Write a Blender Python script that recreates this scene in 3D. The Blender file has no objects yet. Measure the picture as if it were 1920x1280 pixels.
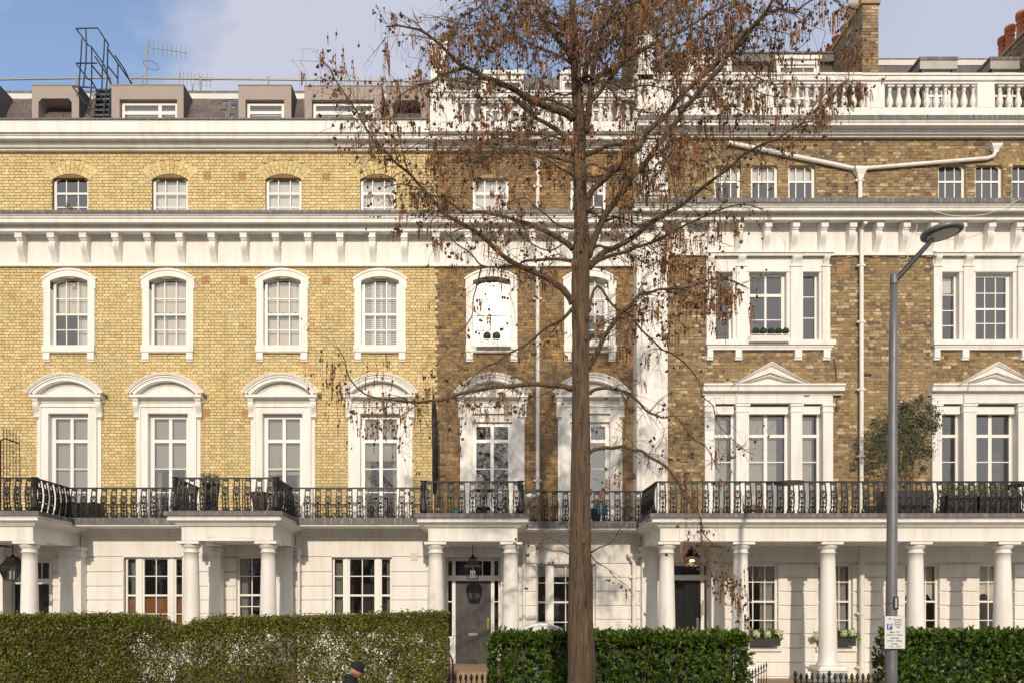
import bpy, math, random
import numpy as np
from mathutils import Vector, Matrix
R = math.radians
random.seed(7)
rng = np.random.default_rng(11)
C = bpy.context.scene.collection
sc = bpy.context.scene

# ------------------------------------------------------------------ camera, sky, sun, exposure
CAMZ = 2.6; F = 1440.0; CX = 900.0; CY = 1135.0
cam = bpy.data.cameras.new('camera'); co = bpy.data.objects.new('camera', cam); C.objects.link(co)
co.location = (0, 0, CAMZ); co.rotation_euler = (R(90), 0, 0)
cam.sensor_fit = 'HORIZONTAL'; cam.sensor_width = 36; cam.lens = 27
cam.shift_x = (960 - CX) / 1920; cam.shift_y = (CY - 640) / 1920
cam.clip_start = 0.1; cam.clip_end = 2000
sc.camera = co
SUN_EL, SUN_AZ = 21.0, 1.0          # sun behind the camera, a little to the left
CLOUD = (4.49, 6.1, 3.3)
world = bpy.data.worlds.new('World'); sc.world = world; world.use_nodes = True
def world_sky():
    nt = world.node_tree; nt.nodes.clear(); L = nt.links
    out = nt.nodes.new('ShaderNodeOutputWorld'); bg = nt.nodes.new('ShaderNodeBackground')
    sky = nt.nodes.new('ShaderNodeTexSky'); sky.sky_type = 'NISHITA'; sky.sun_disc = False
    sky.sun_elevation = R(SUN_EL); sky.sun_rotation = R(180 + SUN_AZ)
    sky.air_density = 1.0; sky.dust_density = 0.6; sky.ozone_density = 1.5
    tc = nt.nodes.new('ShaderNodeTexCoord'); mp = nt.nodes.new('ShaderNodeMapping')
    mp.inputs['Scale'].default_value = (1.0, 1.0, 1.5); mp.inputs['Location'].default_value = CLOUD
    L.new(tc.outputs['Generated'], mp.inputs[0])
    n1 = nt.nodes.new('ShaderNodeTexNoise'); n1.inputs['Scale'].default_value = 1.7; n1.inputs['Detail'].default_value = 9
    n1.inputs['Roughness'].default_value = 0.52; n1.inputs['Distortion'].default_value = 0.25
    L.new(mp.outputs[0], n1.inputs['Vector'])
    rp = nt.nodes.new('ShaderNodeValToRGB'); rp.color_ramp.elements[0].position = 0.475; rp.color_ramp.elements[1].position = 0.56; rp.color_ramp.elements[1].color = (.92,.92,.92,1)
    L.new(n1.outputs['Fac'], rp.inputs[0])
    cl = nt.nodes.new('ShaderNodeMix'); cl.data_type = 'RGBA'; cl.blend_type = 'MIX'
    tint = nt.nodes.new('ShaderNodeMix'); tint.data_type = 'RGBA'; tint.blend_type = 'MULTIPLY'; tint.inputs[0].default_value = 1
    L.new(sky.outputs[0], tint.inputs[6]); tint.inputs[7].default_value = (1.38, 1.33, 1.33, 1)
    sx = nt.nodes.new('ShaderNodeSeparateXYZ'); L.new(tc.outputs['Generated'], sx.inputs[0])
    hz = nt.nodes.new('ShaderNodeMapRange'); hz.inputs[1].default_value = -0.05; hz.inputs[2].default_value = 0.42; hz.inputs[3].default_value = 0.06; hz.inputs[4].default_value = 0.8
    L.new(sx.outputs['X'], hz.inputs[0])
    bh = nt.nodes.new('ShaderNodeMapRange'); bh.inputs[1].default_value = 0.35; bh.inputs[2].default_value = -0.5; bh.inputs[3].default_value = 0.0; bh.inputs[4].default_value = 0.97   # thin bright cloud round the sun
    L.new(sx.outputs['Y'], bh.inputs[0]); m0 = nt.nodes.new('ShaderNodeMath'); m0.operation = 'MAXIMUM'; L.new(hz.outputs[0], m0.inputs[0]); L.new(bh.outputs[0], m0.inputs[1])
    mxx = nt.nodes.new('ShaderNodeMath'); mxx.operation = 'MAXIMUM'; L.new(rp.outputs[0], mxx.inputs[0]); L.new(m0.outputs[0], mxx.inputs[1])
    L.new(mxx.outputs[0], cl.inputs[0]); L.new(tint.outputs[2], cl.inputs[6])
    cc = nt.nodes.new('ShaderNodeMix'); cc.data_type = 'RGBA'; L.new(bh.outputs[0], cc.inputs[0])   # cloud is brighter on the sun's side of the sky
    cc.inputs[6].default_value = (3.85, 3.9, 4.5, 1); cc.inputs[7].default_value = (6.2, 5.9, 5.7, 1); L.new(cc.outputs[2], cl.inputs[7])
    L.new(cl.outputs[2], bg.inputs['Color']); bg.inputs['Strength'].default_value = 0.15
    L.new(bg.outputs[0], out.inputs[0])
world_sky()
sl = bpy.data.lights.new('sun', 'SUN'); sl.energy = 2.7; sl.angle = R(0.8); sl.color = (1.0, 0.86, 0.68)
so = bpy.data.objects.new('sun', sl); C.objects.link(so)
so.rotation_euler = (R(90 - SUN_EL), 0, R(-SUN_AZ)); so.location = (-5, -40, 30)
vs = sc.view_settings; vs.view_transform = 'Standard'; vs.look = 'None'; vs.gamma = 1; vs.use_curve_mapping = False
vs.exposure = 0.12

# ------------------------------------------------------------------ helpers
def X(px, Y): return (px - CX) * Y / F
def Z(py, Y): return CAMZ + (CY - py) * Y / F

class MB:
    def __init__(s): s.v = []; s.f = []; s.m = []
    def face(s, ids, m=0): s.f.append(ids); s.m.append(m)
    def poly(s, pts, m=0):
        n = len(s.v); s.v += [tuple(p) for p in pts]; s.face(tuple(range(n, n + len(pts))), m)
    def box(s, x0, x1, y0, y1, z0, z1, m=0, back=True):
        n = len(s.v)
        s.v += [(x0,y0,z0),(x1,y0,z0),(x1,y1,z0),(x0,y1,z0),(x0,y0,z1),(x1,y0,z1),(x1,y1,z1),(x0,y1,z1)]
        fs = [(0,1,5,4),(1,2,6,5),(3,0,4,7),(4,5,6,7),(3,2,1,0)]
        if back: fs.append((2,3,7,6))
        for f in fs: s.face(tuple(n + i for i in f), m)
    def prism(s, prof, x0, x1, m=0):
        """profile of (y,z) extruded along x, capped"""
        n = len(s.v); k = len(prof)
        s.v += [(x0, y, z) for y, z in prof] + [(x1, y, z) for y, z in prof]
        for i in range(k):
            j = (i + 1) % k
            s.face((n + i, n + j, n + k + j, n + k + i), m)
        s.face(tuple(n + i for i in range(k))[::-1], m); s.face(tuple(n + k + i for i in range(k)), m)
    def prismy(s, prof, y0, y1, m=0):
        """profile of (x,z) extruded along y, capped"""
        n = len(s.v); k = len(prof)
        s.v += [(x, y0, z) for x, z in prof] + [(x, y1, z) for x, z in prof]
        for i in range(k):
            j = (i + 1) % k
            s.face((n + i, n + j, n + k + j, n + k + i)[::-1], m)
        s.face(tuple(n + i for i in range(k)), m); s.face(tuple(n + k + i for i in range(k))[::-1], m)
    def tube(s, pts, rad, sides=6, m=0, cap=True):
        pts = [Vector(p) for p in pts]; k = len(pts)
        if not hasattr(rad, '__len__'): rad = [rad] * k
        n = len(s.v); up = None
        for i, p in enumerate(pts):
            t = (pts[min(i + 1, k - 1)] - pts[max(i - 1, 0)])
            if t.length < 1e-9: t = Vector((0, 0, 1))
            t.normalize()
            if up is None: up = t.orthogonal().normalized()
            u = (up - t * up.dot(t))
            if u.length < 1e-6: u = t.orthogonal()
            u.normalize(); w = t.cross(u); up = u
            for a in range(sides):
                an = 2 * math.pi * a / sides
                s.v.append(tuple(p + (u * math.cos(an) + w * math.sin(an)) * rad[i]))
        for i in range(k - 1):
            for a in range(sides):
                b = (a + 1) % sides
                s.face((n + i*sides + a, n + i*sides + b, n + (i+1)*sides + b, n + (i+1)*sides + a), m)
        if cap:
            s.face(tuple(n + a for a in range(sides))[::-1], m)
            s.face(tuple(n + (k-1)*sides + a for a in range(sides)), m)
    def lathe(s, cx, cy, prof, sides=24, m=0):
        """prof: (r,z) bottom to top"""
        n = len(s.v); k = len(prof)
        for r, z in prof:
            for a in range(sides):
                an = 2 * math.pi * a / sides
                s.v.append((cx + r * math.cos(an), cy + r * math.sin(an), z))
        for i in range(k - 1):
            for a in range(sides):
                b = (a + 1) % sides
                s.face((n + i*sides + a, n + i*sides + b, n + (i+1)*sides + b, n + (i+1)*sides + a), m)
        s.face(tuple(n + a for a in range(sides))[::-1], m)
        s.face(tuple(n + (k-1)*sides + a for a in range(sides)), m)
    def ball(s, c, r, m=0, sq=(1,1,1), seg=8, rings=5, jit=0.0):
        n = len(s.v)
        for i in range(rings + 1):
            th = math.pi * i / rings
            for a in range(seg):
                an = 2 * math.pi * a / seg
                q = 1 + (random.uniform(-jit, jit) if jit else 0)
                s.v.append((c[0] + r*sq[0]*q*math.sin(th)*math.cos(an), c[1] + r*sq[1]*q*math.sin(th)*math.sin(an), c[2] + r*sq[2]*q*math.cos(th)))
        for i in range(rings):
            for a in range(seg):
                b = (a + 1) % seg
                s.face((n + i*seg + a, n + (i+1)*seg + a, n + (i+1)*seg + b, n + i*seg + b), m)
    def archband(s, cx, zs, w, rise, t, y0, y1, n=16, m=0, endt=None, zbase=None):
        """band above a segmental arch: springing zs, half width w, rise, thickness t"""
        Rr = (w*w + rise*rise) / (2*rise); zc = zs + rise - Rr; a0 = math.asin(min(1, w / Rr))
        base = len(s.v)
        for i in range(n + 1):
            a = -a0 + 2*a0*i/n
            xi, zi = cx + Rr*math.sin(a), zc + Rr*math.cos(a)
            xo, zo = cx + (Rr+t)*math.sin(a), zc + (Rr+t)*math.cos(a)
            s.v += [(xi,y0,zi),(xo,y0,zo),(xi,y1,zi),(xo,y1,zo)]
        for i in range(n):
            b = base + 4*i
            s.face((b, b+4, b+5, b+1), m); s.face((b+1, b+5, b+7, b+3), m)
            s.face((b, b+2, b+6, b+4), m); s.face((b+2, b+3, b+7, b+6), m)
        for b in (base, base + 4*n): s.face((b, b+1, b+3, b+2), m)
    def sweep(s, path, prof, m=0):
        """path: plan points (x,y) travelling left to right, outward = towards camera; prof: (p,z)"""
        P = [Vector(p) for p in path]; k = len(prof); n = len(s.v)
        for i, p in enumerate(P):
            def nrm(a, b):
                d = (b - a).normalized(); return Vector((d.y, -d.x))
            if i == 0: mt = nrm(P[0], P[1])
            elif i == len(P) - 1: mt = nrm(P[-2], P[-1])
            else:
                a, b = nrm(P[i-1], p), nrm(p, P[i+1]); mt = (a + b) / (1 + a.dot(b))
            for q, z in prof: s.v.append((p.x + mt.x*q, p.y + mt.y*q, z))
        for i in range(len(P) - 1):
            for j in range(k - 1):
                a = n + i*k + j
                s.face((a, a + 1, a + k + 1, a + k), m)
        s.face(tuple(n + j for j in range(k)), m); s.face(tuple(n + (len(P)-1)*k + j for j in range(k))[::-1], m)
    def build(s, name, mats, parent=None, smooth=False, label=None, cat=None, group=None, kind=None):
        me = bpy.data.meshes.new(name); me.from_pydata(s.v, [], s.f)
        if not isinstance(mats, (list, tuple)): mats = [mats]
        for mt in mats: me.materials.append(mt)
        if len(mats) > 1: me.polygons.foreach_set('material_index', s.m)
        if smooth: me.polygons.foreach_set('use_smooth', [True] * len(s.f))
        me.update()
        return link(name, me, parent, label, cat, group, kind)

def link(name, data, parent=None, label=None, cat=None, group=None, kind=None, loc=None, rot=None):
    o = bpy.data.objects.new(name, data); C.objects.link(o)
    if parent is not None: o.parent = parent
    if label: o['label'] = label
    if cat: o['category'] = cat
    if group: o['group'] = group
    if kind: o['kind'] = kind
    if loc is not None: o.location = loc
    if rot is not None: o.rotation_euler = rot
    return o
def thing(name, label, cat, loc=(0,0,0), group=None, rot=None):
    return link(name, None, None, label, cat, group, None, loc, rot)
def np_mesh(name, V, Fc, mats, smooth=False):
    me = bpy.data.meshes.new(name)
    V = np.asarray(V, dtype=np.float32); Fc = np.asarray(Fc, dtype=np.int32)
    nf, k = Fc.shape
    me.vertices.add(len(V)); me.vertices.foreach_set('co', V.ravel())
    me.loops.add(nf*k); me.loops.foreach_set('vertex_index', Fc.ravel())
    me.polygons.add(nf); me.polygons.foreach_set('loop_start', np.arange(nf, dtype=np.int32)*k)
    me.polygons.foreach_set('loop_total', np.full(nf, k, dtype=np.int32))
    if smooth: me.polygons.foreach_set('use_smooth', np.ones(nf, dtype=bool))
    for mt in (mats if isinstance(mats, (list, tuple)) else [mats]): me.materials.append(mt)
    me.update(calc_edges=True); me.validate()
    return me

# ------------------------------------------------------------------ materials
def nodes(name):
    m = bpy.data.materials.new(name); m.use_nodes = True
    nt = m.node_tree; b = nt.nodes['Principled BSDF']
    return m, nt, b
def mat(name, col, rough=0.6, metal=0.0, var=0.12, scale=3.0, bump=0.0, bscale=40.0, stain=None, stscale=(1.2,1.2,0.25), stlo=0.5, sthi=0.75, spec=0.5, coat=0):
    m, nt, b = nodes(name); L = nt.links
    tc = nt.nodes.new('ShaderNodeTexCoord'); ge = nt.nodes.new('ShaderNodeNewGeometry')
    n = nt.nodes.new('ShaderNodeTexNoise'); n.inputs['Scale'].default_value = scale; n.inputs['Detail'].default_value = 6
    L.new(ge.outputs['Position'], n.inputs['Vector'])
    mx = nt.nodes.new('ShaderNodeMix'); mx.data_type = 'RGBA'
    L.new(n.outputs['Fac'], mx.inputs[0])
    mx.inputs[6].default_value = (*[c*(1-var*1.6) for c in col], 1); mx.inputs[7].default_value = (*[min(1, c*(1+var*1.2)) for c in col], 1)
    src = mx.outputs[2]
    if stain:
        mp = nt.nodes.new('ShaderNodeMapping'); mp.inputs['Scale'].default_value = stscale
        L.new(ge.outputs['Position'], mp.inputs[0])
        n2 = nt.nodes.new('ShaderNodeTexNoise'); n2.inputs['Scale'].default_value = 3.0; n2.inputs['Detail'].default_value = 8; n2.inputs['Roughness'].default_value = 0.65
        L.new(mp.outputs[0], n2.inputs['Vector'])
        rp = nt.nodes.new('ShaderNodeMapRange'); rp.inputs[1].default_value = stlo; rp.inputs[2].default_value = sthi; rp.inputs[4].default_value = 0.8
        L.new(n2.outputs['Fac'], rp.inputs[0])
        m2 = nt.nodes.new('ShaderNodeMix'); m2.data_type = 'RGBA'
        L.new(rp.outputs[0], m2.inputs[0]); L.new(src, m2.inputs[6]); m2.inputs[7].default_value = (*stain, 1)
        src = m2.outputs[2]
    L.new(src, b.inputs['Base Color'])
    b.inputs['Roughness'].default_value = rough; b.inputs['Metallic'].default_value = metal
    b.inputs['Specular IOR Level'].default_value = spec
    if coat: b.inputs['Coat Weight'].default_value = coat
    if bump:
        n3 = nt.nodes.new('ShaderNodeTexNoise'); n3.inputs['Scale'].default_value = bscale; n3.inputs['Detail'].default_value = 5
        L.new(ge.outputs['Position'], n3.inputs['Vector'])
        bp = nt.nodes.new('ShaderNodeBump'); bp.inputs['Strength'].default_value = bump; bp.inputs['Distance'].default_value = 0.02
        L.new(n3.outputs['Fac'], bp.inputs['Height']); L.new(bp.outputs[0], b.inputs['Normal'])
    return m
def piece_mat(name, stops, rough=0.85, grime=None, glo=0.45, ghi=0.75, gscale=0.5, bump=0.5, bscale=60, fine=0.18, gmax=0.8):
    """each brick / slate / leaf its own colour"""
    m, nt, b = nodes(name); L = nt.links
    ge = nt.nodes.new('ShaderNodeNewGeometry'); oi = nt.nodes.new('ShaderNodeObjectInfo')
    ad = nt.nodes.new('ShaderNodeMath'); ad.operation = 'ADD'; fr = nt.nodes.new('ShaderNodeMath'); fr.operation = 'FRACT'
    L.new(ge.outputs['Random Per Island'], ad.inputs[0]); L.new(oi.outputs['Random'], ad.inputs[1]); L.new(ad.outputs[0], fr.inputs[0])
    rp = nt.nodes.new('ShaderNodeValToRGB'); cr = rp.color_ramp
    while len(cr.elements) > 1: cr.elements.remove(cr.elements[-1])
    cr.elements[0].position = stops[0][0]; cr.elements[0].color = (*stops[0][1], 1)
    for p, c in stops[1:]:
        e = cr.elements.new(p); e.color = (*c, 1)
    L.new(fr.outputs[0], rp.inputs[0]); src = rp.outputs[0]
    n = nt.nodes.new('ShaderNodeTexNoise'); n.inputs['Scale'].default_value = 14; n.inputs['Detail'].default_value = 6; n.inputs['Roughness'].default_value = 0.7
    L.new(ge.outputs['Position'], n.inputs['Vector'])
    mr = nt.nodes.new('ShaderNodeMapRange'); mr.inputs[1].default_value = 0.3; mr.inputs[2].default_value = 0.7; mr.inputs[3].default_value = 1 - fine*1.6; mr.inputs[4].default_value = 1 + fine
    L.new(n.outputs['Fac'], mr.inputs[0])
    sm = nt.nodes.new('ShaderNodeVectorMath'); sm.operation = 'SCALE'; L.new(src, sm.inputs[0]); L.new(mr.outputs[0], sm.inputs['Scale'])
    src = sm.outputs[0]
    if grime:
        n2 = nt.nodes.new('ShaderNodeTexNoise'); n2.inputs['Scale'].default_value = gscale; n2.inputs['Detail'].default_value = 8; n2.inputs['Roughness'].default_value = 0.62
        L.new(ge.outputs['Position'], n2.inputs['Vector'])
        r2 = nt.nodes.new('ShaderNodeMapRange'); r2.inputs[1].default_value = glo; r2.inputs[2].default_value = ghi; r2.inputs[4].default_value = gmax
        L.new(n2.outputs['Fac'], r2.inputs[0])
        m2 = nt.nodes.new('ShaderNodeMix'); m2.data_type = 'RGBA'; L.new(r2.outputs[0], m2.inputs[0]); L.new(src, m2.inputs[6]); m2.inputs[7].default_value = (*grime, 1)
        src = m2.outputs[2]
    L.new(src, b.inputs['Base Color']); b.inputs['Roughness'].default_value = rough
    if bump:
        n3 = nt.nodes.new('ShaderNodeTexNoise'); n3.inputs['Scale'].default_value = bscale; n3.inputs['Detail'].default_value = 4
        L.new(ge.outputs['Position'], n3.inputs['Vector'])
        bp = nt.nodes.new('ShaderNodeBump'); bp.inputs['Strength'].default_value = bump; bp.inputs['Distance'].default_value = 0.01
        L.new(n3.outputs['Fac'], bp.inputs['Height']); L.new(bp.outputs[0], b.inputs['Normal'])
    return m
def glass_mat(name, refl=0.12, rough=0.0, tint=(1,1,1), wav=0.02):
    m, nt, b = nodes(name); L = nt.links; nt.nodes.remove(b)
    out = nt.nodes['Material Output']; tr = nt.nodes.new('ShaderNodeBsdfTransparent'); tr.inputs[0].default_value = (*[0.9*t for t in tint], 1)
    gl = nt.nodes.new('ShaderNodeBsdfGlossy'); gl.inputs['Roughness'].default_value = rough
    fr = nt.nodes.new('ShaderNodeFresnel'); fr.inputs[0].default_value = 1.5
    mr = nt.nodes.new('ShaderNodeMath'); mr.operation = 'MULTIPLY_ADD'; mr.inputs[1].default_value = 1.6; mr.inputs[2].default_value = refl - 0.064; mr.use_clamp = True
    L.new(fr.outputs[0], mr.inputs[0])
    mx = nt.nodes.new('ShaderNodeMixShader'); L.new(mr.outputs[0], mx.inputs[0]); L.new(tr.outputs[0], mx.inputs[1]); L.new(gl.outputs[0], mx.inputs[2])
    if wav:
        ge = nt.nodes.new('ShaderNodeNewGeometry'); n3 = nt.nodes.new('ShaderNodeTexNoise'); n3.inputs['Scale'].default_value = 5; n3.inputs['Detail'].default_value = 2
        L.new(ge.outputs['Position'], n3.inputs['Vector'])
        bp = nt.nodes.new('ShaderNodeBump'); bp.inputs['Strength'].default_value = wav; bp.inputs['Distance'].default_value = 0.05
        L.new(n3.outputs['Fac'], bp.inputs['Height']); L.new(bp.outputs[0], gl.inputs['Normal'])
    L.new(mx.outputs[0], out.inputs[0])
    return m

def bark_mat():
    m, nt, b = nodes('fissured_bark'); L = nt.links
    ge = nt.nodes.new('ShaderNodeNewGeometry'); mp = nt.nodes.new('ShaderNodeMapping'); mp.inputs['Scale'].default_value = (1, 1, .085); L.new(ge.outputs['Position'], mp.inputs[0])
    n1 = nt.nodes.new('ShaderNodeTexNoise'); n1.inputs['Scale'].default_value = 34; n1.inputs['Detail'].default_value = 7; n1.inputs['Roughness'].default_value = .7; n1.inputs['Distortion'].default_value = .4; L.new(mp.outputs[0], n1.inputs['Vector'])
    n2 = nt.nodes.new('ShaderNodeTexNoise'); n2.inputs['Scale'].default_value = 2.2; n2.inputs['Detail'].default_value = 4; L.new(ge.outputs['Position'], n2.inputs['Vector'])
    r1 = nt.nodes.new('ShaderNodeValToRGB'); e = r1.color_ramp.elements; e[0].position = .36; e[0].color = (.022,.014,.009,1); e[1].position = .72; e[1].color = (.20,.135,.085,1)
    x = e.new(.5); x.color = (.115,.074,.044,1); L.new(n1.outputs['Fac'], r1.inputs[0])
    mx = nt.nodes.new('ShaderNodeMix'); mx.data_type = 'RGBA'; r2 = nt.nodes.new('ShaderNodeMapRange'); r2.inputs[1].default_value = .45; r2.inputs[2].default_value = .68; r2.inputs[4].default_value = .55
    L.new(n2.outputs['Fac'], r2.inputs[0]); L.new(r2.outputs[0], mx.inputs[0]); L.new(r1.outputs[0], mx.inputs[6]); mx.inputs[7].default_value = (.085,.072,.038,1)
    L.new(mx.outputs[2], b.inputs['Base Color']); b.inputs['Roughness'].default_value = .92
    bp = nt.nodes.new('ShaderNodeBump'); bp.inputs['Strength'].default_value = .9; bp.inputs['Distance'].default_value = .02; L.new(n1.outputs['Fac'], bp.inputs['Height']); L.new(bp.outputs[0], b.inputs['Normal'])
    return m
M = {}
M['paint'] = mat('white_stucco_paint', (0.78, 0.765, 0.735), 0.55, var=0.045, scale=1.5, stain=(0.50, 0.45, 0.37), stlo=0.46, sthi=0.90, stscale=(1.6,1.2,0.2), bump=0.08, bscale=25)
M['paint2'] = mat('white_joinery_paint', (0.80, 0.79, 0.76), 0.35, var=0.03, scale=4)
M['paintgrey'] = mat('greyish_white_paint', (0.62, 0.61, 0.58), 0.55, var=0.08, scale=2)  # greyer white for flashings, vent grilles and far windows
M['lead'] = mat('lead_sheet', (0.115, 0.112, 0.115), 0.6, var=0.3, scale=8, stain=(0.30, 0.30, 0.31), stscale=(6,1,0.6), stlo=0.5, sthi=0.7)
M['kerb'] = mat('weathered_render', (0.42, 0.35, 0.31), 0.85, var=0.15, scale=5)
M['mort_y'] = mat('mortar_buff', (0.21, 0.145, 0.065), 0.95, var=0.25, scale=9)
M['mort_b'] = mat('mortar_brown', (0.38, 0.29, 0.165), 0.95, var=0.35, scale=6)
M['brick_y'] = piece_mat('yellow_brick', [(0.0,(0.63,0.50,0.25)),(0.25,(0.70,0.56,0.285)),(0.45,(0.59,0.48,0.265)),(0.62,(0.76,0.62,0.34)),(0.78,(0.65,0.48,0.20)),(0.9,(0.57,0.47,0.26)),(0.98,(0.60,0.40,0.16))], grime=(0.45,0.37,0.19), glo=0.5, ghi=0.8, gscale=0.45)
M['brick_b'] = piece_mat('brown_stock_brick', [(0.0,(0.22,0.15,0.08)),(0.18,(0.32,0.22,0.11)),(0.34,(0.12,0.09,0.065)),(0.48,(0.36,0.255,0.125)),(0.62,(0.17,0.12,0.075)),(0.74,(0.44,0.33,0.18)),(0.84,(0.085,0.068,0.058)),(0.95,(0.56,0.44,0.28))], grime=(0.37,0.265,0.135), glo=0.45, ghi=0.75, gscale=0.7, fine=0.35, gmax=0.6)
M['brick_c'] = piece_mat('sooty_stock_brick', [(0.0,(0.23,0.145,0.07)),(0.18,(0.33,0.20,0.08)),(0.36,(0.12,0.085,0.055)),(0.5,(0.38,0.235,0.09)),(0.66,(0.18,0.12,0.065)),(0.76,(0.42,0.27,0.12)),(0.88,(0.09,0.07,0.055)),(0.95,(0.46,0.26,0.10))], grime=(0.17,0.125,0.085), glo=0.42, ghi=0.72, gscale=0.9, fine=0.35, gmax=0.7)
M['slate'] = piece_mat('roof_slate', [(0.0,(0.115,0.085,0.08)),(0.3,(0.15,0.115,0.105)),(0.6,(0.105,0.085,0.09)),(0.85,(0.16,0.13,0.12)),(0.95,(0.09,0.10,0.12))], rough=0.6, bump=0.2)
M['render'] = mat('grey_render', (0.36, 0.305, 0.28), 0.9, var=0.08, scale=3, bump=0.25, bscale=70)
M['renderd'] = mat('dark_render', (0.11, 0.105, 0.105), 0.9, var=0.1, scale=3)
M['iron'] = mat('black_iron', (0.009, 0.008, 0.008), 0.5, metal=0.0, var=0.4, scale=20, stain=(0.03,0.02,0.015), stlo=0.65, sthi=0.8, stscale=(4,4,4))
M['bluesteel'] = mat('blue_grey_steel', (0.035, 0.05, 0.075), 0.45, metal=0.2, var=0.2)
M['galv'] = mat('galvanised_steel', (0.36, 0.35, 0.33), 0.5, metal=0.5, var=0.15)
M['glass'] = glass_mat('window_glass', 0.23)
M['glassd'] = glass_mat('dark_glass', 0.07)
M['glass1'] = glass_mat('bright_reflecting_glass', 0.36)
M['glassglare'] = glass_mat('sun_glare_glass', 0.055, rough=0.27, wav=0.12)  # roughness and waviness shaped to spread the sun's glare over one window
M['room'] = mat('dim_room', (0.055, 0.045, 0.038), 0.9, var=0.3, scale=1.2)  # indoor dimness is put into the dark base colour
M['curtain'] = mat('net_curtain', (0.80, 0.77, 0.69), 0.9, var=0.08, scale=9)
M['gauze'] = mat('grey_gauze_blind', (0.40, 0.385, 0.345), 0.9, var=0.10, scale=2)
M['blind'] = mat('white_roller_blind', (0.82, 0.81, 0.79), 0.85, var=0.05, scale=2)
M['drape'] = mat('beige_drape', (0.34, 0.27, 0.18), 0.9, var=0.15, scale=5)
M['drapeg'] = mat('sage_drape', (0.30, 0.32, 0.27), 0.9, var=0.15, scale=5)
M['shutterw'] = mat('orange_brown_shutter', (0.42, 0.19, 0.04), 0.5, var=0.12, scale=5)
M['doorg'] = mat('grey_door_paint', (0.046, 0.044, 0.045), 0.55, var=0.08)
M['doorb'] = mat('black_door_paint', (0.012, 0.012, 0.014), 0.22, var=0.1)
M['brass'] = mat('brass', (0.55, 0.38, 0.12), 0.3, metal=0.9, var=0.1)
M['chrome'] = mat('chrome', (0.6, 0.6, 0.6), 0.25, metal=0.9, var=0.1)
M['stone'] = mat('york_stone', (0.36, 0.26, 0.16), 0.85, var=0.2, scale=6, bump=0.2)
M['terra'] = mat('terracotta', (0.40, 0.115, 0.045), 0.7, var=0.15, scale=5)
M['terrav'] = mat('terracotta_vent', (0.42, 0.22, 0.09), 0.8, var=0.1)
M['cream'] = mat('buff_clay', (0.45, 0.36, 0.24), 0.75, var=0.12)
M['bark'] = bark_mat()
M['twig'] = mat('twig_bark', (0.13, 0.085, 0.05), 0.85, var=0.3, scale=8)
M['cone'] = piece_mat('woody_cone', [(0.0,(0.075,0.040,0.022)),(0.5,(0.12,0.062,0.032)),(0.8,(0.05,0.028,0.018)),(0.95,(0.19,0.10,0.05))], rough=0.85, bump=0)
M['catkin'] = piece_mat('dry_catkin', [(0.0,(0.20,0.085,0.03)),(0.4,(0.28,0.13,0.05)),(0.75,(0.14,0.062,0.026)),(0.92,(0.36,0.21,0.09))], rough=0.9, bump=0)
M['privet'] = piece_mat('privet_leaf', [(0.0,(0.085,0.115,0.010)),(0.25,(0.16,0.19,0.014)),(0.45,(0.05,0.06,0.009)),(0.62,(0.21,0.235,0.018)),(0.75,(0.09,0.06,0.014)),(0.88,(0.06,0.04,0.018)),(0.95,(0.27,0.23,0.03))], rough=0.5, bump=0, grime=(0.062,0.042,0.016), glo=0.47, ghi=0.66, gscale=2.2, gmax=0.55)
M['laurel'] = piece_mat('laurel_leaf', [(0.0,(0.045,0.088,0.012)),(0.3,(0.075,0.13,0.016)),(0.6,(0.035,0.065,0.010)),(0.85,(0.12,0.185,0.024))], rough=0.32, bump=0)
M['boxleaf'] = piece_mat('box_leaf', [(0.0,(0.10,0.17,0.03)),(0.5,(0.15,0.23,0.04)),(0.8,(0.07,0.12,0.02))], rough=0.5, bump=0)
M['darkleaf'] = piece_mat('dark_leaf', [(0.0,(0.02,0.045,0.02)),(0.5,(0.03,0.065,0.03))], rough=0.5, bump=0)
M['olive'] = piece_mat('olive_leaf', [(0.0,(0.10,0.115,0.06)),(0.5,(0.07,0.085,0.04)),(0.8,(0.15,0.16,0.09))], rough=0.55, bump=0)
M['flower'] = piece_mat('cream_petal', [(0.0,(0.72,0.74,0.55)),(0.6,(0.62,0.66,0.42))], rough=0.6, bump=0)
M['hedgetwig'] = mat('hedge_twig', (0.16, 0.11, 0.08), 0.9, var=0.3)
M['post'] = mat('grey_lamp_paint', (0.17, 0.175, 0.19), 0.45, metal=0.3, var=0.15, scale=6, stain=(0.09,0.085,0.08), stscale=(8,8,1.2), stlo=.5, sthi=.8)
M['postd'] = mat('dark_lamp_metal', (0.035, 0.034, 0.038), 0.45, var=0.15)
M['lens'] = mat('frosted_lens', (0.55, 0.56, 0.49), 0.3, var=0.15, scale=6)
M['signw'] = mat('sign_white', (0.66, 0.67, 0.68), 0.4, var=0.03)
M['signb'] = mat('sign_blue', (0.01, 0.09, 0.38), 0.4, var=0.05)
M['ink'] = mat('sign_black', (0.02, 0.02, 0.02), 0.5, var=0.05)
M['plastic'] = mat('dark_planter', (0.022, 0.023, 0.026), 0.6, var=0.1)
M['blue'] = mat('blue_plastic', (0.03, 0.17, 0.33), 0.4, var=0.1)
M['teal'] = mat('teal_plastic', (0.05, 0.30, 0.34), 0.4, var=0.1)
M['pink'] = mat('faded_pink_cloth', (0.45, 0.22, 0.19), 0.9, var=0.2)
M['wood'] = mat('weathered_wood', (0.14, 0.095, 0.065), 0.8, var=0.25, scale=8)
M['asphalt'] = mat('asphalt', (0.05, 0.05, 0.052), 0.9, var=0.2, bump=0.3)
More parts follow.
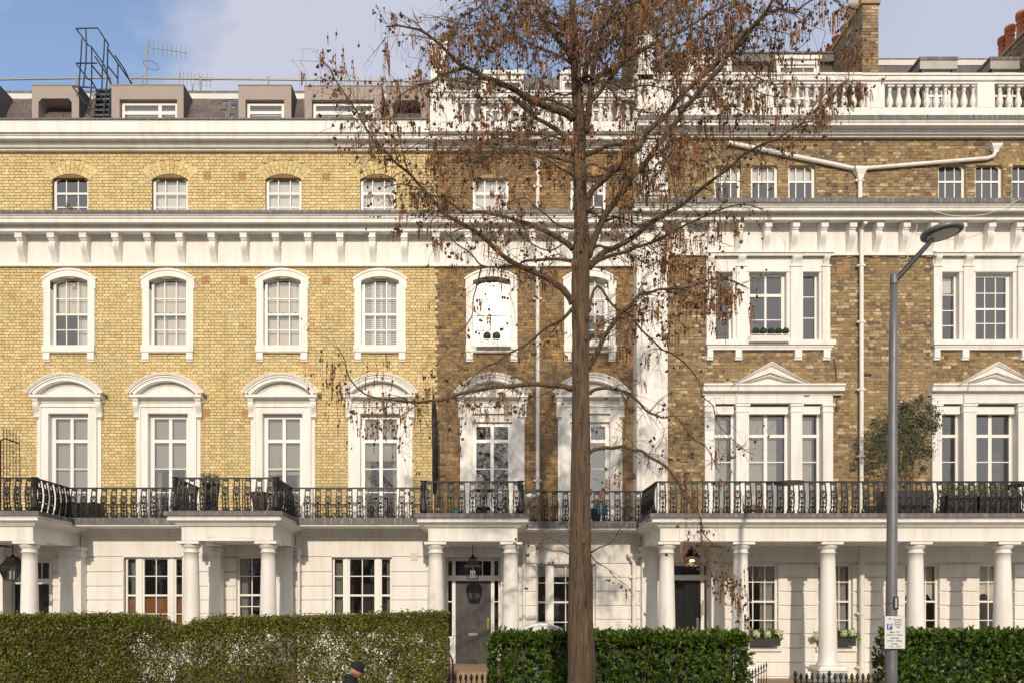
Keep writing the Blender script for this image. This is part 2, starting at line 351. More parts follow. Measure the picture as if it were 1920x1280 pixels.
M['paving'] = mat('paving', (0.36, 0.34, 0.31), 0.9, var=0.12, bump=0.2)
M['soil'] = mat('garden_soil', (0.06, 0.045, 0.03), 0.95, var=0.3, bump=0.5)
M['black'] = mat('black_cloth', (0.010, 0.011, 0.014), 0.85, var=0.3, scale=30)
M['skin'] = mat('skin', (0.52, 0.27, 0.18), 0.5, var=0.1, scale=20)
M['beard'] = mat('ginger_beard', (0.20, 0.085, 0.035), 0.9, var=0.3, scale=60)
M['parasol'] = mat('black_canvas', (0.012, 0.011, 0.012), 0.9, var=0.4, scale=10)
M['farbrick'] = mat('street_brick', (0.24, 0.15, 0.08), 0.9, var=0.2)
def flame_mat():
    m, nt, b = nodes('lit_candle_bulb')
    b.inputs['Base Color'].default_value = (1, 0.7, 0.3, 1); b.inputs['Emission Color'].default_value = (1, 0.62, 0.2, 1); b.inputs['Emission Strength'].default_value = 14
    return m
M['flame'] = flame_mat()
M['candle'] = mat('white_candle_tube', (0.6, 0.56, 0.48), 0.4, var=0.05)
# ------------------------------------------------------------------ generic building pieces
WL = 20.0; WR = 19.85
def xl(px, W=WL): return X(px, W)
def rect_op(xa, xb, za, zb): return lambda z: (xa, xb) if za < z < zb else None
def arch_op(cx, w, za, zs, rise, t=0.0, slope=0.0, ztop=None):
    Rr = (w*w + rise*rise) / (2*rise); zc = zs + rise - Rr
    def f(z):
        if z <= za: return None
        if z < zs: return (cx - w, cx + w)
        q = (Rr + t)**2 - (z - zc)**2
        if q <= 0 or z < zc: return None
        h = math.sqrt(q)
        if t > 0: h = min(h, w + (z - zs) * slope + 0.01)
        return (cx - h, cx + h)
    return f
def clip(a, b, ex):
    segs = [(a, b)]
    for e in ex:
        ns = []
        for s in segs:
            if e[1] <= s[0] or e[0] >= s[1]: ns.append(s); continue
            if e[0] > s[0]: ns.append((s[0], e[0]))
            if e[1] < s[1]: ns.append((e[1], s[1]))
        segs = ns
    return segs
def unit_brick(name, w, h, d, m):
    mb = MB(); mb.box(-w/2, w/2, -d, 0.02, -h/2, h/2, back=False)
    me = bpy.data.meshes.new(name); me.from_pydata(mb.v, [], mb.f); me.materials.append(m); me.update(); return me
def tooth(k): return (((k*7919) % 7) - 3) * 0.012 + (0.0 if k % 2 else 0.05)
def brickwork(par, x0, x1, zones, Y, ops, m, course, S, H, gap=0.0125, nparts=300, proud=0.012, rough=0.002, depthvar=0.003, tooth0=False, tooth1=False):
    cand = []; mb = MB(); per = S + H; r = random.Random(int(abs(x0)*100))
    for za, zb in zones:
        k0 = math.floor(za / course); k1 = math.ceil(zb / course)
        for k in range(k0, k1):
            zlo, zhi = max(za, k*course), min(zb, (k+1)*course)
            if zhi - zlo < 0.03: continue
            zm = (zlo + zhi) / 2
            ex = [e for e in (f(zm) for f in ops) if e]
            off = (k % 2) * per/2 + r.uniform(-0.012, 0.012)
            e0 = tooth(k) if tooth0 else 0; e1 = tooth(k) if tooth1 else 0
            i0 = math.floor((x0 - off) / per) - 1; i1 = math.ceil((x1 - off) / per) + 1
            for i in range(i0, i1):
                for a, b in ((i*per + off, i*per + off + S), (i*per + off + S, (i+1)*per + off)):
                    a2, b2 = max(a, x0+e0), min(b, x1+e1)
                    if b2 - a2 < 0.02: continue
                    sg = clip(a2, b2, ex)
                    for s0, s1 in sg:
                        if s1 - s0 < 0.028: continue
                        full = (s1 - s0 > S - 1e-6) and (zhi - zlo > course - 1e-6)
                        g = gap/2; d = proud + r.uniform(-depthvar, depthvar)
                        if full: cand.append((abs((s0+s1)/2)*0.35 + abs(zm - 7), s0, s1, zlo, zhi, d))
                        else:
                            j = [r.uniform(-rough, rough) for _ in range(4)]
                            mb.box(s0+g+j[0], s1-g+j[1], Y-d, Y+0.02, zlo+g+j[2], zhi-g+j[3], back=False)
    cand.sort()
    me = unit_brick('brick', S - gap, course - gap, proud, m)
    for q in cand[:nparts]:
        _, s0, s1, zlo, zhi, d = q
        link('brick', me, par, loc=((s0+s1)/2 - par.location.x, Y - (d - proud) - par.location.y, (zlo+zhi)/2 - par.location.z),
             rot=(r.uniform(-.01,.01), r.uniform(-.004,.004), r.uniform(-.008,.008)))
    for q in cand[nparts:]:
        _, s0, s1, zlo, zhi, d = q; g = gap/2; j = [r.uniform(-rough, rough) for _ in range(4)]
        mb.box(s0+g+j[0], s1-g+j[1], Y-d, Y+0.02, zlo+g+j[2], zhi-g+j[3], back=False)
    o = build(mb, 'brickwork', m, par, kind='stuff')
    return o
def build(mb, name, mats, par, **kw):
    """build in world coordinates under a parent that has only a location"""
    if par is not None:
        off = world_loc(par); mb.v = [(a-off[0], b-off[1], c-off[2]) for a, b, c in mb.v]
    return mb.build(name, mats, par, **kw)
def world_loc(o):
    x = y = z = 0
    while o is not None: x += o.location.x; y += o.location.y; z += o.location.z; o = o.parent
    return (x, y, z)
def holed(mb, x0, x1, z0, z1, y0, y1, holes):
    xs = sorted({x0, x1, *[min(max(h[i], x0), x1) for h in holes for i in (0, 1)]})
    zs = sorted({z0, z1, *[min(max(h[i], z0), z1) for h in holes for i in (2, 3)]})
    for za, zb in zip(zs[:-1], zs[1:]):
        if zb - za < 1e-5: continue
        run = None
        for xa, xb in zip(xs[:-1], xs[1:]):
            if xb - xa < 1e-5: continue
            mx, mz = (xa+xb)/2, (za+zb)/2
            inh = any(h[0] < mx < h[1] and h[2] < mz < h[3] for h in holes)
            if inh:
                if run: mb.box(run, xa, y0, y1, za, zb); run = None
            else:
                if run is None: run = xa
        if run is not None: mb.box(run, x1, y0, y1, za, zb)

def prof(pts, W): return [(W - p, Z(py, W - p)) for p, py in pts]
def cornice(par, name, pxa, pxb, pts, W, m, capback=0.03, **kw):
    mb = MB(); P = prof(pts, W); P = P + [(W + capback, P[-1][1]), (W + capback, P[0][1])]
    mb.prism(P, X(pxa, W), X(pxb, W)); return build(mb, name, m, par, **kw)

def arc_z(cx, w, zs, rise):
    if rise <= 0: return lambda x: zs
    Rr = (w*w + rise*rise) / (2*rise); zc = zs + rise - Rr
    return lambda x: zc + math.sqrt(max(0, Rr*Rr - (x-cx)**2))
def grid_window(par, xa, xb, z0, z1, Y, xs=(), zs=(), fw=0.055, rise=0.0, depth=0.055, glass=None, bar=0.024, name='window', label=None, tilt=(0,0), lower_in=None, fmat=None):
    """xs / zs: positions, or (position, width), of bars; z1 is the springing when arched"""
    glass = glass or M['glass']; cx = (xa+xb)/2; hw = (xb-xa)/2
    az = arc_z(cx, hw - fw, z1 - (0 if rise else fw), rise*((hw-fw)/hw)**2 if rise else 0)
    mb = MB()
    mb.box(xa, xa+fw, Y-depth/2, Y+depth/2, z0, z1); mb.box(xb-fw, xb, Y-depth/2, Y+depth/2, z0, z1)
    mb.box(xa+fw, xb-fw, Y-depth/2, Y+depth/2, z0, z0+fw)
    if rise: mb.archband(cx, z1, hw-fw, rise*((hw-fw)/hw)**2, fw*1.3, Y-depth/2, Y+depth/2, 12)
    else: mb.box(xa+fw, xb-fw, Y-depth/2, Y+depth/2, z1-fw, z1)
    X_ = [(q, bar) if not hasattr(q, '__len__') else q for q in xs]; Z_ = [(q, bar) if not hasattr(q, '__len__') else q for q in zs]
    xe = [xa+fw]; ze = [z0+fw]
    for q, w in sorted(X_):
        d = depth*0.42 if w < 0.035 else depth*0.62
        mb.box(q-w/2, q+w/2, Y-d/2, Y+d/2, z0+fw, az(q)+0.01); xe += [q-w/2, q+w/2]
    for q, w in sorted(Z_):
        d = depth*0.44 if w < 0.035 else depth*0.8
        mb.box(xa+fw, xb-fw, Y-d/2-0.002, Y+d/2, q-w/2, q+w/2); ze += [q-w/2, q+w/2]
    xe.append(xb-fw); ze.append(None)
    win = build(mb, name, fmat or M['paint2'], par, label=label)
    for i in range(0, len(xe), 2):
        for j in range(0, len(ze), 2):
            a, b, c, d = xe[i], xe[i+1], ze[j], ze[j+1]
            ty = random.uniform(-0.0012, 0.0012); tz = random.uniform(-0.0012, 0.0012)
            def yy(x, z): return Y + tilt[0]*(x-cx) + tilt[1]*(z-z0) + ty*(x-a)/max(b-a,.01) + tz*(z-c)
            p = MB()
            if d is None:
                pts = [(a, c), (b, c)] + [(b + (a-b)*t/5, az(b + (a-b)*t/5)) for t in range(6)] if rise else [(a,c),(b,c),(b,az(b)),(a,az(a))]
            else: pts = [(a,c),(b,c),(b,d),(a,d)]
            p.poly([(x, yy(x, z), z) for x, z in pts]); build(p, 'pane', glass, win)
    return win
def curtain(win, xa, xb, z0, z1, Y, m, folds=9, amp=0.018, name='curtain', scallop=0):
    n = folds*6; V = []; Fc = []; ph = random.uniform(0, 6)
    for i in range(n+1):
        t = i/n; x = xa + (xb-xa)*t; y = Y + amp*math.sin(ph + t*folds*2*math.pi) + amp*.5*math.sin(2.3*t*folds*2*math.pi)
        V += [(x, y, z0 + scallop*abs(math.sin(t*math.pi*folds/2))), (x, y*0.35+Y*0.65, z1)]
    mb = MB(); mb.v = V
    for i in range(n): mb.face((2*i, 2*i+2, 2*i+3, 2*i+1))
    return build(mb, name, m, win, smooth=True)
def flat(win, xa, xb, z0, z1, Y, m, name='blind'):
    mb = MB(); mb.box(xa, xb, Y, Y+0.01, z0, z1); return build(mb, name, m, win)

def scroll_prof(p, z1, z0):
    """console side profile (depth from wall, z)"""
    h = z1 - z0; pts = []
    for t, q in ((0,.0),(0,1.0),(.06,1.0),(.10,.86),(.16,.93),(.25,.97),(.34,.92),(.43,.80),(.52,.64),(.62,.47),(.74,.33),(.86,.22),(.95,.20),(1.0,.12),(1.0,0)):
        pts.append((p*q, z1 - h*t))
    return pts
def corbel_mesh(w, p, h):
    mb = MB()
    mb.box(-w*.62, w*.62, -p*1.0, 0, -h*.05, 0); mb.box(-w*.54, w*.54, -p*.95, 0, -h*.19, -h*.05)
    P = [(-a, b) for a, b in scroll_prof(p*.86, -h*.19, -h)]
    for k in range(4):   # reeded front: four ribs with grooves between
        a = -w/2 + w*k/4; q = 0.94 if k in (0, 3) else 1.0
        mb.prism([(y*q, z) for y, z in P], a + w*.015, a + w/4 - w*.015)
    mb.prism([(y*.93, z) for y, z in P], -w*.47, w*.47)
    for s in (-1, 1): mb.tube([(s*w*.47, -p*.58, -h*.36), (s*w*.53, -p*.58, -h*.36)], p*.17, 12)
    me = bpy.data.meshes.new('corbel'); me.from_pydata(mb.v, [], mb.f); me.materials.append(M['paint']); me.update(); return me
CORB = corbel_mesh(0.165, 0.29, 0.80)

def airbrick(par, px, py, W, w=13, h=12.5, m=None):
    mb = MB(); cx, cz = X(px, W), Z(py, W); a, b = w/72/2, h/72/2; y0 = W-0.02
    mb.box(cx-a, cx+a, W-0.006, W+0.02, cz-b, cz+b)
    n = 5
    for i in range(n+1):
        q = -a + 2*a*i/n; mb.box(cx+q-.008, cx+q+.008, y0, W, cz-b, cz+b)
        q = -b + 2*b*i/n; mb.box(cx-a-.008, cx+a+.008, y0+.002, W, cz+q-.007, cz+q+.007)
    return build(mb, 'air_brick', m or M['terrav'], par)

# ---- second-floor window with eared arched surround (cx in px)
def arch_window(par, pc, inner, W=WL, glass=None, tilt=(0,0), label=None):
    cx = X(pc, W); w = 0.486; y0 = W - 0.055; y1 = W + 0.17
    zb = Z(649.3, W); zsi = Z(527.6, W); ri = 0.107; zso = Z(524, W); ro = 0.25; WO = 0.69
    zin = arc_z(cx, w, zsi, ri); zout = arc_z(cx, WO, zso, ro); zear = Z(542.5, W)
    mb = MB(); xs = np.linspace(-WO, WO, 33).tolist() + [-w, w, -w-1e-4, w+1e-4]; xs = sorted(xs)
    for a, b in zip(xs[:-1], xs[1:]):
        if b - a < 2e-4: continue
        lo = lambda q: zin(cx+q) if abs(q) <= w+1e-6 else zear
        la, lb = (lo(a), lo(b)) if max(abs(a), abs(b)) <= w+1e-5 else (zear, zear)
        ta, tb = zout(cx+a), zout(cx+b)
        A, B = cx+a, cx+b
        mb.poly([(A,y0,la),(B,y0,lb),(B,y0,tb),(A,y0,ta)]); mb.poly([(A,y0,ta),(B,y0,tb),(B,y1,tb),(A,y1,ta)]); mb.poly([(A,y0,la),(A,y1,la),(B,y1,lb),(B,y0,lb)])
    for s in (-1, 1):
        xo = cx + s*WO; mb.poly([(xo,y0,zear),(xo,y1,zear),(xo,y1,zout(xo)),(xo,y0,zout(xo))])
        a, b = sorted((cx + s*w, cx + s*0.665)); mb.box(a, b, y0+0.004, y1, zb, zear + .002)
    n = len(mb.v)
    mb.archband(cx, zso - .035, WO, ro, 0.05, y0-0.02, y1-.03, 20)
    build(mb, 'window_surround', M['paint'], par)
    s = MB(); s.box(cx-.68, cx+.68, W-0.11, y1+.03, Z(661.2, W), zb + .0); s.box(cx-.66, cx+.66, W-0.09, W, Z(662.6, W), Z(661.2, W))
    sill = build(s, 'window_sill', M['paint'], par)
    for q in (-1, 1):
        b = MB(); x0 = cx + q*0.575; b.box(x0-.085, x0+.085, W-0.085, W, Z(675, W), Z(662.6, W)); b.box(x0-.09, x0+.09, W-0.05, W, Z(678.3, W), Z(675, W))
        build(b, 'sill_bracket', M['paint'], par)
    YG = W + 0.13; k = (W + 0.13)
    zz = lambda py: Z(py, k)
    win = grid_window(par, cx-w, cx+w, zb-.01, zsi, YG, xs=[cx-.15, cx+.155], zs=[zz(560.6), (zz(590.5), .05), zz(619)], fw=.07, rise=ri, glass=glass, tilt=tilt, label=label)
    inner(win, cx-w+.05, cx+w-.05, zb, zsi+ri, YG+.14)
    return (rect_op(cx-.55, cx+.55, Z(655, W), Z(522, W))), (cx-w-.02, cx+w+.02, zb-.05, zsi+ri-.01)

# ---- first-floor french window with segmental pediment
def french_window(par, pc, inner, zf, W=WL, glass=None, blindbox=False, label=None):
    cx = X(pc, W); w = 0.52; zt = Z(775.8, W)
    mb = MB()
    for s in (-1, 1):
        def bx(a, b, p, z0, z1):
            a, b = sorted((cx+s*a, cx+s*b)); mb.box(a, b, W-p, W+.16, z0, z1)
        bx(w, .70, .085, zf, Z(764, W)); bx(.70, .745, .11, zf, Z(764, W)-.002); bx(.745, .835, .045, zf, Z(749, W))
        bx(w-.004, .57, .065, zf, zt-.003)
    mb.box(cx-w, cx+w, W-.085, W+.16, zt, Z(764, W)); mb.box(cx-.745, cx+.745, W-.112, W, Z(764, W)-.003, Z(760.8, W)); mb.box(cx-.745, cx+.745, W-.05, W, Z(760.8, W), Z(748, W))
    build(mb, 'window_surround', M['paint'], par)
    # consoles
    for s in (-1, 1):
        c = MB(); x0 = cx + s*.805; zt2 = Z(746.5, W-.1); zb2 = Z(785, W-.06)
        c.box(x0-.085, x0+.085, W-.21, W-.04, zt2-.05, zt2)
        P = [(W-.04-a, b) for a, b in scroll_prof(.15, zt2-.05, zb2)]; c.prism(P, x0-.065, x0+.065)
        P = [(W-.04-a*.8, b) for a, b in scroll_prof(.15, zt2-.05, zb2)]; c.prism(P, x0-.075, x0+.075)
        c.tube([(x0-.08, W-.085, zb2+.06),(x0+.08, W-.085, zb2+.06)], .035, 10)
        build(c, 'console', M['paint'], par)
    # pediment
    p = MB(); Yf = W-.26; zc0, zc1 = Z(743.4, Yf), Z(738.6, Yf)
    p.prism([(W-.24, zc0),(W-.26, zc0),(W-.26, zc1),(W+.02, zc1),(W+.02, zc0-.10),(W-.07, zc0-.10),(W-.10, zc0-.045),(W-.14, zc0-.035)], cx-.925, cx+.925)
    w2 = .80; rise = .36; base = zc1
    p.archband(cx, base, w2, rise, .085, W-.235, W+.01, 26)
    Rr = (w2*w2+rise*rise)/(2*rise); zc = base+rise-Rr; a0 = math.asin(w2/Rr)
    def ring(r0, r1, pf, pb, extra=0.0):
        n = len(p.v); N = 28; aa = a0 + extra
        for i in range(N+1):
            a = -aa + 2*aa*i/N
            for rr, yy in ((r0, W-pf), (r1, W-pf), (r0, W-pb), (r1, W-pb)): p.v.append((cx+rr*math.sin(a), yy, max(zc+rr*math.cos(a), base-.0)))
        for i in range(N):
            b = n+4*i
            for f in ((0,4,5,1),(1,5,7,3),(0,2,6,4),(2,3,7,6)): p.face(tuple(b+k for k in f))
        for b in (n, n+4*N): p.face((b,b+1,b+3,b+2))
    ring(Rr+.085, Rr+.135, .262, -.01, .05); ring(Rr+.135, Rr+.165, .29, -.01, .07); ring(Rr+.165, Rr+.19, .31, -.01, .075)
    N = 20; pts = [(cx - w2 + 2*w2*i/N) for i in range(N+1)]; az = arc_z(cx, w2, base, rise)
    for a, b in zip(pts[:-1], pts[1:]): p.poly([(a, W-.05, base-.01),(b, W-.05, base-.01),(b, W-.05, az(b)+.01),(a, W-.05, az(a)+.01)])
    p.archband(cx, base, w2*.84, rise*.80, .02, W-.075, W, 20)
    build(p, 'pediment', M['paint'], par)
    YG = W+.12; zz = lambda py: Z(py, YG); top = zt
    xs = [(cx, .085)]; zs = [(zz(827), .085), zz(878.7), zz(922.5)]
    if blindbox:
        b = MB(); b.box(cx-w, cx+w, W+.0, W+.1, zt-.20, zt); build(b, 'blind_box', M['paint'], par); top = zt-.20
    win = grid_window(par, cx-w+.0, cx+w-.0, zf-.0, top, YG, xs=xs, zs=zs, fw=.105, glass=glass, name='french_window', label=label)
    inner(win, cx-w+.08, cx+w-.08, zf, top, YG+.14)
    return rect_op(cx-.72, cx+.72, 0, Z(752, W)), (cx-w-.03, cx+w+.03, zf-.5, zt+.02)

# ---- top floor window under a brick arch
def brick_arch_window(par, pxa, pxb, pycrown, pyspring, pybot, pyouter, inner, W, m, mmort, cols=3, glass=None, zs_extra=(389.7,), zmeet=364.5, slope=.16, hide=True):
    xa, xb = X(pxa, W), X(pxb, W); cx = (xa+xb)/2; w = (xb-xa)/2
    zs = Z(pyspring, W); rise = (pyspring-pycrown)*W/F; zb = Z(pybot, W); t = (pycrown-pyouter)*W/F
    Rr = (w*w+rise*rise)/(2*rise); zc = zs+rise-Rr; a0 = math.asin(w/Rr)
    # voussoirs: splayed, alternate stretcher/header lengths
    n = max(7, int(round(2*w/.078))); mort = MB()
    mort.archband(cx, zs, w, rise, t, W-.002, W+.02, 16)
    # splayed backing
    build(mort, 'arch_mortar', mmort, par)
    ka = a0*1.16
    arch = None
    for i in range(n):
        b0, b1 = -a0*1.06+2*a0*1.06*i/n, -a0*1.06+2*a0*1.06*(i+1)/n
        cut = t*(.64 if i % 2 else .36)
        for (r0, r1) in ((0, cut-.006), (cut+.006, t)):
            v = MB(); g = .0055
            def P(rr, a, y, s):
                # splay: angle widens with height
                aa = a*(1 + .10*rr/t); q = Rr+rr
                return (cx+q*math.sin(aa)+s*g, y, zc+q*math.cos(aa))
            y0 = W-.014+random.uniform(-.003,.003)
            A = [P(r0,b0,y0,1),P(r0,b1,y0,-1),P(r1,b1,y0,-1),P(r1,b0,y0,1)]; B = [(a,W+.02,c) for a,_,c in A]
            v.poly(A)
            for k in range(4): v.poly([A[k], B[k], B[(k+1)%4], A[(k+1)%4]])
            build(v, 'brick', m, par)
    rv = MB()   # reveals and soffit of the recess
    rv.archband(cx, zs, w, rise, .02, W+.0, W+.16, 12); rv.box(xa-.02, xa, W, W+.16, zb, zs); rv.box(xb, xb+.02, W, W+.16, zb, zs)
    build(rv, 'window_reveal', m if False else mmort, par)
    YG = W+.11
    zz = lambda py: Z(py, YG)
    xs = [cx - w + 2*w*k/cols for k in range(1, cols)]
    win = grid_window(par, xa, xb, zb-.05, zs, YG, xs=xs, zs=[(zz(zmeet), .05)]+[zz(q) for q in zs_extra], fw=.065, rise=rise, glass=glass)
    inner(win, xa+.04, xb-.04, zb, zs+rise, YG+.14)
    return [arch_op(cx, w, zb-.1, zs, rise), arch_op(cx, w, zs-.04, zs, rise, t, .10*2)], (xa-.02, xb+.02, zb-.1, zs+rise*.3)

# ---- interiors
def in_dark(win, xa, xb, z0, z1, Y): pass
def in_blind(win, xa, xb, z0, z1, Y): flat(win, xa, xb, z0, z1, Y-.05, M['blind'])
def in_halfblind(win, xa, xb, z0, z1, Y): flat(win, xa, xb, z0+(z1-z0)*.5, z1, Y-.05, M['blind'])
def in_net(win, xa, xb, z0, z1, Y):
    h = z1-z0
    curtain(win, xa, xb, z0+h*.52, z1-.02, Y-.03, M['curtain'], 11, .02, scallop=.03)
    curtain(win, xa, xb, z0+h*.02, z0+h*.47, Y, M['curtain'], 12, .02)
def in_net_open(win, xa, xb, z0, z1, Y):
    h = z1-z0; w = xb-xa
    curtain(win, xa, xb, z0+h*.50, z1-.02, Y-.03, M['curtain'], 9, .025, scallop=.05)
    curtain(win, xa+w*.62, xb, z0, z0+h*.47, Y, M['curtain'], 4, .025)
def in_shutter(win, xa, xb, z0, z1, Y):
    mb = MB(); h = z1-z0
    for k in range(4):
        a = xa+(xb-xa)*k/4; b = a+(xb-xa)/4
        mb.box(a, a+.035, Y-.06, Y-.03, z0, z1); mb.box(b-.035, b, Y-.06, Y-.03, z0, z1)
        z = z0
        while z < z1-.04:
            mb.poly([(a+.035,Y-.06,z),(b-.035,Y-.06,z),(b-.035,Y-.03,z+.038),(a+.035,Y-.03,z+.038)]); z += .05
    build(mb, 'louvre_shutter', M['blind'], win); flat(win, xa, xb, z0, z1, Y, M['blind'], 'blind')
def in_gauze(frac, drapes=True, second=None):
    def f(win, xa, xb, z0, z1, Y):
        h = z1-z0; flat(win, xa, xb, z1-h*frac, z1, Y-.04, M['gauze'])
        if drapes and frac < .9:
            w = xb-xa
            curtain(win, xa, xa+w*.16, z0, z1-h*frac, Y+.02, M['drape'], 3, .02); curtain(win, xb-w*.16, xb, z0, z1-h*frac, Y+.02, M['drape'], 3, .02)
    return f
def in_sheer(win, xa, xb, z0, z1, Y):
    w = xb-xa; flat(win, xa, xa+w*.82, z0, z1, Y-.02, M['gauze'], 'blind')
def in_drapes(m):
    def f(win, xa, xb, z0, z1, Y):
        w = xb-xa; curtain(win, xa, xa+min(.22, w*.25), z0, z1, Y, m, 3, .03); curtain(win, xb-min(.22, w*.25), xb, z0, z1, Y, m, 3, .03)
    return f

# ---- ground-floor stucco with horizontal channels
def stucco(par, pxa, pxb, grooves, ztop, zbot, W, holes, label=None):
    x0, x1 = X(pxa, W), X(pxb, W); bk = MB(); holed(bk, x0, x1, zbot, ztop, W+.045, W+.10, holes); build(bk, 'stucco_backing', M['paint'], par)
    zs = [ztop] + [Z(g, W) for g in grooves]
    z = zs[-1]
    while z - .372 > zbot: z -= .372; zs.append(z)
    zs.append(zbot)
    for i, (a, b) in enumerate(zip(zs[:-1], zs[1:])):
        top, bot = a - (.021 if i else 0), b + (.021 if b > zbot else 0)
        if top-bot < .03: continue
        ex = [(h[0], h[1]) for h in holes if h[2] < (top+bot)/2 < h[3]]
        for s0, s1 in clip(x0, x1, ex):
            if s1-s0 < .03: continue
            # clip by holes partially overlapping vertically
            mb = MB(); hh = [h for h in holes if h[0] < s1 and h[1] > s0 and h[2] < top and h[3] > bot and not (h[2] < (top+bot)/2 < h[3])]
            holed(mb, s0, s1, bot, top, W, W+.046, hh); build(mb, 'stucco_course', M['paint'], par)

# ---- columns
def column(par, pc, W=18.05, zb=1.2, py_top=1013.2, py_ab=1018.2, r0=.206, r1=.158):
    x = X(pc, W); Yf = W-.26; zt = Z(py_top, Yf); za = Z(py_ab, Yf)
    mb = MB(); hw = .255; mb.box(x-hw, x+hw, W-hw, W+hw, za, zt)
    zn = za - .16
    pf = [(r1, zn-.03)]
    P = [(r0*1.22, zb),(r0*1.25, zb+.03),(r0*1.2, zb+.06),(r0*1.05, zb+.07),(r0*1.08, zb+.10),(r0, zb+.12)]
    H = zn-.04-(zb+.12)
    for i in range(1, 13):
        t = i/12; P.append((r0 + (r1-r0)*(t**1.6), zb+.12+H*t))
    P += [(r1+.028, zn-.035),(r1+.03, zn-.015),(r1+.004, zn-.005),(r1+.004, zn+.06),(r1+.02, zn+.07),(r1+.055, zn+.11),(r1+.068, zn+.15),(r1+.06, za)]
    n = len(mb.v); mb.lathe(x, W, P, 32)
    o = build(mb, 'column', M['paint'], par)
    o.data.polygons.foreach_set('use_smooth', [False]*6 + [True]*(len(mb.f)-6)); return o

# ---- ornamental railing
def railing_panel_mesh():
    mb = MB(); H = .74
    def belly(z): t = z/H; return -.055*math.sin(math.pi*min(1, (1-t)*1.0))**1.0 * (1 if t < .75 else (1-t)/.25*1.0)
    def line(pts, r=.0075, sides=4): mb.tube([(x, belly(z), z) for x, z in pts], r*1.7, sides, cap=False)
    for s in (-1, 1):
        line([(s*.072,.53),(s*.078,.45),(s*.070,.38),(s*.08,.30),(s*.072,.25)], .006)
        line([(s*.058, H),(s*.058, .56),(s*.066,.545),(s*.052,.53),(s*.055,.45),(s*.058,.40),(s*.066,.36),(s*.062,.28),(s*.060,.24)], .010)
        line([(s*.060,.24),(s*.074,.215),(s*.060,.19),(s*.058,.14),(s*.080,.08),(s*.078,.04),(s*.045,.012),(s*.02,.005)], .010)
        line([(s*.058,.735),(s*.03,.70),(0,.675)], .009)
        line([(s*.052,.55),(s*.02,.50),(0,.475),(s*-.02,.45),(s*-.045,.415)], .0075)
        line([(s*.04,.36),(s*.012,.32),(0,.295),(s*-.03,.26)], .0075)
        line([(0,.11),(s*.02,.085),(s*.045,.075),(s*.05,.045),(s*.03,.02)], .009)
        line([(0,.06),(s*.022,.05),(s*.022,.02)], .008)
        line([(0,.15),(s*.022,.165),(s*.03,.19)], .008)
        line([(0,.53),(s*.016,.545),(s*.024,.525)], .008); line([(0,.24),(s*.018,.255),(s*.03,.235)], .009)
        line([(s*.0,.715),(s*.02,.71),(s*.035,.72)], .01)
    line([(0,.02),(0,.20)], .010); line([(0,.20),(0,.30)], .006); line([(0,.47),(0,.565)], .006)
    for k in range(2):
        zc = .385 if k == 0 else .385; r = .030 if k == 0 else .016
        line([(r*1.15*math.cos(a), zc+r*.8*math.sin(a)) for a in np.linspace(0, 2*math.pi, 9)], .007)
    for z, r in ((.565,.012),(.50,.009),(.215,.016),(.16,.011),(.105,.014)): mb.ball((0, belly(z), z), r, seg=6, rings=4, sq=(1,.5,1))
    me = bpy.data.meshes.new('railing_panel'); me.from_pydata(mb.v, [], mb.f); me.materials.append(M['iron']); me.update(); return me
RPAN = railing_panel_mesh()
def railing(par, path, zb, spacing=.255, posts=(), label=None):
    """path: plan points; panels face outward"""
    mb = MB(); H = .77
    for (x0, y0), (x1, y1) in zip(path[:-1], path[1:]):
        d = Vector((x1-x0, y1-y0)); L = d.length
        ends = []
        for zc, hh, ww in ((zb+H, .017, .024), (zb+.016, .016, .014)):
            n = Vector((d.y, -d.x))/L
            a = n*ww
            vs_ = [(x0-a.x, y0-a.y, zc-hh),(x1-a.x, y1-a.y, zc-hh),(x1+a.x, y1+a.y, zc-hh),(x0+a.x, y0+a.y, zc-hh)]
            vt_ = [(p[0], p[1], zc+hh) for p in vs_]; k = len(mb.v); mb.v += vs_+vt_
            for f in ((0,1,2,3),(4,7,6,5),(0,4,5,1),(1,5,6,2),(2,6,7,3),(3,7,4,0)): mb.face(tuple(k+i for i in f))
    for (x, y, kind) in posts:
        if kind == 'fat':   # bellied corner standard
            pf = [(.035,0),(.055,.05),(.085,.10),(.088,.16),(.06,.26),(.045,.40),(.055,.55),(.075,.66),(.08,.70),(.05,.72),(.05,.77),(.09,.775),(.09,.79)]
            mb.lathe(x, y, [(r, zb+z) for r, z in pf], 10)
        else: mb.tube([(x, y, zb-.02),(x, y, zb+H)], .013, 6)
    o = build(mb, 'balcony_railing', M['iron'], par, label=label)
    ow = world_loc(o)
    for (x0, y0), (x1, y1) in zip(path[:-1], path[1:]):
        d = Vector((x1-x0, y1-y0)); L = d.length; n = max(1, int(round(L/spacing))); ang = math.atan2(d.y, d.x)
        if L < .3: continue
        for i in range(n):
            t = (i+.5)/n
            link('railing_panel', RPAN, o, loc=(x0+d.x*t-ow[0], y0+d.y*t-ow[1], zb+.02-ow[2]), rot=(0,0,ang))
            if i % 4 == 2: pass
    return o

# ---- balusters
def baluster_mesh():
    mb = MB(); H = .62
    P = [(.055,0.045),(.06,.06),(.045,.075),(.04,.09),(.075,.15),(.088,.20),(.08,.27),(.055,.36),(.038,.44),(.036,.49),(.05,.50),(.05,.52),(.04,.53),(.06,.575)]
    mb.lathe(0, 0, P, 14); n = len(mb.f); mb.box(-.08,.08,-.08,.08,0,.045); mb.box(-.085,.085,-.085,.085,.575,.62)
    me = bpy.data.meshes.new('baluster'); me.from_pydata(mb.v, [], mb.f); me.materials.append(M['paint'])
    me.polygons.foreach_set('use_smooth', [i < n-2 for i in range(len(mb.f))]); me.update(); return me
BAL = baluster_mesh()

